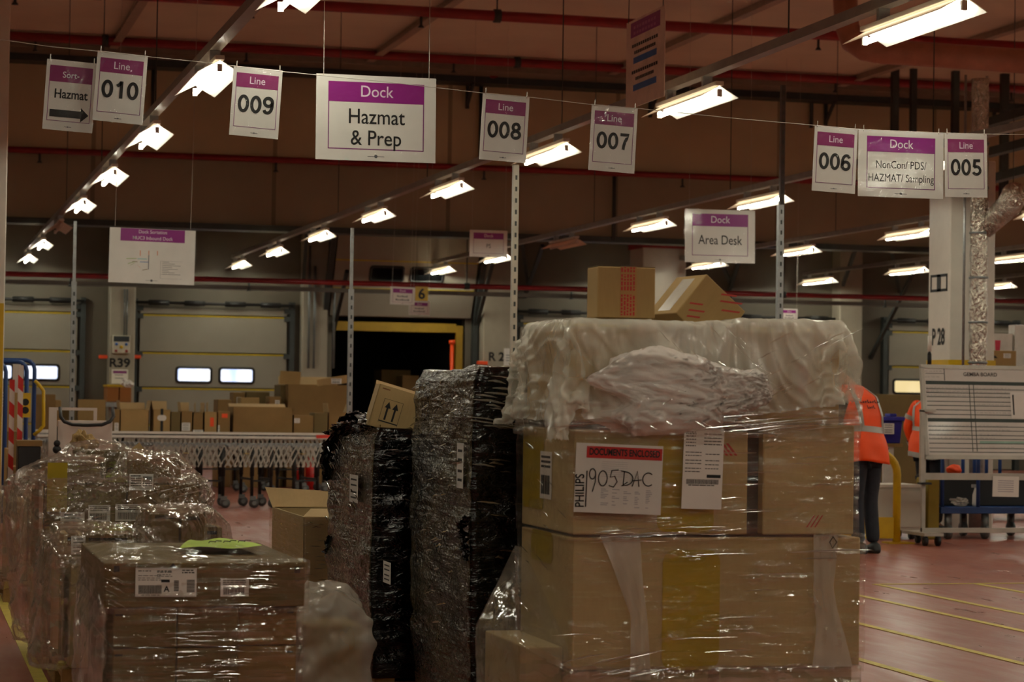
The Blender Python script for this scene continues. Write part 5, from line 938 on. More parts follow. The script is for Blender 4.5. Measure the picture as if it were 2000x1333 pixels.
-40,453,1302,-26,453,1331,-18,453,1361,-15,454,1393,-12,454,1425,-11,454,1456,-10,454,1488,-10,454,1520,-12,454,1552,-14,455,1583,-14,455,1615,-14,455,1647,-14,455,1679,-4,455,1709,22,455,1727,54,456,1725,86,456,1725,118,456,1725,149,456,1725,181,457,1725,213,457,1725,245,457,1725,276,457,1725,308,458,1725,340,458,1725,371,458,1719,402,458,1712,433,458,1706,465,459,1703,497,459,1702,528,459,1702,560,459,1704,592,459,1708,623,459,1713,654,460,1720,685,460,1728,715,460,1738,747,460,1740,779,460,1740,810,460,1740,842,460,1740,874,460,1740,906,460,1740,937,460,1740,969,460,1740,1001,460,1740,1033,460,1740,1065,460,1740,1096,460,1740,1128,460,1740,1160,460,1737,1180,460,1712,1180,460,1680,1180,460,1648,1180,460,1616,1180,460,1585,1181,460,1553,1181,460,1521,1181,460,1489,1181,460,1458,1181,460,1426,1182,460,1394,1182,460,1362,1184,460,1330,
-40,484,1303,-23,483,1330,-19,484,1361,-17,484,1393,-14,484,1425,-12,484,1456,-10,484,1488,-10,485,1520,-10,485,1552,-12,485,1583,-15,485,1615,-14,485,1647,-14,485,1679,-4,485,1709,22,486,1727,54,486,1725,86,486,1725,117,486,1725,149,487,1725,181,487,1725,213,487,1725,244,487,1725,276,488,1725,308,488,1725,340,488,1725,371,488,1719,402,489,1712,433,489,1707,465,489,1704,497,489,1702,528,489,1703,560,490,1705,592,490,1708,623,490,1713,654,490,1720,685,490,1728,715,490,1738,747,490,1740,778,490,1740,810,490,1740,842,490,1740,874,490,1740,906,490,1740,937,490,1740,969,490,1740,1001,490,1740,1033,490,1740,1065,490,1740,1096,490,1740,1128,490,1740,1160,490,1737,1180,490,1712,1180,490,1680,1180,490,1648,1180,490,1616,1180,490,1585,1181,490,1553,1181,490,1521,1181,490,1489,1181,490,1458,1181,490,1426,1181,490,1394,1182,490,1362,1184,490,1330,
-40,514,1304,-23,513,1330,-26,513,1362,-24,513,1393,-21,513,1425,-16,514,1457,-13,514,1488,-10,515,1520,-10,515,1552,-10,515,1583,-14,515,1615,-15,515,1647,-13,515,1679,-4,515,1709,22,516,1727,54,516,1725,85,516,1725,117,517,1725,149,517,1725,181,517,1725,212,517,1725,244,518,1725,276,518,1725,308,518,1725,339,518,1725,371,519,1719,402,519,1712,433,519,1707,465,519,1704,496,520,1703,528,520,1703,560,520,1705,591,520,1709,623,520,1714,654,520,1720,685,520,1728,715,520,1738,747,520,1740,778,520,1740,810,520,1740,842,520,1740,874,520,1740,906,520,1740,937,520,1740,969,520,1740,1001,521,1740,1033,521,1740,1064,521,1740,1096,521,1740,1128,521,1740,1160,521,1737,1180,520,1712,1180,520,1680,1180,520,1648,1180,520,1616,1181,520,1585,1181,521,1553,1180,521,1521,1180,521,1489,1180,521,1458,1181,521,1426,1181,521,1394,1183,521,1362,1185,521,1330,
-40,544,1304,-22,543,1330,-24,543,1362,-27,543,1394,-28,543,1425,-25,543,1457,-20,544,1489,-15,544,1520,-12,545,1552,-11,545,1583,-11,545,1615,-16,545,1647,-10,545,1678,-5,546,1709,22,546,1727,53,546,1725,85,547,1725,117,547,1725,149,547,1725,180,547,1725,212,548,1725,244,548,1725,276,548,1725,307,548,1725,339,549,1725,370,549,1719,401,549,1712,433,549,1707,464,550,1704,496,550,1703,528,550,1704,560,550,1706,591,550,1710,623,550,1715,654,550,1721,684,550,1729,715,550,1738,747,550,1740,778,551,1740,810,551,1740,842,551,1740,874,551,1740,906,551,1740,937,551,1740,969,551,1740,1001,551,1740,1033,551,1740,1065,551,1740,1096,551,1740,1128,551,1740,1160,551,1737,1180,551,1712,1180,551,1680,1180,551,1648,1180,551,1616,1180,551,1585,1180,551,1553,1180,551,1521,1180,551,1489,1180,551,1458,1181,551,1426,1182,551,1394,1184,551,1362,1186,551,1331,
-39,574,1305,-21,573,1331,-19,573,1363,-23,573,1394,-27,573,1426,-29,573,1458,-29,573,1489,-24,574,1521,-19,574,1552,-15,575,1584,-13,575,1615,-12,575,1647,-14,575,1679,-6,576,1709,21,576,1726,53,577,1725,85,577,1725,117,577,1725,148,577,1725,180,578,1725,212,578,1725,244,578,1725,275,578,1725,307,579,1725,339,579,1725,370,579,1719,401,579,1712,433,580,1707,464,580,1705,496,580,1704,528,580,1704,559,580,1707,591,580,1710,622,581,1715,654,581,1721,684,581,1729,715,581,1738,747,581,1740,778,581,1740,810,581,1740,842,581,1740,874,581,1740,906,581,1740,937,581,1740,969,581,1740,1001,581,1740,1033,581,1740,1065,581,1740,1096,581,1740,1128,581,1740,1160,581,1737,1180,581,1712,1180,581,1680,1180,581,1648,1180,581,1616,1180,581,1585,1180,581,1553,1180,581,1521,1180,581,1489,1181,581,1458,1183,581,1426,1184,581,1394,1186,581,1362,1187,581,1331,
-39,604,1306,-20,604,1332,-16,603,1363,-17,603,1395,-19,602,1427,-24,602,1458,-29,603,1490,-32,603,1521,-30,602,1553,-28,602,1585,-24,603,1616,-19,605,1647,-16,606,1679,-6,606,1709,21,607,1726,53,607,1725,84,607,1725,116,607,1725,148,608,1725,180,608,1725,212,608,1725,243,608,1725,275,609,1725,307,609,1725,339,609,1725,370,609,1719,401,610,1712,432,610,1707,464,610,1705,496,610,1704,528,611,1705,559,611,1707,591,611,1711,622,611,1716,653,611,1722,684,611,1729,715,611,1738,747,611,1740,778,611,1740,810,611,1740,842,611,1740,874,611,1740,906,611,1740,937,611,1740,969,611,1740,1001,611,1740,1033,611,1740,1065,611,1740,1096,611,1740,1128,611,1740,1160,611,1737,1180,611,1712,1180,611,1680,1180,611,1648,1180,611,1617,1180,611,1585,1181,611,1553,1182,611,1521,1184,611,1490,1186,611,1458,1187,611,1426,1189,611,1394,1190,611,1363,1192,611,1331,
-41,634,1308,-42,624,1338,-26,632,1365,-17,633,1395,-16,632,1427,-17,632,1459,-20,632,1491,-24,632,1522,-30,632,1553,-33,632,1585,-22,633,1615,-14,634,1646,-10,635,1677,-6,636,1709,21,637,1726,52,637,1725,84,637,1725,116,638,1725,148,638,1725,180,638,1725,211,638,1725,243,639,1725,275,639,1725,307,639,1725,339,639,1725,370,640,1719,401,640,1712,432,640,1708,464,640,1705,496,641,1705,527,641,1706,559,641,1708,591,641,1711,622,641,1716,653,641,1721,684,641,1729,715,641,1738,746,641,1740,778,641,1740,810,641,1740,842,641,1740,874,641,1740,906,641,1740,937,641,1740,969,641,1740,1001,641,1740,1033,641,1740,1065,642,1740,1096,642,1740,1128,642,1740,1160,642,1737,1180,641,1712,1180,641,1680,1181,641,1648,1183,641,1617,1185,641,1585,1188,641,1553,1190,640,1522,1193,640,1490,1196,639,1458,1198,639,1427,1200,639,1395,1202,639,1363,1204,639,1332,
-66,650,1314,-63,644,1345,-49,650,1372,-34,658,1399,-20,662,1428,-16,662,1459,-18,662,1491,-20,662,1523,-22,661,1554,-25,661,1586,-32,662,1617,-23,663,1647,-10,665,1676,-7,666,1708,20,667,1726,52,668,1725,84,668,1725,116,668,1725,147,668,1725,179,668,1725,211,669,1725,243,669,1725,275,669,1725,306,669,1725,338,669,1725,370,670,1719,400,670,1712,432,670,1707,464,671,1707,495,671,1707,527,671,1708,559,671,1710,591,671,1712,622,671,1715,653,671,1721,684,671,1729,715,671,1738,746,671,1740,778,671,1740,810,671,1740,842,671,1740,874,671,1740,905,671,1740,937,672,1740,969,672,1740,1001,672,1740,1033,672,1740,1065,672,1740,1096,672,1740,1128,672,1740,1160,672,1737,1180,671,1712,1187,670,1681,1191,670,1649,1194,669,1617,1197,669,1586,1200,668,1554,1202,668,1522,1205,667,1491,1208,667,1459,1210,667,1427,1212,667,1396,1214,666,1364,1216,666,1332,
-68,680,1320,-70,672,1351,-72,665,1382,-58,671,1409,-43,679,1437,-26,691,1461,-37,686,1490,-39,685,1522,-41,685,1554,-37,689,1585,-33,692,1616,-27,693,1648,-20,694,1679,-8,696,1708,20,698,1725,52,698,1724,84,698,1725,115,698,1725,147,698,1725,179,699,1725,211,699,1725,243,699,1725,274,699,1725,306,699,1725,338,700,1725,369,700,1719,400,700,1711,432,700,1711,463,700,1712,495,700,1713,527,701,1714,559,701,1715,590,701,1716,622,701,1717,654,701,1720,684,702,1728,715,701,1738,746,702,1740,778,702,1740,810,702,1740,842,702,1740,874,702,1740,905,702,1740,937,702,1740,969,702,1740,1001,702,1740,1033,702,1740,1065,702,1740,1097,702,1740,1129,702,1741,1161,702,1737,1181,701,1712,1180,699,1679,1180,698,1647,1181,696,1616,1184,696,1584,1188,696,1553,1192,697,1521,1197,697,1490,1203,697,1459,1207,697,1427,1209,697,1395,1211,696,1364,1212,696,1332,
-76,708,1329,-65,701,1359,-48,679,1373,-49,698,1398,-45,708,1428,-42,716,1459,-40,716,1491,-38,715,1523,-22,709,1549,-15,709,1580,-12,712,1612,-10,716,1643,-10,721,1675,-9,727,1707,18,728,1725,52,728,1725,83,728,1724,115,728,1725,147,729,1725,179,729,1725,211,729,1725,242,729,1725,274,729,1725,306,730,1725,338,730,1725,369,730,1719,400,727,1725,431,725,1729,463,724,1731,494,723,1734,526,723,1734,558,724,1734,590,726,1733,621,728,1732,653,730,1731,684,732,1728,714,732,1739,747,732,1739,778,732,1739,810,732,1740,842,732,1740,874,732,1740,905,732,1740,937,732,1740,969,732,1740,1001,732,1740,1033,732,1740,1065,732,1739,1097,732,1739,1129,733,1741,1162,733,1737,1181,731,1711,1179,729,1678,1180,728,1646,1190,725,1616,1184,727,1584,1189,727,1553,1193,727,1521,1196,727,1490,1200,727,1458,1201,727,1426,1202,726,1395,1202,725,1363,1201,724,1331,
-52,727,1328,-41,700,1340,-22,692,1364,-19,697,1395,-16,703,1426,-13,709,1458,-10,716,1488,-10,725,1519,-10,735,1549,-14,739,1580,-24,740,1610,-11,746,1638,-11,751,1670,-9,758,1705,16,760,1726,51,760,1725,83,759,1726,115,759,1726,147,759,1727,179,759,1727,210,759,1727,242,759,1728,274,759,1729,306,760,1730,338,760,1731,369,759,1730,401,757,1728,433,755,1726,464,752,1722,495,746,1715,526,750,1720,557,754,1726,588,756,1730,619,758,1733,651,760,1735,683,761,1737,714,763,1742,746,763,1742,778,763,1742,810,763,1742,842,762,1742,873,762,1742,905,762,1742,937,762,1742,969,762,1742,1001,762,1742,1033,762,1742,1065,763,1742,1097,763,1741,1129,764,1741,1164,763,1738,1182,761,1710,1180,759,1676,1188,757,1646,1181,754,1615,1188,757,1585,1190,757,1553,1191,757,1521,1192,757,1489,1192,756,1458,1192,755,1426,1192,754,1394,1191,753,1362,1190,752,1330,
-39,714,1304,-19,717,1328,-10,719,1358,-10,725,1390,-11,732,1421,-12,739,1452,-15,745,1483,-27,749,1512,-31,755,1543,-30,763,1574,-25,770,1604,-19,775,1635,-8,781,1663,-7,787,1696,17,791,1717,51,790,1718,83,789,1718,115,788,1718,147,788,1718,179,788,1717,211,788,1717,242,787,1717,274,787,1716,306,786,1716,338,786,1716,370,785,1714,401,782,1711,432,778,1706,464,774,1701,495,771,1697,526,773,1701,558,776,1706,589,780,1711,619,784,1718,651,787,1722,682,788,1725,714,791,1728,746,791,1729,778,790,1729,810,790,1729,842,790,1729,873,790,1730,905,790,1730,937,790,1730,969,790,1730,1000,790,1729,1032,790,1730,1064,791,1730,1096,792,1730,1127,794,1730,1160,795,1730,1182,792,1707,1178,789,1673,1188,787,1643,1189,783,1612,1175,784,1584,1174,783,1552,1174,782,1520,1173,780,1489,1175,781,1457,1175,780,1425,1175,780,1393,1175,779,1362,1175,779,1330,
-41,744,1302,-22,747,1327,-10,749,1356,-25,751,1384,-32,753,1415,-34,759,1446,-31,770,1476,-27,779,1506,-18,781,1537,-6,780,1566,-1,786,1597,2,795,1627,0,808,1656,-6,815,1687,20,802,1687,53,801,1688,84,801,1689,116,801,1690,148,801,1690,179,801,1690,211,801,1690,243,802,1690,274,802,1690,306,803,1691,338,803,1691,370,804,1691,401,804,1690,433,803,1688,465,800,1686,495,795,1680,526,799,1686,558,802,1690,589,803,1692,621,803,1694,653,800,1695,684,794,1695,714,802,1700,746,803,1701,778,803,1701,810,803,1701,842,803,1702,874,804,1702,905,804,1703,937,804,1703,969,805,1703,1000,806,1704,1032,805,1703,1063,803,1702,1095,801,1701,1127,801,1700,1159,800,1698,1179,821,1697,1194,815,1670,1185,817,1639,1193,813,1609,1187,810,1578,1171,812,1551,1164,810,1520,1162,809,1488,1159,806,1456,1157,804,1425,1156,803,1393,1155,802,1361,1154,800,1330,
-47,774,1303,-27,776,1328,-10,779,1354,-19,780,1385,-35,783,1412,-26,788,1442,-8,786,1468,-1,792,1498,4,800,1529,1,808,1559,-8,815,1589,-21,812,1618,-22,826,1647,6,826,1661,22,800,1656,54,799,1657,85,799,1658,117,799,1659,148,800,1659,180,805,1660,211,800,1660,243,800,1660,275,801,1660,306,802,1660,338,802,1660,369,808,1660,401,812,1661,432,815,1661,464,818,1661,496,820,1662,528,818,1662,559,816,1663,591,813,1664,622,809,1664,653,802,1665,685,805,1667,715,798,1669,747,799,1670,779,799,1670,811,800,1671,843,800,1672,874,800,1672,906,805,1672,937,805,1673,969,802,1673,999,811,1674,1030,804,1673,1062,800,1671,1094,799,1670,1126,800,1668,1158,799,1668,1169,826,1669,1194,844,1663,1209,835,1636,1199,842,1606,1197,839,1575,1195,830,1544,1193,817,1515,1192,804,1486,1189,802,1455,1187,808,1424,1186,808,1392,1184,808,1360,1183,807,1329,
-69,786,1319,-49,789,1344,-22,805,1348,-33,806,1378,-13,801,1402,-10,811,1432,5,813,1460,2,821,1490,-7,827,1520,-20,827,1549,-34,822,1577,-32,837,1605,-13,848,1628,14,833,1633,23,803,1626,54,805,1627,86,800,1628,117,800,1629,149,800,1629,180,807,1630,211,802,1630,243,800,1630,275,800,1630,306,802,1630,338,803,1630,370,805,1630,401,810,1631,433,814,1631,465,816,1631,496,817,1632,528,816,1632,560,814,1633,591,811,1634,623,811,1634,655,808,1635,685,798,1638,716,800,1639,748,801,1639,780,800,1640,811,800,1641,843,801,1641,875,804,1642,906,800,1643,938,801,1643,970,802,1643,999,814,1644,1030,808,1643,1062,811,1643,1094,808,1642,1124,800,1639,1156,799,1637,1164,828,1639,1180,855,1638,1208,863,1625,1226,855,1601,1226,842,1572,1225,831,1542,1223,820,1512,1221,810,1482,1219,799,1452,1212,791,1423,1206,786,1392,1201,783,1360,1197,780,1329,
-81,813,1326,-62,815,1351,-36,823,1369,-6,814,1365,5,824,1393,6,835,1422,-7,839,1451,-20,839,1480,-32,839,1509,-47,832,1536,-40,848,1563,-25,861,1588,-1,866,1608,10,837,1603,26,810,1597,56,800,1598,87,806,1598,118,800,1598,150,800,1599,180,809,1599,212,806,1600,243,801,1599,275,800,1600,307,801,1600,338,804,1600,370,806,1600,402,808,1600,433,813,1601,465,814,1601,497,815,1602,529,814,1602,560,813,1603,592,812,1603,624,809,1604,654,798,1606,685,799,1607,717,802,1608,749,802,1609,780,800,1610,812,800,1611,844,802,1611,875,806,1612,907,800,1612,938,800,1613,970,805,1613,999,817,1614,1031,816,1614,1060,805,1614,1092,803,1612,1123,810,1610,1153,800,1607,1162,830,1609,1169,861,1611,1194,879,1604,1221,882,1588,1229,870,1559,1237,857,1531,1237,845,1502,1233,836,1472,1226,827,1442,1216,819,1413,1225,809,1385,1226,799,1355,1226,789,1324,
-63,829,1309,-44,811,1327,-19,822,1343,2,841,1357,-13,846,1385,-22,830,1411,-35,833,1440,-46,830,1469,-58,843,1495,-46,857,1520,-29,869,1545,-16,883,1570,12,874,1582,12,844,1574,35,822,1570,56,799,1568,87,807,1568,118,800,1568,150,801,1569,180,809,1569,212,809,1570,244,803,1569,275,800,1569,307,800,1570,339,803,1570,370,806,1570,402,809,1570,434,812,1571,465,813,1571,497,813,1571,529,813,1572,561,812,1572,593,809,1573,623,799,1575,655,798,1576,686,801,1577,718,805,1578,749,803,1579,781,800,1580,813,801,1580,844,804,1581,876,808,1582,907,801,1582,939,800,1583,970,807,1583,999,819,1584,1031,818,1584,1059,803,1583,1091,801,1582,1121,811,1580,1151,802,1577,1159,833,1579,1161,864,1582,1180,889,1579,1208,901,1568,1202,877,1548,1208,860,1522,1218,868,1493,1228,864,1463,1231,855,1433,1219,848,1404,1227,837,1375,1233,827,1346,1236,816,1316,
-55,807,1290,-26,806,1303,-10,830,1316,-25,838,1343,-40,839,1372,-49,826,1399,-62,829,1428,-60,850,1452,-47,864,1477,-32,877,1502,-18,891,1526,-2,903,1551,16,876,1552,32,849,1552,28,820,1541,55,803,1538,87,806,1538,118,800,1538,150,802,1538,181,810,1539,213,811,1539,244,807,1539,276,802,1539,307,800,1539,339,801,1540,371,804,1540,402,807,1540,434,809,1540,466,811,1541,498,811,1541,530,811,1542,562,809,1542,592,800,1544,624,800,1545,655,799,1546,687,804,1547,718,806,1548,750,804,1549,782,800,1550,813,801,1550,845,805,1551,876,809,1552,907,803,1552,939,800,1552,969,811,1553,999,820,1554,1026,804,1557,1058,801,1553,1089,800,1552,1118,813,1550,1149,804,1547,1154,835,1549,1153,867,1553,1169,895,1551,1193,914,1545,1209,895,1525,1191,878,1505,1192,857,1481,1200,871,1453,1212,877,1424,1223,876,1395,1231,866,1366,1236,855,1336,1239,845,1306,
-44,801,1263,-36,825,1282,-34,845,1306,-51,833,1330,-66,831,1358,-70,844,1387,-48,849,1409,-47,870,1433,-33,883,1458,-19,897,1483,-4,910,1508,17,915,1531,35,888,1533,40,858,1524,32,830,1513,56,809,1508,87,803,1508,119,801,1508,150,803,1508,181,810,1509,213,813,1509,245,810,1509,276,805,1509,308,801,1509,340,800,1510,371,802,1510,403,805,1510,435,807,1510,467,809,1511,498,810,1511,530,809,1512,561,801,1513,593,800,1514,624,800,1515,656,802,1516,687,807,1517,719,808,1518,751,804,1519,782,801,1519,814,802,1520,846,806,1521,877,811,1522,908,805,1522,940,800,1522,969,813,1523,1000,816,1524,1029,803,1527,1057,818,1529,1085,805,1523,1116,800,1524,1146,807,1517,1147,838,1520,1147,870,1523,1159,899,1523,1181,921,1518,1209,917,1504,1195,898,1483,1180,878,1463,1177,856,1440,1193,857,1412,1196,871,1384,1206,880,1355,1221,879,1327,1234,874,1298,
-73,807,1266,-64,836,1275,-58,860,1296,-76,845,1318,-68,859,1346,-64,871,1375,-36,869,1391,-33,889,1415,-20,903,1440,-6,917,1465,15,922,1488,36,926,1511,50,898,1508,43,869,1496,36,840,1484,58,818,1479,87,805,1478,119,803,1478,151,804,1478,182,811,1479,213,814,1479,245,813,1479,277,809,1479,308,804,1479,340,800,1479,372,800,1480,403,803,1480,435,805,1480,467,807,1480,499,809,1481,530,802,1482,562,800,1483,594,800,1484,625,801,1485,657,806,1486,688,809,1487,720,809,1488,752,804,1488,783,802,1489,815,803,1490,846,807,1491,878,812,1491,909,810,1492,940,801,1492,970,812,1493,1001,807,1495,1032,801,1497,1058,819,1498,1089,824,1500,1109,800,1494,1139,809,1488,1138,841,1491,1142,872,1493,1149,903,1495,1170,927,1491,1199,932,1479,1211,909,1460,1193,893,1440,1174,878,1419,1166,856,1397,1182,848,1371,1185,861,1342,1195,871,1314,1207,878,1285,
-102,815,1271,-92,845,1272,-83,873,1284,-63,871,1309,-74,886,1335,-48,883,1352,-24,889,1372,-20,909,1396,-8,924,1421,14,925,1444,35,932,1467,56,938,1490,54,908,1480,46,879,1468,40,850,1456,63,829,1452,88,809,1448,119,806,1448,151,806,1448,182,810,1448,214,814,1449,246,815,1449,277,812,1449,309,807,1449,340,803,1449,372,800,1449,404,800,1450,436,803,1450,467,804,1450,499,805,1451,531,801,1452,563,800,1453,594,802,1454,626,805,1455,657,809,1456,689,811,1457,721,810,1457,752,804,1458,784,802,1459,816,803,1459,847,807,1460,878,813,1461,910,812,1462,940,802,1462,971,809,1463,1002,803,1465,1034,800,1467,1060,817,1468,1089,830,1470,1102,802,1465,1132,812,1459,1141,842,1461,1140,874,1463,1142,905,1465,1159,932,1463,1187,942,1454,1211,929,1437,1209,904,1417,1189,891,1396,1170,877,1376,1158,856,1354,1169,839,1330,1182,846,1302,1192,855,1273,
-125,831,1260,-120,853,1282,-107,873,1303,-81,888,1291,-56,889,1311,-33,898,1331,-13,909,1352,1,922,1378,14,935,1404,29,947,1429,39,960,1457,66,946,1463,60,917,1452,49,890,1440,45,860,1428,63,835,1422,88,816,1419,119,809,1418,151,807,1418,183,810,1418,214,814,1419,246,816,1419,278,816,1419,309,812,1419,341,807,1419,373,804,1419,404,802,1420,436,800,1420,468,800,1421,500,800,1421,532,800,1422,563,803,1423,595,806,1424,626,809,1425,658,812,1426,690,813,1426,722,811,1427,753,804,1428,785,803,1428,817,804,1429,848,807,1430,879,812,1431,911,815,1432,941,803,1432,972,802,1433,1004,800,1435,1036,801,1437,1066,811,1439,1087,835,1440,1095,804,1436,1123,817,1430,1141,844,1431,1143,875,1433,1137,907,1436,1148,936,1435,1176,951,1427,1204,945,1413,1216,923,1394,1206,901,1373,1185,889,1353,1165,875,1332,1151,856,1311,1158,835,1288,1174,834,1260,
-125,852,1238,-115,873,1260,-103,894,1281,-91,914,1302,-59,917,1302,-31,924,1316,-14,936,1339,1,949,1365,13,962,1391,22,975,1419,51,971,1431,77,953,1436,62,928,1423,53,900,1412,50,871,1400,65,844,1393,90,824,1389,120,814,1388,151,810,1388,183,811,1388,215,814,1388,246,817,1389,278,818,1389,310,816,1389,342,811,1389,373,808,1390,405,806,1390,437,805,1390,468,804,1391,500,804,1391,532,805,1392,564,807,1393,595,810,1394,627,812,1395,659,814,1396,691,814,1396,723,811,1397,754,805,1397,786,804,1398,817,805,1399,849,807,1400,880,812,1401,912,815,1402,944,811,1403,974,802,1403,1006,802,1405,1037,805,1407,1068,810,1409,1059,830,1432,1086,826,1416,1115,824,1402,1138,846,1401,1142,877,1403,1134,908,1406,1139,940,1407,1164,958,1400,1193,958,1387,1215,942,1371,1217,918,1350,1202,899,1330,1181,887,1309,1161,873,1288,1146,854,1267,1148,832,1245,
-117,870,1216,-106,891,1237,-97,913,1258,-86,934,1279,-62,947,1296,-31,951,1302,-15,964,1326,-4,977,1353,6,989,1381,34,987,1394,63,982,1406,87,961,1408,70,937,1396,58,910,1384,55,881,1372,68,852,1365,91,831,1360,120,819,1358,152,814,1358,183,813,1358,215,814,1358,247,816,1359,278,818,1359,310,818,1359,342,816,1360,374,812,1360,405,810,1360,437,809,1360,469,809,1361,501,809,1361,533,810,1362,564,812,1363,596,813,1364,628,814,1365,660,816,1365,692,815,1366,723,810,1367,755,807,1367,786,806,1368,818,807,1369,850,808,1370,882,812,1371,913,816,1372,944,810,1372,976,805,1373,1007,804,1375,1039,804,1377,1057,828,1388,1049,849,1410,1079,849,1398,1101,837,1379,1130,849,1372,1139,879,1373,1132,910,1376,1130,942,1378,1153,963,1372,1182,968,1361,1209,959,1346,1222,937,1328,1215,914,1307,1197,898,1286,1176,886,1265,1157,871,1245,1141,852,1224,
-109,889,1193,-98,910,1215,-90,932,1236,-81,954,1257,-56,965,1272,-32,978,1289,-20,991,1315,-11,1004,1343,18,1001,1356,47,993,1367,75,993,1381,96,969,1381,81,944,1368,64,920,1356,61,891,1345,71,862,1336,92,839,1331,121,825,1329,152,819,1328,184,817,1328,215,816,1328,247,817,1328,279,818,1329,311,819,1329,342,819,1330,374,816,1330,406,815,1330,438,814,1331,469,814,1331,501,814,1332,533,815,1332,565,815,1333,597,816,1334,628,816,1335,660,817,1335,692,814,1336,724,812,1337,756,811,1337,787,810,1338,819,811,1339,851,811,1340,883,811,1340,914,815,1341,946,814,1343,978,811,1344,1009,808,1345,1039,817,1349,1038,842,1369,1040,867,1388,1069,867,1376,1096,860,1359,1122,852,1343,1136,880,1343,1132,912,1345,1123,942,1348,1142,968,1345,1171,976,1335,1199,973,1321,1220,956,1304,1224,932,1284,1211,911,1263,1192,897,1242,1171,884,1222,1153,868,1201,
-101,907,1171,-90,928,1192,-81,950,1214,-70,971,1235,-57,990,1257,-42,1006,1280,-27,1019,1305,2,1016,1318,31,1007,1329,59,1000,1341,87,1003,1355,106,977,1353,89,953,1341,71,930,1328,67,901,1317,74,871,1308,94,847,1302,121,832,1299,152,824,1298,184,821,1298,216,820,1298,247,820,1298,279,820,1299,311,820,1299,343,820,1299,375,820,1300,406,820,1300,438,820,1301,470,820,1301,502,820,1302,534,819,1303,566,819,1303,597,819,1304,629,819,1304,661,819,1305,693,818,1306,725,818,1307,756,817,1308,788,817,1309,820,817,1309,852,816,1310,884,816,1311,915,815,1311,947,814,1312,979,813,1314,1010,819,1317,1036,835,1326,1035,861,1345,1031,885,1365,1059,881,1351,1082,866,1334,1108,859,1317,1130,881,1314,1126,913,1316,1117,943,1319,1131,972,1317,1159,984,1308,1188,983,1295,1214,973,1280,1228,951,1261,1223,927,1240,1207,910,1219,1187,896,1199,1167,881,1178]
NX, NY = 64, 54
dzz = ztop+.012-1.75
G0 = [[Vector((SHEET[k]/1000, min(SHEET[k+1]/1000, .82+(SHEET[k+1]/1000-.82)*.35), SHEET[k+2]/1000+dzz)) for k in range(3*NX*j, 3*NX*(j+1), 3)] for j in range(NY)]
def refine(row, n):
    """Catmull-Rom points along one row of the sheet"""
    out = []
    for i in range(len(row)-1):
        p0, p1, p2, p3 = row[max(0, i-1)], row[i], row[i+1], row[min(len(row)-1, i+2)]
        for q in range(n):
            t_ = q/n; out.append(.5*((2*p1)+(p2-p0)*t_+(2*p0-5*p1+4*p2-p3)*t_*t_+(3*p1-p0-3*p2+p3)*t_**3))
    return out+[row[-1]]
G1 = [refine(r_, 4) for r_ in G0]; G1 = list(zip(*[refine(list(c_), 4) for c_ in zip(*G1)]))
NY, NX = len(G1), len(G1[0]); vs = []
for j in range(NY):
    for i in range(NX):
        p_ = G1[j][i]; n_ = (G1[j][min(NX-1, i+1)]-G1[j][max(0, i-1)]).cross(G1[min(NY-1, j+1)][i]-G1[max(0, j-1)][i]).normalized()
        side = 1-abs(n_.z)**2
        vs.append(p_+n_*((.002+.013*side)*crease(p_, 4.0, .9, .8, 2.0)+(.001+.0035*side)*crease(p_, 11, 2.0, 1.5, 5.0)+.0010*crease(p_, 28, 5, 3, 9.0)))
def hemline(x, y):
    f = max(0, min(1, x/xr1)); h = bz(862)*(1-f)+bz(778)*f
    if y > .1: h = bz(838)*(1-f)+bz(775)*f
    return h
m = MB(); fs_ = []
for j in range(NY-1):
    for i in range(NX-1):
        q = (j*NX+i, j*NX+i+1, (j+1)*NX+i+1, (j+1)*NX+i)
        if sum(vs[k][2]-hemline(vs[k][0], vs[k][1]) for k in q) > 0: fs_.append(q)
m.add(vs, fs_)
cv = m.build('cover_sheet', MILK, big, True); bm = bmesh.new(); bm.from_mesh(cv.data); bmesh.ops.delete(bm, geom=[v for v in bm.verts if not v.link_faces], context='VERTS'); bm.to_mesh(cv.data); bm.free()
# crumpled loose flap in front
poly = [(1195, 700, 845), (1240, 686, 850), (1290, 675, 852), (1330, 688, 845), (1370, 698, 830), (1410, 715, 815), (1440, 722, 812), (1475, 722, 800), (1492, 728, 793), (1514, 765, 770)]
m = MB(); rows = []; nu, nv = 90, 44
for i in range(nu+1):
    t_ = i/nu*(len(poly)-1); k = min(int(t_), len(poly)-2); f_ = t_-k; px, ya, yb = (poly[k][j]*(1-f_)+poly[k+1][j]*f_ for j in range(3))
    row = []
    for j in range(nv+1):
        v = j/nv; yy = ya+(yb-ya)*v+(9*noise.noise(Vector((i*.15, 3, 1)))+5*noise.noise(Vector((i*.5, 3, 1))))*(v-.4); px = px+16*noise.noise(Vector((v*5, i*.04, 6)))*(1-i/nu); b = PY(px, yy, BY-.03); x, z = b.x-BX, b.z
        edge = min(1, 6*min(i/nu, 1-i/nu))*min(1, 5*min(v, 1.0-v)+.25)
        dpt = .012+.035*min(1, 9*min(i/nu, 1-i/nu))*min(1, 6*min(v+.08, 1.04-v))+edge*(.010+.030*crease(Vector((x, 0, z)), 6, 4, 7, 4.0)+.020*crease(Vector((x, 0, z)), 14, 7, 9, 8.0)+.008*crease(Vector((x, 0, z)), 30, 14, 12, 1.0))
        row.append(Vector((x, -dpt, z)))
    rows.append(row)
m.add([v for r_ in rows for v in r_], [(i*(nv+1)+j, (i+1)*(nv+1)+j, (i+1)*(nv+1)+j+1, i*(nv+1)+j+1) for i in range(nu) for j in range(nv)])
m.build('loose_flap', milky('flap_polythene', .6, .95, 'f4ece6'), big, True)
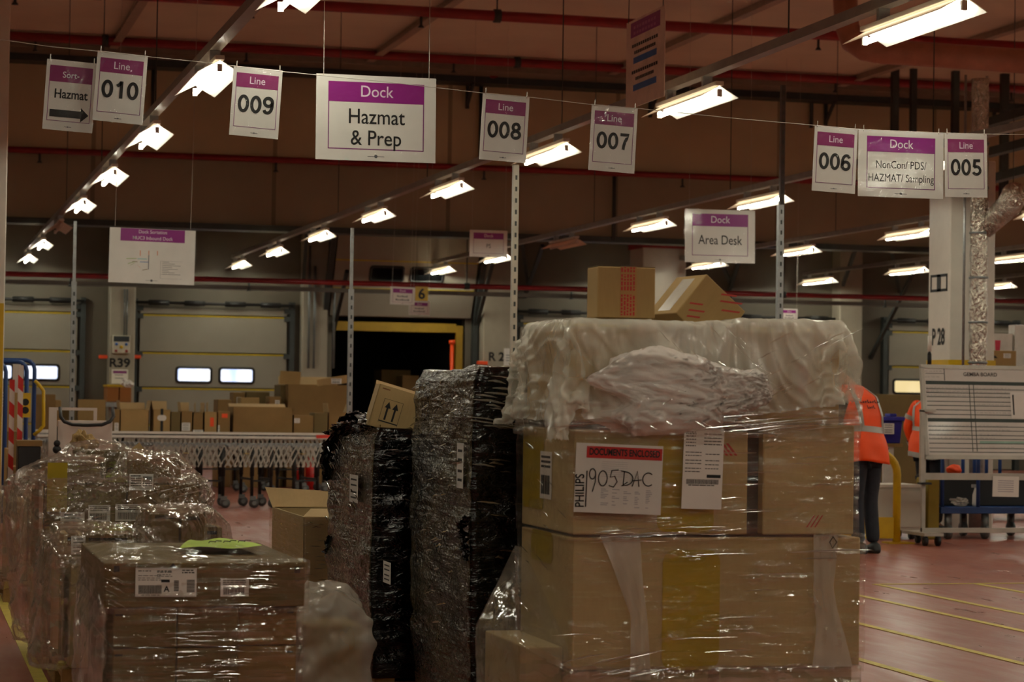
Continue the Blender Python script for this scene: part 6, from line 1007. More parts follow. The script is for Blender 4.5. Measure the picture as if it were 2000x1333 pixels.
# gathered film where the cover is tied in
hp = corners(-.03, -.03, z3-.03, xr2+.01, .81, z3+.10)
hull(hp, .025, crinkle(.018, 3, 22, .004, .006), (0, 0, 0), 'film_gather', film('gathered_film', (1.4, 1.4, 22), .08, .5, .18, .35), big)

# loose cartons on top of the big pallet
def free_box(name, label, cat, loc, rot, size, mat, group=None):
    t = thing(name, label, cat, loc, rot, group); w_, d_, h_ = size
    m = MB(); m.box(-w_/2, -d_/2, 0, w_/2, d_/2, h_); m.build('body', mat, t, bevel=.005); return t
a, b, zz0, zz1 = rectY(1167, 522, 1280, 625, BY+.12); wd = b-a; xl = a; zb0 = topz(.15, .4)+.004
t = free_box('carton', 'upright tan carton sealed with red printed tape, on the milky cover', 'carton', ((a+b)/2, BY+.12+.075, zb0+.0), (0, 0, 0), (wd, .15, zz1-zb0), CB[0], 'cartons on top of the tall pallet')
H_ = zz1-zb0; f_ = FRONT(0, -.075, 0)
m = MB(); m.slab(f_, -.028, 0.004, .042, H_, 0, .0012); m.box(-.028, -.075, H_, .042, .075, H_+.0012); tp = m.build('tape', plain('glossy_tape', 'b08a58', .12, coat=.8), t)
m = MB()
for band in ((.05, .46), (.54, .86), (.9, 1.0)):
    for c_ in range(5):
        v = band[0]*H_
        while v < band[1]*H_:
            l = random.uniform(.006, .018); m.slab(f_, .013*c_-.025, v, .013*c_-.017, min(v+l, band[1]*H_), .0012, .002); v += l+.004
m.build('red_print', RED, tp)
m = MB(); m.box(-wd/2, -.07, H_+.0005, wd/2, .07, H_+.003); m.build('top_flaps', CB[2], t)
# tilted carton
zc0 = topz(.62, .4)
t = free_box('carton', 'tilted tan carton with slanting red stripes leaning on the milky cover', 'carton', (PY(1375, 535, BY+.2).x-.0495, BY+.35, PY(1375, 535, BY+.2).z-.2457), (0, R(40), R(6)), (.24, .30, .22), CB[0], 'cartons on top of the tall pallet')
f_ = FRONT(0, -.15, 0); m = MB()
for u, v, l in ((-.015, .195, .06), (.0, .17, .085), (.03, .145, .07), (-.10, .07, .05), (-.085, .045, .06), (-.075, .02, .05)):
    m.add([f_.p(u, v, .0015), f_.p(u+l, v+.055*l/.08, .0015), f_.p(u+l, v+.055*l/.08+.009, .0015), f_.p(u, v+.009, .0015)], [(0, 1, 2, 3)])
m.build('red_print', RED, t)
m = MB(); m.box(-.1205, -.06, .02, -.12, .06, .2); m.build('shiny_label', plain('glossy_label', 'cfcac0', .12, coat=.9), t)

# --- black wrapped pallets
def black_load(label, X, Y, W, D, zt, seedz, tall):
    t = thing('wrapped_pallet', label, 'wrapped pallet', (X, Y, 0), group='wrapped pallets')
    wooden_pallet(t, .02, .02, W-.02, D-.02, (0, 0, 0))
    m = MB(); m.box(.03, .03, .146, W-.03, D-.03, zt-.03); m.build('load', CB[2], t)
    hp = []
    for z, g in ((.03, -.015), (.25, .0), (zt*.5, .015), (zt*.8, .01), (zt-.05, .0), (zt, -.03)):
        hp += corners(-g, -g, z, W+g, D+g, z)
    dz = crinkle(.028, 2.6, 8, .002, .008)
    def dd(p, n): return dz(p+Vector((seedz, 0, 0)), n)
    hull(hp, .028, dd, (0, 0, 0), 'black_film', [BLK, BLKT], t, pick=lambda n, c: 1 if n.x < -.55 or (n.z > .6) else 0)
    return t
k = PD(929, 760, 10.25); RX, RY = k.x, k.y; rzt = PY(870, 724, RY+.4).z
rb_ = black_load('taller black film wrapped pallet load beside the clear-wrapped one', RX, RY, .8, 1.2, rzt, 0, True)
k = PD(734, 860, 11.6); LX, LY_ = k.x, k.y; lzt = PY(700, 838, LY_+.4).z
lb_ = black_load('shorter black film wrapped pallet load with torn film on its corner', LX, LY_, .8, 1.18, lzt, 11, False)
def on_left(parent, X0, Y0, px0, y0, px1, y1, style, name):
    a = PX(px0, (y0+y1)/2, X0-.03); b = PX(px1, (y0+y1)/2, X0-.03); zt_ = PX((px0+px1)/2, y0, X0-.03).z; zb_ = PX((px0+px1)/2, y1, X0-.03).z
    return sticker(parent, LEFT(-.035, 0, 0), -(a.y-Y0), zb_, -(b.y-Y0), zt_, style, name, .004)
on_left(rb_, RX, RY, 896, 866, 908, 954, 4, 'white_slip'); on_left(lb_, LX, LY_, 686, 928, 702, 982, 4, 'white_slip'); on_left(lb_, LX, LY_, 752, 1098, 766, 1140, 4, 'torn_label')
def shred(parent, pts, w_, name='torn_film'):
    m = MB(); rows = []; n = 40; pts = [Vector(p) for p in pts]
    for i in range(n+1):
        t_ = i/n*(len(pts)-1); k = min(int(t_), len(pts)-2); p = pts[k].lerp(pts[k+1], t_-k)
        ww = w_*(.55+.6*abs(noise.noise(Vector((i*.35, w_*50, 2)))))*(1-.5*(i/n)**3)
        rows.append([p+Vector((ww*(j/6-.5)+.03*noise.noise(Vector((i*.3, j*.5, 1))), ww*.9*(j/6-.5)*(1 if j % 2 else -.4)+.045*noise.noise(Vector((j*.8, i*.4, 7))), .02*noise.noise(Vector((i*.5, j*.6, 4))))) for j in range(7)])
    m.add([v for r_ in rows for v in r_], [(i*7+j, (i+1)*7+j, (i+1)*7+j+1, i*7+j+1) for i in range(n) for j in range(6)])
    return m.build(name, BLK, parent, True)
def lpx(x, y, dy=.0): p = PY(x, y, LY_+dy); return (p.x-LX, p.y-LY_, p.z)
D_ = 1.05
shred(lb_, [lpx(716, 812, .5), lpx(690, 806, .7), lpx(668, 826, .9), lpx(652, 850, D_), lpx(642, 872, D_+.1), lpx(636, 890, D_+.1), lpx(640, 920, D_+.1), lpx(636, 938, D_+.1)], .10)
shred(lb_, [lpx(700, 826, .3), lpx(676, 828, .6), lpx(655, 842, D_), lpx(640, 848, D_+.1)], .13)
shred(lb_, [lpx(730, 836, .1), lpx(705, 806, .5), lpx(690, 818, .8)], .12)
shred(lb_, [lpx(646, 1048, D_+.1), lpx(640, 1075, D_+.12), lpx(650, 1118, D_+.1)], .06)
pleats(rb_, random.Random(4), [(FRONT(0, -.035, 0), .03, .28, rzt-.28, rzt-.02, 34, .16, -.12, 0), (FRONT(0, -.035, 0), .03, .28, .5, rzt-.3, 14, .10, -.1, 0), (LEFT(-.045, 0, 0), -1.1, -.1, .35, rzt-.05, 60, .16, .12, 0)], BPLEAT, .003)
pleats(lb_, random.Random(5), [(FRONT(0, -.035, 0), .03, .4, .3, lzt-.05, 24, .12, -.1, 0), (LEFT(-.045, 0, 0), -1.1, -.1, .25, lzt-.05, 60, .14, -.25, 0)], BPLEAT, .003)
def rpx(x, y): p = PX(x, y, RX-.03); return (p.x-RX-.02, p.y-RY, p.z)
shred(rb_, [rpx(922, 1010), rpx(908, 1030), rpx(915, 1060), rpx(918, 1095)], .06)
# mound of black film on top of the left load
hp = [(x, y, lzt-.04) for x in (.02, .78) for y in (.03, 1.1)]+[(.1, .2, lzt+.03), (.3, .7, lzt+.06), (.05, .95, lzt+.05), (.7, .5, lzt+.03)]
hull(hp, .03, crinkle(.05, 6, 9, .0, .02), (0, 0, 0), 'film_bunch', BLK, lb_)
# carton with arrows on the left black load
a = PY(711, 820, LY_+.10); b = PY(739, 741, LY_+.10); hh = (b-a).length; ang = math.atan2(b.x-a.x, b.z-a.z)
t = thing('carton', 'leaning open carton printed with two black up arrows, on the shorter black pallet', 'carton', (PY(718, 826, LY_+.12).x, LY_+.12, PY(718, 830, LY_+.12).z), (0, ang*.85, R(-7)))
W_ = .30; m = MB(); th = .006
m.box(0, 0, 0, W_, .28, th); m.box(0, 0, 0, W_, th, hh); m.box(0, .28-th, 0, W_, .28, hh); m.box(0, 0, 0, th, .28, hh); m.box(W_-th, 0, 0, W_, .28, hh); m.build('body', CB[3], t)
m = MB(); m.bar((W_/2, .275, hh), (W_/2, .31, hh+.02), W_, .005, (0, 1, 0)); m.build('flap', CB_IN, t)
f_ = FRONT(0, 0, 0); m = MB()
u0, v0, u1, v1 = .045, .03, .145, .155
for q in ((u0, v0, u0+.0015, v1), (u1-.0015, v0, u1, v1), (u0, v1-.0015, u1, v1), (u0, v0+.006, u1, v0+.012)): m.slab(f_, *q, 0, .001)
for u in (u0+.028, u0+.068):
    m.slab(f_, u-.005, v0+.018, u+.005, v1-.035, 0, .001); m.add([f_.p(u-.016, v1-.045, .001), f_.p(u+.016, v1-.045, .001), f_.p(u, v1-.012, .001)], [(0, 1, 2)])
m.build('arrow_print', INK, t)
m = MB(); m.slab(f_, .23, hh*.45, .27, hh*.5, 0, .001); m.slab(f_, .02, hh-.02, .06, hh-.014, 0, .001); m.build('faint_print', plain('brown_print', '7a4a2a', .6), t)
# --- clear wrapped pallets on the left
def pz_on(y, x, X, Y): return PY(x, y, Y).z
def load(label, X, Y): return thing('wrapped_pallet', label, 'wrapped pallet', (X, Y, 0), group='wrapped pallets')
# nearest one
k = PD(205, 1092, 8.9); AX, AY = k.x, k.y
def ax(px, y=1130): return PY(px, y, AY).x-AX
def az(y, px=400): return PY(px, y, AY).z
p1 = load('low clear-wrapped pallet of flat cartons, nearest at the lower left, with a big dispatch label', AX, AY)
W1 = ax(596); lv = [az(1100), az(1188), az(1266), az(1345), .30, .146]
wooden_pallet(p1, .01, .02, W1-.01, 1.18, (0, 0, 0))
cbox(p1, 0, 0, lv[1]+.002, W1, 1.2, lv[0], CB[2], tape=False)
xs = [ax(222), ax(348), ax(469), ax(586)]
for zt, zb in zip(lv[1:5], lv[2:6]):
    for i, (a, b) in enumerate(zip(xs, xs[1:])):
        o = cbox(p1, a+.002, .01 if i < 2 else .05, zb+.002, b-.002, 1.18, zt-.002, (CB[2], CB[2], CB[1])[i], tape=False)
        if i != 1: m = MB(); m.slab(FRONT(0, .01 if i < 2 else .05, 0), a+.01 if i == 0 else b-.04, zt-.03, a+.04 if i == 0 else b-.015, zt-.022, 0, .001); m.build('small_mark', INK, o)
fr1 = FRONT(0, 0, 0)
sticker(p1, Fr((0, -.012, 0), (1, 0, -.01), (0, 0, 1), (0, -1, 0)), ax(264), az(1164), ax(383), az(1108), 0)
sticker(p1, fr1, ax(431), az(1166), ax(486), az(1131), 1, 'faint_label')
m = MB()
for u, z in ((ax(222), az(1108)), (ax(575), az(1112))):
    m.slab(fr1, u, z-.018, u+.022, z+.006, 0, .001); m.slab(fr1, u+.002, z-.05, u+.02, z-.046, 0, .001)
m.add([fr1.p(ax(330)+i, az(1103)-.012+j, .001) for i, j in ((0, 0), (.03, 0), (.015, .018))], [(0, 1, 2)]); m.build('small_mark', INK, p1)
def loadfilm(parent, pts, mat, dz, ml=.03, name='stretch_film'): return hull(pts, ml, dz, (0, 0, 0), name, mat, parent)
loadfilm(p1, corners(-.012, -.010, lv[1]-.02, W1+.012, 1.21, lv[0]+.004)+[(W1*.3, .25, lv[0]+.03), (W1*.6, .6, lv[0]+.05), (.1, .7, lv[0]+.04)], FILM_H, crinkle(.008, 2.2, 20, .003, .003), .025)
loadfilm(p1, corners(xs[0]-.02, -.003, .13, xs[3]+.012, 1.19, lv[1]), FILM_H, crinkle(.008, 2.2, 20, .003, .003), .028)
loadfilm(p1, [(-.05, .3, .35), (-.055, .8, .5), (-.06, .5, .2), (0, .02, .6), (0, .02, .2), (0, 1.1, .2), (0, 1.15, .68), (.02, .5, .7), (-.03, .15, .5)], FILM_X, crinkle(.03, 5, 7, .0, .01), .03, 'loose_film')
pleats(p1, random.Random(8), [(FRONT(0, -.012, 0), ax(340), ax(450), az(1330), az(1195), 26, .12, -.01, 0), (FRONT(0, -.012, 0), ax(430), ax(470), az(1345), az(1270), 12, .09, -.01, 0), (FRONT(0, -.018, 0), ax(450), ax(525), az(1184), az(1112), 14, .11, 0, 0), (FRONT(0, -.018, 0), ax(210), ax(235), az(1184), az(1112), 12, .05, -.5, 0), (LEFT(-.02, 0, 0), -1.0, -.1, .15, lv[0]-.05, 22, .12, .5, 0)], PLEAT, .0014)
m = MB(); ys = AY+.55; n = 8
q0 = [(PY(x, y, AY+dy).x-AX, dy, lv[0]+.028+.012*w_) for x, y, dy, w_ in ((350, 1066, .42, 0), (512, 1067, .42, .6), (462, 1058, .95, .3), (372, 1056, .95, .2))]
rows = [[Vector(q0[0]).lerp(Vector(q0[1]), i/n).lerp(Vector(q0[3]).lerp(Vector(q0[2]), i/n), j/n)+Vector((0, 0, .006*math.sin(i*.9+j*.4))) for i in range(n+1)] for j in range(n+1)]
m.add([v for r_ in rows for v in r_], [(j*(n+1)+i, j*(n+1)+i+1, (j+1)*(n+1)+i+1, (j+1)*(n+1)+i) for j in range(n) for i in range(n)])
m.mi = 1
for k in range(6):
    a = Vector(q0[0]).lerp(Vector(q0[1]), .4+.09*k)+Vector((0, .12+.03*(k % 2), .012)); m.tube([a, a+Vector((.012, .06, .002)), a+Vector((.03, .03, .002))], .002, 5)
gs = m.build('paper_sheet', [LIME, INK], None, True); gs.location = (AX, AY, 0); tag(gs, 'lime green paper sheet lying on the nearest low pallet', 'paper')

# second
k = PD(124, 1000, 10.75); B2X, B2Y = k.x, k.y
def b2x(px, y=1060): return PY(px, y, B2Y).x-B2X
def b2z(y, px=300): return PY(px, y, B2Y).z
p2 = load('clear-wrapped pallet of small cartons just behind the nearest low one', B2X, B2Y)
wooden_pallet(p2, .01, .02, .79, 1.1, (0, 0, 0)); t2 = b2z(1062)
cbox(p2, .04, .0, .15, .42, .58, t2-.10, CB[4], tape=False); cbox(p2, .43, .0, .15, .8, .58, t2-.06, CB[1], tape=False); cbox(p2, .02, .6, .15, .42, 1.1, t2-.06, CB[4], tape=False); cbox(p2, .43, .6, .15, .8, 1.1, t2-.04, CB[1], tape=False)
for x0, x1, y0, zt, cm in ((b2x(300), b2x(358), .15, b2z(1003), 1), (b2x(361), b2x(410), .16, b2z(1006), 1), (b2x(412), b2x(452), .3, b2z(1038), 3), (b2x(168), b2x(265), .1, b2z(1046), 2), (b2x(125), b2x(165), .06, b2z(1044), 4)):
    o = cbox(p2, x0, y0, t2-.055, x1-.004, y0+.26, zt, CB[cm])
    m = MB(); m.slab(FRONT(0, y0, 0), x0+.02, zt-.035, x1-.03, zt-.018, 0, .001); m.build('printed_mark', INK, o)
fA = FRONT(0, .0, 0); sticker(p2, FRONT(0, .04, 0), b2x(140), b2z(1084), b2x(168), b2z(1048), 4, 'label')
m = MB(); m.box(b2x(205), .36, t2+.012, b2x(265), .6, t2+.016); m.build('lime_note', LIME, p2)
fl = LEFT(-.004, 0, 0)
m = MB(); m.slab(fl, -.5, .2, -.1, t2-.12, 0, .002); m.build('yellow_patch', YPATCH, p2)
pts = corners(-.02, -.03, .2, .82, 1.12, t2-.04)+[(-.10, .3, .14), (-.06, .9, .14), (.8, .0, .14)]
loadfilm(p2, pts, FILM_X, crinkle2(.022, .010), .02)
loadfilm(p2, corners(b2x(294), .08, t2-.05, b2x(414), .45, b2z(1002))+[(b2x(458), .25, b2z(1030)), (b2x(462), .3, t2-.06), (b2x(272), .12, b2z(1040))], FILM_X, crinkle2(.014, .008), .016)
loadfilm(p2, corners(b2x(120), .02, t2-.12, b2x(268), .5, b2z(1044))+[(b2x(220), .2, b2z(1034)), (b2x(150), .2, b2z(1036))], FILM_X, crinkle2(.016, .009), .016)
# third
k = PD(87, 960, 11.95); C3X, C3Y = k.x, k.y
def c3x(px, y=950): return PY(px, y, C3Y).x-C3X
def c3z(y, px=240): return PY(px, y, C3Y).z
p3 = load('tallest clear-wrapped carton pallet on the left, with three white labels in a row', C3X, C3Y)
wooden_pallet(p3, .01, .02, .79, 1.18, (0, 0, 0)); t3 = c3z(948)
for x0, x1, z0, z1, cm in ((0, .39, .15, .45, 4), (.4, .8, .15, .45, 1), (0, .3, .455, .74, 1), (.31, .8, .455, .74, 4), (0, .42, .745, t3, 2), (.43, .8, .745, t3-.0, 1)):
    cbox(p3, x0, 0, z0, x1, .58, z1, CB[cm], tape=False); cbox(p3, x0, .6, z0, x1, 1.19, z1-.01, CB[cm], tape=False)
for x0, x1, y0, y1p, cm in ((c3x(128), c3x(198), .1, 905, 1), (c3x(262), c3x(358), .12, 896, 1), (c3x(166), c3x(262), .65, 882, 2), (c3x(96), c3x(125), .12, 916, 0)):
    cbox(p3, x0, y0, t3+.003, x1, y0+.3, PY(240, y1p, C3Y+y0).z, CB[cm])
m = MB(); m.text(FRONT((c3x(215)+c3x(250))/2+.02, .648, 0), 'Ca', 0, t3+.02, .07, .002, .02); m.build('print', INK, p3)
f3 = FRONT(0, -.006, 0)
sticker(p3, f3, c3x(252), c3z(958), c3x(299), c3z(926), 3, 'shipping_label'); sticker(p3, f3, c3x(119), c3z(1032), c3x(166), c3z(1001), 4, 'shipping_label'); sticker(p3, f3, c3x(173), c3z(1019), c3x(216), c3z(987), 1, 'shipping_label'); sticker(p3, f3, c3x(226), c3z(1018), c3x(276), c3z(985), 1, 'shipping_label')
m = MB(); m.box(c3x(222), .25, t3+.004, c3x(258), .5, t3+.03); m.build('lime_note', LIME, p3)
m = MB(); m.slab(f3, c3x(92), c3z(1000), c3x(131), c3z(905), -.004, .002); m.build('yellow_patch', YPATCH, p3); m = MB(); m.slab(LEFT(-.004, 0, 0), -.35, .25, -.02, t3, 0, .002); m.build('yellow_patch', YPATCH, p3)
g = lambda px, py, dy: (PY(px, py, C3Y+dy).x-C3X, dy, PY(px, py, C3Y+dy).z)
pts = corners(-.02, -.02, .16, .82, 1.2, t3+.01)+[(-.16, .5, t3-.02), (-.1, .4, .13), (.86, .0, t3-.06), (.2, -.035, t3-.12), (.6, -.04, t3-.16)]
loadfilm(p3, pts, FILM_X, crinkle2(.022, .010), .02)
loadfilm(p3, corners(c3x(124), .06, t3-.02, c3x(202), .5, PY(240, 900, C3Y+.1).z)+[(-.13, .3, t3+.0), (-.12, .4, t3+.04), (c3x(96), .15, PY(240, 906, C3Y+.1).z)], FILM_X, crinkle2(.016, .009), .016)
loadfilm(p3, corners(c3x(258), .08, t3-.02, c3x(354), .5, PY(240, 892, C3Y+.1).z)+[(c3x(392), .02, t3-.0), (c3x(366), .1, PY(240, 908, C3Y+.1).z), (c3x(225), .1, t3)], FILM_X, crinkle2(.016, .009), .016)
loadfilm(p3, corners(c3x(162), .6, t3-.02, c3x(266), 1.0, PY(240, 878, C3Y+.65).z)+[(c3x(215), .8, PY(240, 866, C3Y+.65).z), (c3x(110), .8, t3+.02), (c3x(300), .9, t3+.02)], FILM_X, crinkle2(.016, .009), .02)
# fourth, far
k = PD(14, 1100, 15.6); D4X, D4Y = k.x, k.y
p4 = load('narrow clear-wrapped carton stack on a pallet by the yellow line at the far left', D4X, D4Y)
wooden_pallet(p4, -.02, .02, .78, 1.18, (0, 0, 0)); t4 = PY(50, 975, D4Y).z
for z0, z1, cm in ((.15, .34, 1), (.345, .54, 2), (.545, t4, 1)): cbox(p4, .14, .0, z0, .75, .9, z1, CB[cm], tape=False)
cbox(p4, .0, .05, .15, .13, .8, t4-.02, CB[3], tape=False)
loadfilm(p4, corners(-.02, -.02, .13, .78, .92, t4+.02)+[(-.06, .3, .13)], FILM_X, crinkle2(.022, .010), .022)
# crumpled brown paper and card scrap
def crumple(name, label, c, r, mat, cat, seed, sc_=(1, 1, 1)):
    bm = bmesh.new(); bmesh.ops.create_icosphere(bm, subdivisions=4, radius=r)
    for v in bm.verts:
        p = v.co*(9/r*.1)+Vector((seed, 0, 0)); k_ = .62+.55*ridged(p*1.1)*.6+.5*noise.noise(p*2.3); v.co = Vector((v.co.x*sc_[0], v.co.y*sc_[1], v.co.z*sc_[2]))*k_
    me = bpy.data.meshes.new(name); bm.to_mesh(me); bm.free(); me.materials.append(mat); o = put(name, me); o.location = c; return tag(o, label, cat)
c = PD(162, 868, 13.2); crumple('crumpled_paper', 'crumpled brown packing paper poking up behind the left pallets', c, .075, CB[0], 'paper', 3, (1, .8, 1.1))
c = PD(266, 884, 12.9); m = MB(); m.add([(c.x-.03, c.y, c.z-.05), (c.x+.035, c.y, c.z-.05), (c.x+.045, c.y+.02, c.z+.02), (c.x+.02, c.y+.03, c.z+.055), (c.x-.035, c.y+.02, c.z+.01)], [(0, 1, 2, 3, 4)])
o = m.build('card_scrap', CB[3]); s_ = o.modifiers.new('thick', 'SOLIDIFY'); s_.thickness = .005; tag(o, 'torn tan card scrap sticking up from the tallest left pallet', 'card')

# wrapped open carton stack between left and black pallets
k = PD(592, 1080, 13.2); EX, EY = k.x, k.y
def ex(px, y=1080): return PY(px, y, EY).x-EX
p5 = load('clear-wrapped pallet with an open carton, behind the nearest low pallet', EX, EY)
wooden_pallet(p5, .0, .02, .79, 1.18, (0, 0, 0)); te = PY(620, 1010, EY).z; tm = PY(620, 1190, EY).z
W_, D_ = .78, 1.15
for a in (0, .26, .52): cbox(p5, a, .01, .15, a+.255, D_, tm-.003, CB[4], tape=False)
m = MB(); th = .008; m.box(0, 0, tm, W_, D_, tm+th); m.box(0, 0, tm, W_, th, te); m.box(0, D_-th, tm, W_, D_, te); m.box(0, 0, tm, th, D_, te); m.box(W_-th, 0, tm, W_, D_, te); oc = m.build('open_carton', CB[4], p5, bevel=.003)
m = MB()
m.add([(0.0, D_-.02, te), (0, D_, te), (-.04, D_+.05, te+.12), (.3, D_+.05, te+.10), (W_, D_, te+.06), (W_, D_, te)], [(0, 1, 2, 3, 4, 5)]); m.build('flap', CB_IN, p5)
m = MB(); m.add([(0, 0.02, te), (W_, .02, te), (W_, .3, te+.02), (.1, .34, te+.03)], [(0, 1, 2, 3)]); m.build('flap', CB[3], p5)
loadfilm(p5, corners(-.012, -.012, tm-.04, W_+.01, D_+.01, te-.01), FILM_H, crinkle(.008, 2.2, 18, .003, .003), .032)
pleats(p5, random.Random(9), [(FRONT(0, -.018, 0), .0, .14, tm, te-.02, 30, .07, 0, 0), (LEFT(-.018, 0, 0), -1.0, -.1, tm, te-.02, 40, .12, 0, 0)], PLEAT)
pleats(p3, random.Random(10), [(FRONT(0, -.05, 0), .1, .75, t3-.36, t3+.0, 26, .22, .25, 0), (LEFT(-.06, 0, 0), -.9, -.05, .3, t3, 24, .14, -.6, 0)], PLEAT)
pleats(p2, random.Random(12), [(FRONT(0, -.05, 0), .05, .75, t2-.25, t2-.02, 16, .16, .3, 0), (LEFT(-.06, 0, 0), -.9, -.05, .25, t2, 18, .14, -.7, 0)], PLEAT)
k = PD(592, 1300, 10.9); m = MB()
c = Vector((k.x+.17, k.y+.28, .28))
bag = thing('plastic_bundle', 'loose pinkish clear plastic bundle on the floor between the low and black pallets', 'plastic bag', (c.x, c.y, 0))
cbox(bag, -.14, -.2, .005, .13, .2, .34, CB[4], tape=False)
loadfilm(bag, corners(-.17, -.24, .004, .16, .24, .36)+[(-.1, .0, .52), (.1, .1, .5), (0, -.2, .48)], MILK2, crinkle(.05, 6, 6, .004, .015), .022, 'plastic_wrap')

# ------------------------------------------------------------------ gravity conveyors
def conveyor(label, path, zt, width, legs, rails, latz, ending=None):
    """expanding skate wheel conveyor along path (x,y) points"""
    t = thing('gravity_conveyor', label, 'conveyor', (path[0][0], path[0][1], 0)); o = Vector((path[0][0], path[0][1], 0))
    P = [Vector((a, b, 0))-o for a, b in path]; L = [0]
    for a, b in zip(P, P[1:]): L.append(L[-1]+(b-a).length)
    def at(s):
        s = max(0, min(L[-1], s)); k = max(i for i in range(len(P)-1) if L[i] <= s); f_ = (s-L[k])/(L[k+1]-L[k]); d = (P[k+1]-P[k]).normalized(); return P[k].lerp(P[k+1], f_), d, Vector((-d.y, d.x, 0))
    for side in (-1, 1):
        m = MB(); pitch = .066; n = int(L[-1]/pitch); span = .21
        for i in range(-2, n+2):
            for sg in (-1, 1):
                s0, s1 = i*pitch, i*pitch+sg*span*.55
                if not (0 <= s1 <= L[-1] and 0 <= s0 <= L[-1]): continue
                a, d, nn = at(s0); b, d2, n2 = at(s1)
                m.bar(a+nn*(side*width/2+.008*sg)+Vector((0, 0, zt)), b+n2*(side*width/2+.008*sg)+Vector((0, 0, zt-latz)), .026 if sg > 0 else .016, .005, tuple(nn))
        m.build('lattice', plain('lattice_zinc', 'b4b0a6', .4, .25, .1, 20), t)
    m = MB(); n = int(L[-1]/.066)
    for i in range(n):
        a, d, nn = at(i*.066+.03)
        m.cyl(a-nn*width/2+Vector((0, 0, zt)), a+nn*width/2+Vector((0, 0, zt)), .006, 6)
        for q in (-.36, -.12, .12, .36, .48, -.48): m.cyl(a+nn*(q*width-.01)+Vector((0, 0, zt)), a+nn*(q*width+.01)+Vector((0, 0, zt)), .024, 8)
    m.build('skate_wheels', GALV, t)
    if rails:
        for side in (-1, 1):
            for dz_ in (.045, -.01):
                m = MB(); pts = [at(L[-1]*i/20)[0]+at(L[-1]*i/20)[2]*side*(width/2+.03)+Vector((0, 0, zt+dz_)) for i in range(21)]
                for a, b in zip(pts, pts[1:]): m.bar(a, b, .02, .035)
                m.build('guide_rail', WPAINT, t)
    for s in legs:
        a, d, nn = at(s)
        for side in (-1, 1):
            b = a+nn*side*(width/2-.02); m = MB(); m.cyl(b+Vector((0, 0, .15)), b+Vector((0, 0, zt-.02)), .022, 10); m.cyl(b+Vector((0, 0, .4)), b+Vector((0, 0, zt-.06)), .028, 10); lg = m.build('leg', BLACKR, t, True)
            m = MB(); m.cyl(b+nn*-.018+d*.03+Vector((0, 0, .062)), b+nn*.018+d*.03+Vector((0, 0, .062)), .062, 18); m.build('caster_wheel', plain('grey_tyre', '4a4a4a', .6), lg, True)
            m = MB(); m.box(b.x-.02, b.y-.03, .1, b.x+.05, b.y+.03, .15); m.cyl(b+nn*-.022+d*.03+Vector((0, 0, .062)), b+nn*.022+d*.03+Vector((0, 0, .062)), .03, 12); m.build('caster_fork', STEEL, lg)
        m = MB(); m.bar(a-nn*width/2+Vector((0, 0, .36)), a+nn*width/2+Vector((0, 0, .36)), .025); m.build('cross_bar', BLACKR, t)
    if len(legs) > 1:
        for s0, s1 in zip(legs[::2], legs[1::2]):
            a, d, nn = at(s0); b, d2, n2 = at(s1); m = MB(); m.bar(a-nn*(width/2-.02)+Vector((0, 0, .34)), b-n2*(width/2-.02)+Vector((0, 0, .34)), .022); m.build('stretcher', BLACKR, t)
    m = MB(); n = int(L[-1]/.7)
    for i in range(n):
        a, d, nn = at(.3+i*.7); e = a-nn*(width/2+.02)+Vector((0, 0, zt-.1)); m.bar(e-d*.03, e+d*.03, .004, .09, tuple(nn))
    m.build('yellow_tag', YEL, t)
    if ending:
        a, d, nn = at(L[-1]); m = MB(); m.bar(a-nn*(width/2+.03)+Vector((0, 0, zt+.02)), a-nn*(width/2+.03)-d*.3+Vector((0, 0, zt+.01)), .03, .05); m.build('red_end_stop', plain('bright_red_plastic', 'd23a2c', .45), t)
    return t
fy = 28.9; zf = PY(440, 870, fy).z
xs_ = [PY(px, 870, fy).x for px in (64, 110, 180, 300, 440, 560, 660)]
path = [(xs_[0], fy+2.2), (xs_[1], fy+1.2), (xs_[2], fy+.5), (xs_[3], fy+.15), (xs_[4], fy+.1), (xs_[5], fy+.2), (xs_[6]+.1, fy+.4)]
def slen(px): return sum((Vector(b)-Vector(a)).length for a, b in zip(path, path[1:]) if b[0] <= PY(px, 870, fy).x+.01)
lx = lambda px: (slen(440) if px >= 440 else 0)+max(0, PY(px, 870, fy).x-xs_[4]) if px >= 440 else slen(300)+PY(px, 870, fy).x-xs_[3]
conveyor('front zinc skate wheel conveyor curving in front of the carton row', path, zf, .55, [lx(392), lx(436), lx(486), lx(524), lx(565), lx(615)], False, .27)
ry = 33.5; zr = PY(430, 852, ry).z
rx0, rx1 = PY(70, 850, ry).x, PY(648, 852, ry).x
conveyor('rear straight skate wheel conveyor with white guide rails, carrying the carton row', [(rx0, ry), (rx1, ry)], zr, .7, [1.2, 2.9, 3.3, 3.8, 4.1, 4.6], True, .25, True)

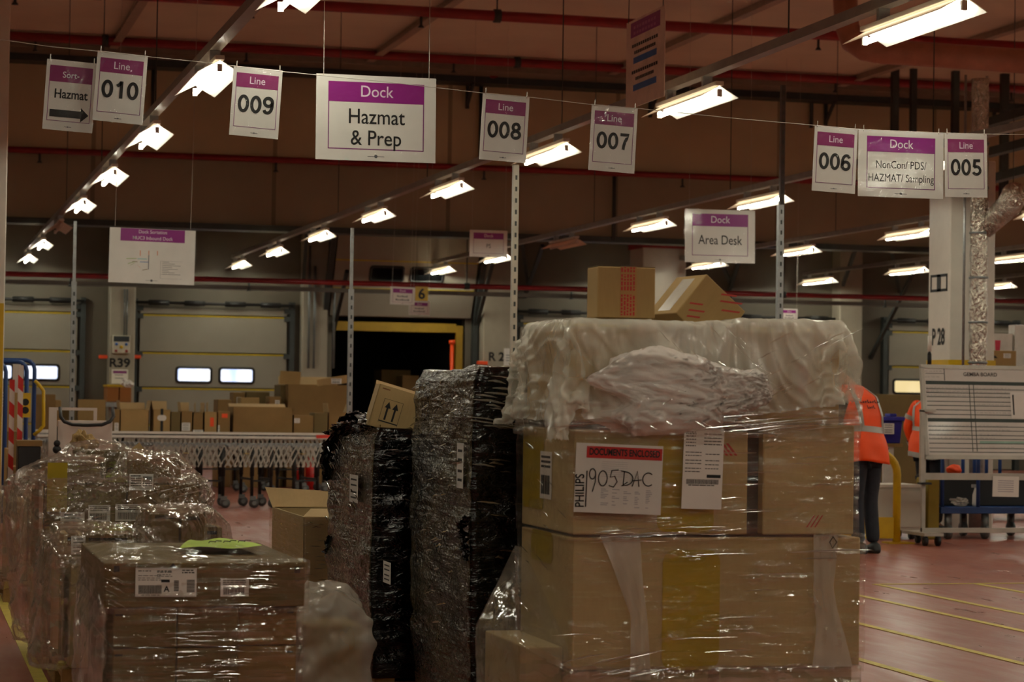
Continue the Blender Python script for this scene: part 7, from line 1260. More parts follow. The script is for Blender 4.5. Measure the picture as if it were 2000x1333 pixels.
# ------------------------------------------------------------------ cartons behind
def carton(px0, y0, px1, y1, Y, depth, base, mat, label, name='carton', flaps=None, lab=None, group='cartons on the rear conveyor', mark=None):
    a, b, z0, z1 = rectY(px0, y0, px1, y1, Y); z0 = base if base is not None else z0
    t = thing(name, label, 'carton', ((a+b)/2, Y, z0), (0, 0, 0), group); W, H = b-a, z1-z0
    if flaps:
        th = .008; m = MB(); m.box(-W/2, 0, 0, W/2, depth, th); m.box(-W/2, 0, 0, W/2, th, H); m.box(-W/2, depth-th, 0, W/2, depth, H); m.box(-W/2, 0, 0, -W/2+th, depth, H); m.box(W/2-th, 0, 0, W/2, depth, H); m.build('body', mat, t)
        for side, ang in flaps:
            fl_ = depth*.4 if side in 'lr' else depth*.45; fl_ = min(fl_, .13); ca_, sa_ = math.cos(R(ang))*fl_, math.sin(R(ang))*fl_
            m = MB()
            if side == 'l': m.bar((-W/2, depth/2, H), (-W/2-ca_, depth/2, H+sa_), depth*.96, .006, (0, 0, 1))
            if side == 'r': m.bar((W/2, depth/2, H), (W/2+ca_, depth/2, H+sa_), depth*.96, .006, (0, 0, 1))
            if side == 'b': m.bar((0, depth, H), (0, depth+ca_, H+sa_), W*.96, .006, (0, 0, 1))
            if side == 'f': m.bar((0, 0, H), (0, -ca_, H+sa_), W*.96, .006, (0, 0, 1))
            m.build('flap', CB_IN, t)
    else:
        m = MB(); m.box(-W/2, 0, 0, W/2, depth, H); m.build('body', mat, t, bevel=.006)
        m = MB(); m.box(-W/2, depth/2-.025, H, W/2, depth/2+.025, H+.0015); m.box(W/2-.0, depth/2-.025, H-.06, W/2+.001, depth/2+.025, H); m.build('tape', TAPE, t)
    if lab:
        u0, v0, u1, v1 = lab; sticker(t, FRONT(), -W/2+u0*W, v0*H, -W/2+u1*W, v1*H, 4)
    if mark:
        u0, v0, u1, v1 = mark; m = MB(); m.slab(FRONT(), -W/2+u0*W, v0*H, -W/2+u1*W, v1*H, .0005, .0025); m.build('orange_sticker', ORANGE, t)
    return t
zs = zr+.026; Yc = ry-.3; G = 'cartons on the rear conveyor'
carton(222, 801, 234, 840, Yc, .4, zs, CB[1], 'narrow brown carton with a grey label at the left end of the conveyor row', lab=(.15, .1, .8, .45))
carton(235, 801, 291, 840, Yc, .5, zs, CB[0], 'open tan carton with folded flaps, left end of the conveyor row', flaps=[('l', 84), ('r', 80), ('b', 50)])
t = carton(299, 801, 333, 840, Yc, .45, zs, CB[0], 'tan carton with a white oval sticker and dark band on the conveyor', flaps=[('l', 80), ('b', 70)])
W_ = .28; m = MB(); m.slab(FRONT(), -.02, 0, .02, .36, .001, .002); m.build('dark_band', BLACKR, t); m = MB(); m.add(roundrect(FRONT(), -.065, .19, .065, .27, .0399, .004), [tuple(range(24))]); m.build('oval_sticker', WHITE, t)
carton(334, 805, 352, 840, Yc, .4, zs, CB[2], 'dark brown narrow carton right of the oval-sticker carton')
carton(354, 804, 376, 840, Yc, .4, zs, CB[1], 'brown carton with a white label low on its face, left of the orange marks', flaps=[('l', 85), ('b', 75)], lab=(.05, .15, .8, .5))
carton(377, 806, 397, 840, Yc, .4, zs, CB[1], 'brown open carton with a wide white strip below its middle', flaps=[('r', 84), ('b', 80)], lab=(.0, .02, 1.0, .2))
carton(399, 805, 424, 840, Yc, .4, zs, CB[0], 'tan carton with a tall orange sticker on the conveyor', flaps=[('l', 86), ('b', 80)], mark=(.45, .35, .75, .75))
carton(426, 804, 449, 840, Yc, .4, zs, CB[1], 'brown carton with a wide orange sticker near its top', mark=(.3, .72, .8, .9), lab=(.0, .0, .14, .4))
carton(455, 796, 572, 841, Yc, .55, zs, CB[1], 'long brown carton with a pale lifted lid on the conveyor', flaps=[('b', 20)])
carton(574, 812, 612, 841, Yc, .4, zs, CB[1], 'brown carton with a small white label at its corner, right part of the row', lab=(.02, .62, .3, .85))
carton(613, 807, 640, 841, Yc, .4, zs, CB[2], 'dark brown carton next to last on the conveyor row')
carton(642, 806, 680, 842, Yc, .4, zs, CB[1], 'open brown carton with a pale upright flap at the right end of the row', flaps=[('l', 82), ('r', 70)])
G2 = 'cartons stacked behind the conveyor'; Yb = 35.0
carton(425, 781, 452, 842, Yb, .5, 0, CB[1], 'tall brown carton with a shiny taped top behind the orange stickers', group=G2)
carton(455, 767, 478, 842, Yb+.7, .4, 0, CB[1], 'tall brown carton, left one of the two under the bright window', group=G2, lab=(.3, .85, .7, .95))
carton(480, 766, 526, 842, Yb+.7, .5, 0, CB[2], 'tall dark carton, right one of the two under the bright window', group=G2)
carton(470, 777, 506, 842, Yb, .4, 0, CB[0], 'lighter carton standing before the two under the bright window', group=G2)
carton(526, 775, 548, 842, Yb, .4, 0, CB[1], 'narrow carton with a small label beside the big corrugated box', group=G2, lab=(.5, .86, .9, .96))
carton(547, 752, 557, 842, Yb+.3, .6, 0, CB[2], 'thin dark upright carton leaning on the big corrugated box', group=G2)
t = carton(561, 752, 684, 846, Yb+.1, 1.0, 0, CB[1], 'big corrugated bulk box with torn flaps left of the open bay', name='bulk_box', group=G2, flaps=[('b', 75)])
W_ = .48; H_ = PY(620, 752, Yb+.1).z; m = MB(); m.bar((-W_+.02, .02, H_), (-W_+.03, -.02, H_+.2), .32, .006, (0, 1, 0)); m.build('flap', CB[0], t); m = MB(); m.bar((.22, .01, H_), (.2, -.03, H_+.12), .5, .006, (0, 1, 0)); m.build('flap', CB[3], t)
sticker(t, FRONT(0, -.04, 0), .18, H_+.02, .34, H_+.1, 1)
carton(152, 781, 206, 845, Yb+.2, .06, 0, CB[0], 'flat tan cardboard standing upright behind the white trolley', group=G2)
carton(68, 771, 108, 845, Yb+.6, .6, 0, CB[1], 'tall brown carton behind the yellow cage handle', group=G2)
carton(108, 782, 119, 845, Yb+.6, .5, 0, CB[0], 'slim tan carton beside the tall one behind the yellow cage handle', group=G2)
carton(116, 800, 150, 845, Yb+.9, .4, 0, CB[2], 'dark carton seen through the trolley frame', group=G2)
carton(745, 723, 802, 752, DOCK+2.6, .8, .02, CB[1], 'brown carton stacked inside the dark open bay', group='cartons in the open bay')
carton(786, 734, 818, 775, DOCK+1.6, .6, .02, CB[0], 'tan carton nearer the mouth of the dark open bay', group='cartons in the open bay', lab=(.3, .4, .6, .7))
carton(735, 780, 760, 800, DOCK+1.0, .5, .02, CB[2], 'dark brown low carton inside the open bay', group='cartons in the open bay')
# far left stack by the cages
G3 = 'cartons at the left edge'
carton(-30, 758, 34, 842, 25.6, .8, 0, CB[0], 'tall tan carton behind the blue cage at the left edge', group=G3, lab=(.5, .86, .62, .97))
carton(9, 843, 36, 876, 23.9, .55, PZ(8, 950, 0).z+.46, CB[1], 'brown carton in the blue cage, upper of the two', group=G3)
carton(12, 877, 21, 910, 21.85, .4, .545, CB[3], 'tan carton with a white label at the left edge, low', group=G3, lab=(.55, .3, .9, .8))
carton(12, 912, 34, 962, 21.85, .4, 0, CB[1], 'brown carton lowest at the left edge', group=G3)

# ------------------------------------------------------------------ white trolley
TD = 20.5; TY = PD(160, 850, TD).y; a, b, z0, z1 = rectY(112, 822, 219, 905, TY)
t = thing('trolley', 'white panelled trolley with a black push handle behind the left pallets', 'trolley', ((a+b)/2, TY, 0)); W = b-a
zt = PY(160, 797, TY+.45).z; zp = z1; x0 = PY(95, 850, TY+.45).x-(a+b)/2
pw = plain('warm_white_panel', 'cdbfb4', .5, var=.03)
m = MB(); m.box(-W/2, 0, .22, W/2, .03, zp); m.build('front_panel', pw, t, bevel=.006)
m = MB(); m.box(x0, .45, .22, x0+.07, .48, zt-.025); m.box(x0+.07, .452, .22, W/2-.08, .478, zp-.06); m.box(x0, .45, zt-.025, W/2-.1, .48, zt); m.box(W/2-.13, .45, zp-.06, W/2-.1, .48, zt-.025); m.build('back_frame', pw, t)
m = MB(); m.box(-W/2, 0, .18, W/2, .48, .22); m.build('deck', STEEL, t)
h = []; zl_ = zp-.0
hp_ = [(-W/2+.02, .02, PY(115, 797, TY).z), (-W/2+.02, -.08, zl_+.03), (-W/2+.05, -.1, zl_-.01), (-W/2+.12, -.1, zl_-.035), (0, -.1, zl_-.04), (W/2-.1, -.1, zl_-.035), (W/2-.03, -.1, zl_-.005), (W/2+.0, -.08, zl_+.04), (W/2, .02, PY(216, 797, TY).z)]
MB().tube(hp_, .016, 10).build('handle', BLACKR, t, True)
for x in (-W/2+.06, W/2-.06):
    for y in (.06, .42): m = MB(); m.cyl((x-.02, y, .07), (x+.02, y, .07), .07, 16); m.box(x-.03, y-.02, .07, x+.03, y+.02, .18); m.build('caster_wheel', BLACKR, t, True)
q = PY(111, 872, TY-.02); m = MB(); qx = q.x-(a+b)/2; m.tube([(qx, -.02, zp-.05), (qx, -.04, q.z+.05)], .004, 6); m.ball((qx, -.04, q.z+.025), .03); m.ball((qx, -.04, q.z-.03), .038); m.cyl((qx, -.04, q.z-.02), (qx, -.04, q.z+.02), .014); m.build('hanging_knob', BLACKR, t, True)

# ------------------------------------------------------------------ blue cages and striped posts at the far left
CD = 23.0
def u_frame(t, o, pxa, pxb, ytop, d, r=.022, zend=.16):
    a = PD(pxa, ytop, d)-o; b = PD(pxb, ytop, d)-o; c_ = .09
    pts = [(a.x, a.y, zend), (a.x, a.y, a.z-c_)]+[(a.x+(b-a).normalized().x*c_*(1-math.cos(R(k))), a.y+(b-a).normalized().y*c_*(1-math.cos(R(k))), a.z-c_+c_*math.sin(R(k))) for k in (30, 60, 90)]
    e = (b-a).normalized(); pts += [(b.x-e.x*c_*(1-math.cos(R(k))), b.y-e.y*c_*(1-math.cos(R(k))), a.z-c_+c_*math.sin(R(k))) for k in (90, 60, 30)]+[(b.x, b.y, a.z-c_), (b.x, b.y, zend)]
    return MB().tube(pts, r, 10).build('end_frame', BLUE, t, True)
o = PD(30, 800, CD); o.z = 0
t = thing('roll_cage', 'blue tube roll cage at the left edge with a yellow bent handle', 'roll cage', o, group='blue roll cages')
u_frame(t, o, -45, 53, 706, CD); u_frame(t, o, -35, 68, 703, CD+.6); u_frame(t, o, -60, 12, 708, CD-.5)
m = MB(); m.obox((-.1, 0, .17), (.75, 1.0, .06)); m.build('base_deck', BLUE, t)
hp_ = [PD(x, y, CD+.55)-o for x, y in ((68, 744), (76, 752), (85, 764), (85, 800), (85, 832), (77, 842), (66, 850))]; MB().tube([(p.x, p.y, p.z) for p in hp_], .018, 10).build('yellow_handle', YEL, t, True)
for x in (-.4, .2):
    for y in (-.4, .4): m = MB(); m.cyl((x-.02, y, .07), (x+.02, y, .07), .07, 14); m.build('caster_wheel', BLACKR, t, True)
STR = stripes('red_white_stripes', 'c8281e', 'd9cdc4', .24, .9)
for i, (px, y0, dd) in enumerate(((24, 742, 21.1), (41, 714, 21.0))):
    p = PD(px, y0, dd); t = thing('barrier_post', 'red and white striped barrier board, %s of the pair by the blue cage' % ('left', 'right')[i], 'barrier post', (p.x, p.y, 0), group='striped barrier boards')
    m = MB(); m.box(-.023, -.012, 0, .023, .012, p.z); m.build('striped_board', STR, t); m = MB(); m.box(-.05, -.1, 0, .05, .1, .03); m.build('foot', BLACKR, t)
p = PD(33, 712, 21.2); m = MB(); m.box(p.x-.035, p.y-.01, p.z-.26, p.x+.035, p.y+.01, p.z+.0); tag(m.build('white_plate', WPAINT), 'plain white plate fixed between the striped barrier boards', 'plate')
p = PD(50, 766, 22.6); t = thing('warning_plate', 'yellow plate with black dots hanging on the blue cage', 'sign', (p.x, p.y, p.z-.25)); m = MB(); m.box(-.05, -.006, 0, .05, .006, .24); m.build('plate', YEL, t)
for v in (.07, .15): m = MB(); m.add(roundrect(FRONT(0, -.008), -.035, v-.035, .035, v+.035, .0349, 0), [tuple(range(24))]); m.build('dot', INK, t)
p = PD(58, 878, 20.6); t = thing('tub', 'black open tub with a brown card edge beside the striped board', 'tub', (p.x, p.y, 0)); zt = PD(55, 857, 21.5).z
m = MB(); m.box(-.1, 0, 0, .1, .35, zt-.05); m.build('shell', BLACKR, t, bevel=.01); m = MB(); m.box(-.11, -.01, zt-.05, .11, .36, zt); m.build('card_rim', CB[1], t)
# extinguishers seen under the conveyor
for i, px in enumerate((587, 606)):
    p = PY(px, 900, 34.45); p = Vector((p.x, p.y, 0)); t = thing('fire_extinguisher', 'small red fire extinguisher under the conveyor, %s one' % ('left', 'right')[i], 'fire extinguisher', p, group='fire extinguishers'); m = MB(); m.cyl((0, 0, 0), (0, 0, .42), .07, 16); m.ball((0, 0, .42), .07); m.build('cylinder', plain('extinguisher_red', 'd0201c', .35), t, True); m = MB(); m.cyl((0, 0, .47), (0, 0, .54), .02, 8); m.box(-.01, -.08, .53, .01, .04, .56); m.build('valve', BLACKR, t)
# ------------------------------------------------------------------ right side: board, rail, bins
BD = 23.6; bo = PD(1900, 800, BD); BYY = bo.y
def rp(px, py, dy=0.0): p = PY(px, py, BYY+dy); return p
o = Vector((rp(1800, 1040).x, BYY, 0))
t = thing('whiteboard', 'wheeled whiteboard headed GEMBA BOARD covered with handwriting, at the right edge', 'whiteboard', o)
# board face leans slightly: left edge from (1802,716) to (1812,893)
tl = rp(1801, 716, .06)-o; bl = rp(1811, 893, -.02)-o; v = (tl-bl); Hb = v.length; Wb = 1.5
fr = Fr(bl, (1, 0, 0), v, Vector((1, 0, 0)).cross(v)); fr.u = (Vector((1, 0, 0))); fr.v = v.normalized(); skew = 0
WB = plain('whiteboard_face', 'cfc9c2', .25, var=.03, coat=.3)
m = MB(); m.slab(fr, 0, 0, Wb, Hb, -.03, 0); board = m.build('board', WB, t, bevel=.004)
m = MB(); al = plain('board_frame', 'b5b0a6', .4, .4); m.slab(fr, -.02, -.02, Wb+.02, .02, -.035, .012); m.slab(fr, -.02, Hb-.02, Wb+.02, Hb+.02, -.035, .012); m.slab(fr, -.02, 0, .015, Hb, -.035, .012); m.slab(fr, Wb-.015, 0, Wb+.02, Hb, -.035, .012); m.build('rim', al, board)
GREEN = plain('dark_green_print', '2e3a36', .5); m = MB()
def V(y): return Hb*(893-y)/(893-716)
def U(x): return (x-1806)/4500*24.3
m.slab(fr, .03, V(751), Wb-.03, V(744), 0, .002); m.slab(fr, .03, V(824), Wb-.03, V(817), 0, .002)
for y in (729,): m.slab(fr, .03, V(y+1), U(1850), V(y), 0, .002)
m.slab(fr, U(1850), V(743), U(1850)+.008, V(720), 0, .002)
for y in (759.5, 767, 775, 784, 792, 800.5, 809.5, 833, 841, 850, 857.5, 866, 875.5, 883): m.slab(fr, .03, V(y+.9), Wb-.03, V(y-.6), 0, .0016)
for x in (1900, 1909): m.slab(fr, U(x), .06, U(x)+.008, V(751), 0, .0017)
m.build('ruled_lines', GREEN, board)
m = MB(); m.text(fr, 'GEMBA BOARD', U(1925), V(733.5), .055, .003, .01); m.build('title', INK, board)
m = MB(); rnd = random.Random(5)
def scrib(x0, x1, y):
    u = x0
    while u < x1:
        l = rnd.uniform(.012, .045); pts = []; n = max(3, int(l/.006))
        for i in range(n+1): pts.append(fr.p(u+l*i/n, V(y)+.005+(.012 if i % 2 else .0)*rnd.uniform(.3, 1), .002))
        m.tube(pts, .0013, 3); u += l+rnd.uniform(.008, .02)
for y, x0, x1 in ((759, 1810, 1896), (766, 1810, 1896), (774, 1810, 1898), (759, 1913, 1985), (767, 1913, 1985), (775, 1913, 1985), (791, 1914, 1982), (807, 1914, 1982), (833, 1812, 1898), (841, 1812, 1880), (850, 1812, 1898), (857, 1812, 1895), (833, 1915, 1980), (841, 1916, 1972), (850, 1916, 1960), (857, 1916, 1950), (875, 1917, 1985), (727, 1810, 1842), (738, 1810, 1842)): scrib(U(x0), U(x1), y)
m.build('hand_lettering', GREYINK, board)
m = MB(); m.slab(fr, U(1916), V(867), Wb-.1, V(861), 0, .0015); m.build('green_smear', plain('faded_green', '8fb3a4', .5), board)
m = MB(); m.slab(fr, U(1985), V(815), U(2040), V(764), .002, .005); m.build('pinned_paper', WHITE, board); m = MB(); m.slab(fr, U(1989), V(809), U(1992), V(769), .005, .006); m.build('paper_stripe', INK, board)
zb = lambda y: rp(1900, y).z
m = MB(); m.box(.0, -.02, zb(938), 1.9, .03, zb(925)); m.build('middle_bar', al, t); m = MB(); m.box(.0, -.02, zb(1041), 1.9, .03, zb(1032)); m.build('bottom_bar', al, t)
xl = rp(1797, 900).x-o.x
m = MB(); m.box(xl-.02, -.06, zb(943), xl+.02, -.02, zb(803)); m.box(xl-.02, -.06, zb(806), .12, -.01, zb(801)); m.build('upright', al, t)
m = MB(); m.box(1.85, -.02, zb(1041), 1.9, .03, zb(716)); m.box(.0, .0, zb(1041), .04, .03, zb(890)); m.build('upright', al, t)
m = MB(); m.box(xl-.03, -.09, zb(947), xl+.09, .0, zb(943)); m.build('upright_foot', BLACKR, t)
xc = rp(1808, 1050).x-o.x
m = MB(); m.box(xc-.13, -.25, .10, xc+.08, .3, .13); m.build('base_foot', al, t)
for dx, dyy in ((-.1, -.2), (.03, -.22), (.03, .25)): m = MB(); m.cyl((xc+dx-.015, dyy, .052), (xc+dx+.015, dyy, .052), .052, 14); m.box(xc+dx-.02, dyy-.02, .06, xc+dx+.02, dyy+.02, .11); m.build('caster_wheel', BLACKR, t, True)
m = MB(); m.cyl((1.75, .02, .052), (1.78, .02, .052), .052, 14); m.box(1.74, 0, .06, 1.79, .04, zb(1040)); m.build('caster_wheel', BLACKR, t, True)
a, b, z0, z1 = rectY(1939, 933, 1990, 971, BYY-.03); nt = thing('notice', 'white paper notice hanging from the lower bar of the whiteboard', 'notice', ((a+b)/2, BYY-.03, z1)); fw = Fr((0, 0, 0), (1, 0, -.02), (.02, 0, 1), (0, -1, 0))
m = MB(); m.slab(fw, -(b-a)/2, -(z1-z0), (b-a)/2, .01, 0, .003); m.mi = 1
for k in range(6): m.slab(fw, -(b-a)*.3, -(z1-z0)*(.2+.11*k), (b-a)*.3, -(z1-z0)*(.2+.11*k)+.008, .003, .004)
m.build('paper', [WHITE, plain('faint_print', '9a96a0', .6)], nt)

# yellow guard rail, pale cabinet
g = PZ(1738, 1062, 0); GY = g.y
t = thing('guard_rail', 'yellow bent tube guard rail beside the person in the orange vest', 'guard rail', (g.x, GY, 0)); gx = lambda px, y=950: PY(px, y, GY).x-g.x; gz = lambda y: PY(1740, y, GY).z
R_ = .065; xr_ = gx(1752); zt = gz(885); pts = [(xr_, 0, 0), (xr_, 0, zt-.22)]+[(xr_-.22*(1-math.cos(R(k))), 0, zt-.22+.22*math.sin(R(k))) for k in range(15, 91, 15)]+[(xr_-.6, 0, zt)]+[(xr_-.6-.22*math.sin(R(k)), 0, zt-.22+.22*math.cos(R(k))) for k in range(15, 91, 15)]+[(xr_-.82, 0, 0)]
MB().tube(pts, R_*.62, 16).build('bent_tube', YEL, t, True)
m = MB(); m.box(xr_-.8, -.015, .05, xr_-.02, .015, gz(1011)); m.build('kick_plate', YEL, t)
m = MB(); m.box(xr_-.12, -.1, 0, xr_+.16, .1, .015); m.box(xr_-.94, -.1, 0, xr_-.7, .1, .015); m.build('foot_plate', YEL, t)
g2 = 24.2; a, b, z0, z1 = rectY(1690, 947, 1799, 1055, PD(1750, 1000, g2).y); yy = PD(1750, 1000, g2).y
t = thing('cabinet', 'pale grey low cabinet on castors behind the yellow guard rail', 'cabinet', ((a+b)/2, yy, 0)); W = b-a; cb2 = plain('pale_grey_laminate', 'b9b4a8', .45, var=.04)
m = MB(); m.box(-W/2, 0, .1, W/2, .45, z1-.03); m.build('body', cb2, t, bevel=.004); m = MB(); m.box(-W/2-.01, -.015, z1-.03, W/2+.01, .47, z1); m.build('top', plain('pale_top', 'cfcabd', .4), t)
m = MB(); m.box(-W/2+.02, -.012, .13, W/2-.02, 0, z1-.06); m.build('door', cb2, t, bevel=.003)
for x in (-W/2+.08, W/2-.08): m = MB(); m.cyl((x-.02, .06, .05), (x+.02, .06, .05), .05, 14); m.box(x-.02, .04, .05, x+.02, .08, .1); m.cyl((x-.02, .4, .05), (x+.02, .4, .05), .05, 14); m.build('caster_wheel', BLACKR, t, True)
# table with blue bin
ty = PD(1740, 900, 26.5).y; a, b, z0, z1 = rectY(1700, 867, 1762, 873, ty)
t = thing('table', 'small table with a wood edge and pale legs under the blue bin', 'table', ((a+b)/2, ty, 0)); W = b-a
m = MB(); m.box(-W/2, -.02, z0, W/2, .6, z1); m.build('top', CB[1], t)
wl = plain('white_leg', 'c8c3bb', .5); x_ = PY(1736, 900, ty).x-(a+b)/2; m = MB(); m.box(x_-.06, 0, 0, x_+.06, .05, z0); m.build('leg', wl, t); m = MB(); m.box(-W/2, .0, 0, -W/2+.1, .05, z0); m.build('leg', wl, t)
m = MB(); m.box(x_+.05, .4, 0, x_+.08, .45, z0); m.build('leg', BLUE, t)
PB = plain('violet_blue_plastic', '2a2a8c', .4); zt0 = z1+.002
a2, b2, zz0, zz1 = rectY(1720, 823, 1762, 866, ty+.02)
t = thing('bin', 'violet-blue plastic bin with a lid and white label beside the orange vest', 'bin', ((a2+b2)/2, ty+.02, zt0)); W = b2-a2; H = zz1-zt0
m = MB(); m.loft([[(x*W*.46, .2+y*.17, 0) for x, y in ((-1, -1), (1, -1), (1, 1), (-1, 1))], [(x*W*.52, .2+y*.2, H) for x, y in ((-1, -1), (1, -1), (1, 1), (-1, 1))]]); m.build('tub', PB, t, bevel=.008)
m = MB(); m.box(-W*.56, -.03, H+.001, W*.72, .43, H+.05); m.box(W*.1, .1, H+.05, W*.42, .25, H+.085); m.box(-W*.55, .1, H+.05, -W*.42, .25, H+.085); m.build('lid', PB, t, bevel=.008)
sticker(t, Fr((0, -.012, 0), (1, 0, 0), (0, -.0, 1), (0, -1, 0)), -W*.42, H*.42, W*.1, H*.9, 4, 'label', n=.004)
# big cardboard sheet / carton behind
carton(1700, 771, 1800, 905, 31.5, .7, 0, CB[2], 'large brown bulk carton behind the violet-blue bin', name='bulk_box', group=None)
# shelf rack behind the board with boxes on top
RY_ = PD(1940, 700, 28.5).y; a, b, z0, z1 = rectY(1895, 716, 2080, 730, RY_)
t = thing('shelf_unit', 'tall grey shelf unit hidden behind the whiteboard, carrying two boxes', 'shelf unit', (a, RY_, 0)); W = b-a
for x in (0, W-.04):
    for y in (0, .56): m = MB(); m.box(x, y, 0, x+.04, y+.04, z1-.03); m.build('post', STEEL, t)
for z in (.15, .8, z1-.03): m = MB(); m.box(0, 0, z, W, .6, z+.03); m.build('shelf', plain('shelf_grey', '9a978e', .5), t)
carton(1906, 685, 1985, 716, RY_+.05, .35, z1, CB[0], 'brown carton with a black printed mark on the shelf above the whiteboard', group='boxes above the whiteboard', lab=(.68, .52, .86, .82))
x = PY(1937, 700, RY_+.048).x; z = PY(1937, 700, RY_+.048).z; m = MB(); m.add([(x+i, RY_+.046, z+j) for i, j in ((-.07, -.03), (.01, -.045), (.03, -.0), (.08, .0), (.05, .03), (-.06, .035))], [(0, 1, 2, 3, 4, 5)])
o_ = m.build('printed_mark', INK, None); p_ = [q for q in bpy.data.objects if q.get('label', '').startswith('brown carton with a black printed mark')][0]; o_.location = -p_.location; o_.parent = p_
GB = plain('glossy_white_carton', 'cfc8c2', .25, coat=.4)
t = carton(1936, 652, 1978, 716, RY_+.42, .16, z1, GB, 'white glossy box with a red print behind the brown shelf carton', group='boxes above the whiteboard')
m = MB(); m.add([FRONT().p(u, v, .002) for u, v in ((-.1, .33), (-.02, .33), (-.03, .2), (-.09, .17))], [(0, 1, 2, 3)]); m.slab(FRONT(), -.04, .14, .06, .16, 0, .002); m.build('red_print', plain('magenta_red_print', 'c01c40', .4), t)
carton(1982, 636, 2070, 716, RY_+.4, .18, z1, plain('white_carton2', 'd2cec8', .5), 'big white box cut by the right edge above the whiteboard', group='boxes above the whiteboard')
p = PD(1825, 700, 25.2); t = thing('spray_bottle', 'small white bottle standing on the top rim of the whiteboard', 'bottle', (rp(1814, 714, .06).x, BYY+.045, tl.z+.022)); hz_ = .21
m = MB(); m.cyl((0, 0, 0), (0, 0, .1), .022, 12); m.cyl((0, 0, .1), (0, 0, .13), .022, 12, .01); m.build('bottle', BLACKR, t, True); m = MB(); m.cyl((0, 0, .13), (0, 0, .29), .02, 12); m.build('pale_sleeve', WPAINT, t, True)

# blue platform cart behind the board
CY_ = PD(1880, 1000, 24.45).y; q0, q1 = PY(1838, 995, CY_), PY(2075, 995, CY_)
t = thing('cart', 'blue tube cart with upright bars standing behind the whiteboard', 'cart', (q0.x, CY_, 0)); W = q1.x-q0.x; zd = PY(1900, 1004, CY_).z
m = MB(); m.box(0, 0, zd, W, .7, zd+.07); m.build('deck', BLUE, t, bevel=.006)
for px in (1842, 1912, 1936, 1959, 1983, 2010):
    x = PY(px, 950, CY_).x-q0.x; y_ = 0 if px in (1842, 1912) else .66; m = MB(); m.cyl((x, y_+.02, zd+.07), (x, y_+.02, 1.28), .02, 10); m.build('upright_bar', BLUE, t, True)
for z in (.95, 1.28): m = MB(); m.cyl((.1, .68, z), (W, .68, z), .02, 10); m.build('top_rail', BLUE, t, True)
for x in (.12, .55, W-.3):
    for y in (.08, .6): m = MB(); m.cyl((x-.02, y, .08), (x+.02, y, .08), .08, 16); m.box(x-.03, y-.03, .08, x+.03, y+.03, zd); m.build('caster_wheel', STEEL, t, True)
x = PY(1907, 980, CY_+.1).x; t = thing('spray_bottle', 'white spray bottle standing on the blue cart deck', 'bottle', (x, CY_+.12, zd+.072)); m = MB(); m.loft([[(r*math.cos(2*math.pi*i/14), r*.7*math.sin(2*math.pi*i/14), z) for i in range(14)] for r, z in ((.035, 0), (.038, .02), (.036, .12), (.02, .17), (.014, .2))]); m.build('bottle', WPAINT, t, True); m = MB(); m.box(-.045, -.012, .2, .02, .012, .235); m.build('trigger_head', plain('grey_trigger', 'a0a0a0', .5), t)
c = PY(1878, 990, CY_+.1); crumple('crumpled_plastic', 'small crumpled clear plastic on the blue cart deck', (c.x, CY_+.15, zd+.12), .08, MILK2, 'plastic', 9, (1.3, .8, .6))
c = PY(1868, 917, CY_+.3); t = thing('cloth', 'bright orange cloth bundle on the dark crate behind the whiteboard', 'cloth', (c.x, CY_+.35, c.z-.055)); bm = bmesh.new(); bmesh.ops.create_icosphere(bm, subdivisions=3, radius=.065)
for v_ in bm.verts: v_.co = Vector((v_.co.x*1.35, v_.co.y, v_.co.z*.85))*(1+.22*noise.noise(v_.co*22))+Vector((0, 0, .05))
me = bpy.data.meshes.new('bundle'); bm.to_mesh(me); bm.free(); me.materials.append(ORANGE); put('bundle', me, t)
m = MB(); DK = plain('dark_crate', '17191c', .6); a, b, z0, z1 = rectY(1822, 926, 2060, 990, CY_+.1); tag_z = c.z-.06
t = thing('crate', 'dark crate on the blue cart behind the lower bar of the whiteboard', 'crate', ((a+b)/2, CY_+.25, zd+.072)); W = b-a; hc = tag_z-zd-.075
m = MB(); m.box(-W*.46, 0, 0, W/2, .38, hc); m.build('body', DK, t, bevel=.01)
m = MB(); m.box(-W*.47, -.01, hc-.06, W/2+.01, .39, hc-.02); m.build('rim', DK, t)
a, b, z0, z1 = rectY(1813, 935, 1835, 1030, CY_); m = MB(); m.box(a, CY_, 0, b, CY_+.3, z1)
tag(m.build('crate_stack', plain('mustard_plastic', '8a7414', .5), None, bevel=.01), 'mustard yellow crate stack behind the blue cart', 'crate')

# ------------------------------------------------------------------ people
def skin_mesh(name, joints, edges, mat, parent, sub=2, root=0):
    """joints: list of (co, rx, ry); one continuous skin grown round the skeleton"""
    me = bpy.data.meshes.new('sk'); me.from_pydata([j[0] for j in joints], edges, []); ob = bpy.data.objects.new('sk', me); COL.objects.link(ob)
    md = ob.modifiers.new('s', 'SKIN'); md.use_smooth_shade = True; sb = ob.modifiers.new('b', 'SUBSURF'); sb.levels = sb.render_levels = sub
    for i, j in enumerate(joints): v_ = me.skin_vertices[0].data[i]; v_.radius = (j[1], j[2]); v_.use_root = (i == root)
    dg = bpy.context.evaluated_depsgraph_get(); dg.update(); out = bpy.data.meshes.new_from_object(ob.evaluated_get(dg)); bpy.data.objects.remove(ob)
    out.name = name; out.materials.clear(); out.materials.append(mat); out.polygons.foreach_set('use_smooth', [True]*len(out.polygons)); return put(name, out, parent)
SKIN = plain('skin', 'b98a70', .5, var=.05)
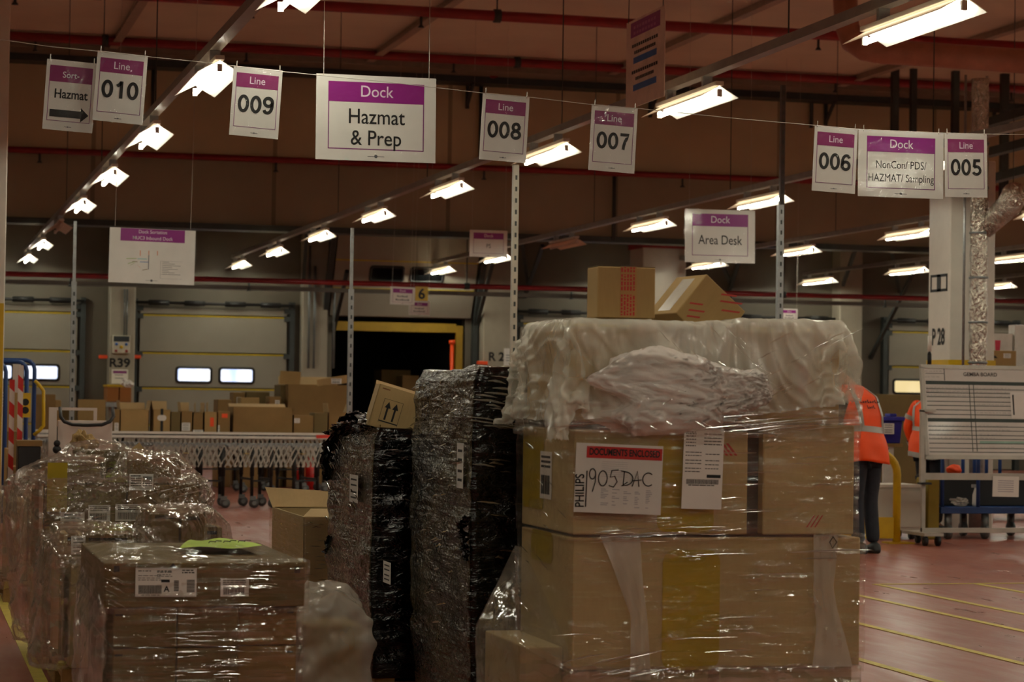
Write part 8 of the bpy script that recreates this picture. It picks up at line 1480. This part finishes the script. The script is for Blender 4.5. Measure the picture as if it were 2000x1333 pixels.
def hand(J, E, wi, wpos, d, side, down, r=.0085):
    """palm, four unequal curled fingers and a thumb from the side of the palm"""
    d = Vector(d).normalized(); side = Vector(side).normalized(); nrm = d.cross(side).normalized()
    k = len(J); J.append((wpos+d*.05, .026, .014)); E.append((wi, k)); J.append((wpos+d*.085, .03, .013)); E.append((k, k+1))
    for off, ln in ((-.03, .062), (-.01, .074), (.011, .07), (.03, .055)):
        a = len(J); b0 = wpos+d*.095+side*off; J.append((b0, r, r)); E.append((k+1, a)); J.append((b0+d*ln*.5+nrm*.006, r*.95, r*.95)); E.append((a, a+1)); J.append((b0+d*ln*.85+nrm*.026, r*.8, r*.8)); E.append((a+1, a+2))
    a = len(J); J.append((wpos+d*.06-side*.045+nrm*.006, .010, .010)); E.append((k, a)); J.append((wpos+d*.095-side*.06+nrm*.016, .008, .008)); E.append((a, a+1))
def person(label, loc, rotz, sp, arms, legs, vestmat, top_sleeve, trmat, text=None, coat=False, glove=None):
    """sp: spine points pelvis, waist, chest, neck, head centre (x right, y forward, z)"""
    t = thing('person', label, 'person', loc, (0, 0, rotz)); V_ = Vector
    pel, wai, che, nek, hed = (V_(p) for p in sp); up = (hed-nek).normalized()
    J = [(pel, .15, .11), (wai, .135, .1), (che, .15, .105), (nek, .055, .058), (nek.lerp(hed, .45), .055, .06), (hed, .075, .09), (hed+up*.07, .066, .08)]; E = [(0, 1), (1, 2), (2, 3), (3, 4), (4, 5), (5, 6)]
    sl, tr = [], []
    sides = []
    for s, (sh, el, wr) in arms:
        sh, el, wr = V_(sh), V_(el), V_(wr); k = len(J); J += [(sh, .06, .055), (el, .042, .04), (wr, .028, .024)]; E += [(2, k), (k, k+1), (k+1, k+2)]
        dd = (wr-el).normalized(); hand(J, E, k+2, wr, dd, V_((0, 1, 0)).cross(dd)*s if abs(dd.y) < .9 else V_((s, 0, 0)), None); sl.append((sh, el, wr))
    for s, (hp, kn, an, toe) in legs:
        hp, kn, an, toe = map(V_, (hp, kn, an, toe)); k = len(J); J += [(hp, .085, .085), (kn, .055, .055), (an, .038, .04), (toe, .03, .025)]; E += [(0, k), (k, k+1), (k+1, k+2), (k+2, k+3)]; tr.append((hp, kn, an, toe))
    skin_mesh('body', J, E, SKIN, t, 1)
    # head details: nose, ears, hair cap, eyes
    hm = MB(); fw_ = V_((0, 1, 0)); fw_ = (fw_-up*fw_.dot(up)).normalized(); rt = fw_.cross(up)
    hm.ball(hed+fw_*.095-up*.01, .016, 8, 6, (1, 1, 1.4)); hm.build('nose', SKIN, t, True)
    for s in (-1, 1): em = MB(); em.ball(hed+rt*s*.078-up*.005, .026, 10, 7, (.4, .8, 1.2)); em.build('ear', SKIN, t, True)
    for s in (-1, 1): em = MB(); em.ball(hed+fw_*.082+rt*s*.032+up*.02, .012, 8, 6); em.build('eye', plain('eye_white', 'd8d4cc', .3), t, True)
    hair = plain('dark_hair', '15110e', .6, scale=60, var=.4); hr = MB(); rings = []
    for j in range(9):
        a = R(90*j/8*1.12); rings.append([hed+up*(.025+.098*math.cos(a))+(rt*math.cos(2*math.pi*i/20)*.086+fw_*(math.sin(2*math.pi*i/20)*.105-.012))*math.sin(a)-up*(.05*max(0, -math.sin(2*math.pi*i/20)))*(j/8)+up*(.035*max(0, math.sin(2*math.pi*i/20)))*(j/8) for i in range(20)])
    hr.loft(rings); hr.build('hair', hair, t, True)
    # trousers
    JT = [(pel+V_((0, 0, .0)), .14, .11)]; ET = []
    for hp, kn, an, toe in tr:
        k = len(JT); JT += [(hp, .098, .1), (hp.lerp(kn, .5), .088, .088), (kn, .073, .075), (kn.lerp(an, .5), .07, .074), (an+V_((0, 0, .0)), .064, .07)]; ET += [(0, k), (k, k+1), (k+1, k+2), (k+2, k+3), (k+3, k+4)]
    skin_mesh('trousers', JT, ET, trmat, t, 2)
    for hp, kn, an, toe in tr:
        sm = MB(); d = (toe-an); d.z = 0; d.normalize(); rr = V_((d.y, -d.x, 0)); rings = []
        for f_, w_, h_ in ((-.09, .03, .05), (-.075, .042, .1), (-.02, .046, .12), (.05, .047, .085), (.12, .05, .065), (.175, .043, .05), (.2, .022, .03)):
            c_ = V_((an.x, an.y, 0))+d*f_; rings.append([c_+rr*(w_*math.cos(2*math.pi*i/14))+V_((0, 0, .002+h_/2+h_/2*math.sin(2*math.pi*i/14))) for i in range(14)])
        sm.loft(rings); sm.build('shoe', plain('black_shoe', '121214', .5), t, True)
    # sleeves
    for s_, (sh, el, wr) in zip(arms, sl):
        hand_ = wr if not s_[0] > 5 else wr
        JS = [(che.lerp(sh, .75)+V_((0, 0, -.0)), .085, .085), (sh, .082, .08), (sh.lerp(el, .5), .068, .066), (el, .06, .058), (el.lerp(wr, .6), .05, .05), (wr-(wr-el).normalized()*.03, .043, .042)]
        o_ = skin_mesh('sleeve', JS, [(0, 1), (1, 2), (2, 3), (3, 4), (4, 5)], top_sleeve, t, 2)
        if coat:
            for f_, w_ in ((.55, .068), (.93, .056)):
                bmb = MB(); q = sh.lerp(el, f_*1.0) if f_ < .7 else el.lerp(wr, .75); dd = (el-sh).normalized() if f_ < .7 else (wr-el).normalized(); bmb.cyl(q-dd*.025, q+dd*.025, w_+.006, 18, caps=False); bmb.build('reflective_band', REFB, o_, True)
        if glove:
            gl = MB(); dd = (wr-el).normalized(); gl.ball(wr+dd*.08, .052, 12, 8, (.8, .9, 1.2)); gl.build('glove', glove, t, True)
    # vest / jacket body
    def ring(f_, g=0.0):
        """f_ 0 hem .. 1 shoulder"""
        pts = [(0, pel+V_((0, -.01, -.10)), .212, .18), (.2, pel+V_((0, -.005, .06)), .21, .17), (.42, wai.lerp(che, .15), .192, .148), (.66, che.lerp(wai, .3), .205, .155), (.84, che+(nek-che)*.32, .215, .15), (.94, che.lerp(nek, .70), .165, .11), (1.0, nek+V_((0, 0, -.005)), .085, .08)]
        for a, b in zip(pts, pts[1:]):
            if f_ <= b[0]+1e-6:
                q = (f_-a[0])/(b[0]-a[0]); q = q*q*(3-2*q); c_ = a[1].lerp(b[1], (f_-a[0])/(b[0]-a[0])); rx, ry = a[2]*(1-q)+b[2]*q+g, a[3]*(1-q)+b[3]*q+g; break
        def pt(th):
            fo = .006*math.sin(th*5+f_*9)*(1-f_)+.008*noise.noise(V_((math.cos(th)*2, math.sin(th)*2, f_*7)))
            cc, ss = math.cos(th), math.sin(th); e = .8; return c_+V_(((rx+fo)*math.copysign(abs(cc)**e, cc), (ry+fo)*math.copysign(abs(ss)**e, ss), 0))+V_((0, 0, .02*math.sin(th*2)*(1-f_)))
        return pt
    N = 40; vm = MB(); vm.loft([[ring(f_/28)(2*math.pi*i/N) for i in range(N)] for f_ in range(29)], caps=False); vest = vm.build('vest' if not coat else 'jacket', vestmat, t, True)
    so = vest.modifiers.new('thick', 'SOLIDIFY'); so.thickness = .006
    def band(f0, f1, t0, t1, nm, mat, g=.006):
        b_ = MB(); nn = 24; rows = [[ring(f0+(f1-f0)*j/4, g)(t0+(t1-t0)*i/nn) for i in range(nn+1)] for j in range(5)]; b_.add([v_ for r_ in rows for v_ in r_], [(j*(nn+1)+i, j*(nn+1)+i+1, (j+1)*(nn+1)+i+1, (j+1)*(nn+1)+i) for j in range(4) for i in range(nn)]); return b_.build(nm, mat, vest, True)
    band(.40, .485, 0, 2*math.pi, 'reflective_band', REFB)
    for th in (R(-125), R(-55), R(125), R(55)):
        b_ = MB(); n_ = 14; rows = [[ring(.47+.5*j/n_, .006)(th+dt) for dt in (-.13, -.05, .05, .13)] for j in range(n_+1)]; b_.add([v_ for r_ in rows for v_ in r_], [(j*4+i, j*4+i+1, (j+1)*4+i+1, (j+1)*4+i) for j in range(n_) for i in range(3)]); b_.build('reflective_band', REFB, vest, True)
    if coat: band(.0, .07, 0, 2*math.pi, 'reflective_band', REFB)
    if text:
        c_ = ring(.74, .008)(R(-90)); d_ = ring(.8, .008)(R(-90)); fr_ = Fr(c_, (1, 0, 0), (d_-c_), V_((1, 0, 0)).cross(d_-c_)); tm = MB(); rn = random.Random(2)
        for row, (v_, wd_) in enumerate(((.03, .24), (-.025, .10))):
            k = 8 if row == 0 else 4
            for i in range(k):
                u = -wd_/2+wd_*i/k; tm.slab(fr_, u, v_, u+wd_/k*.3, v_+.02+.012*(i % 3 == 0), .004, .006); tm.slab(fr_, u, v_+.006*(i % 3), u+wd_/k*.75, v_+.006*(i % 3)+.007, .004, .006)
        tm.build('blurred_lettering', INK, vest)
    return t
HIVIS = plain('hi_vis_orange', 'f04e06', .6, var=.06, scale=5); REFB = plain('reflective_grey', '9a938c', .35, .2, .05); NAVY = plain('navy_cloth', '14161f', .8); DENIM = plain('dark_denim', '1f232c', .85, var=.2, scale=20)
pf_ = PZ(1690, 1082, 0)
person('person in an orange hi-vis vest, back turned and leaning over, beside the tall pallet', (pf_.x, pf_.y, 0), R(18),
       [(0, 0, .97), (-.01, .02, 1.12), (-.03, .06, 1.43), (-.07, .16, 1.61), (-.14, .30, 1.71)],
       [(-1, ((-.225, .07, 1.46), (-.27, .16, 1.19), (-.2, .40, 1.1))), (1, ((.17, .10, 1.46), (.22, .22, 1.2), (.14, .44, 1.1)))],
       [(-1, ((-.09, 0, .92), (-.10, .03, .5), (-.10, -.02, .09), (-.11, .12, .03))), (1, ((.09, 0, .92), (.10, .05, .5), (.11, .01, .09), (.14, .14, .03)))],
       HIVIS, NAVY, DENIM, text=True)
pd_ = PD(1815, 905, 25.75)
person('person in an orange hi-vis jacket half hidden behind the whiteboard', (pd_.x, pd_.y, 0), R(-60),
       [(0, -.02, .93), (-.0, .0, 1.1), (.0, .02, 1.34), (.0, .06, 1.50), (.0, .14, 1.64)],
       [(-1, ((-.20, .02, 1.42), (-.30, .0, 1.16), (-.28, .10, .95))), (1, ((.20, .02, 1.42), (.27, .0, 1.16), (.24, .1, .95)))],
       [(-1, ((-.09, 0, .9), (-.10, .04, .5), (-.10, .0, .09), (-.11, .14, .03))), (1, ((.09, 0, .9), (.10, .04, .5), (.10, 0, .09), (.12, .14, .03)))],
       HIVIS, HIVIS, NAVY, coat=True, glove=NAVY)
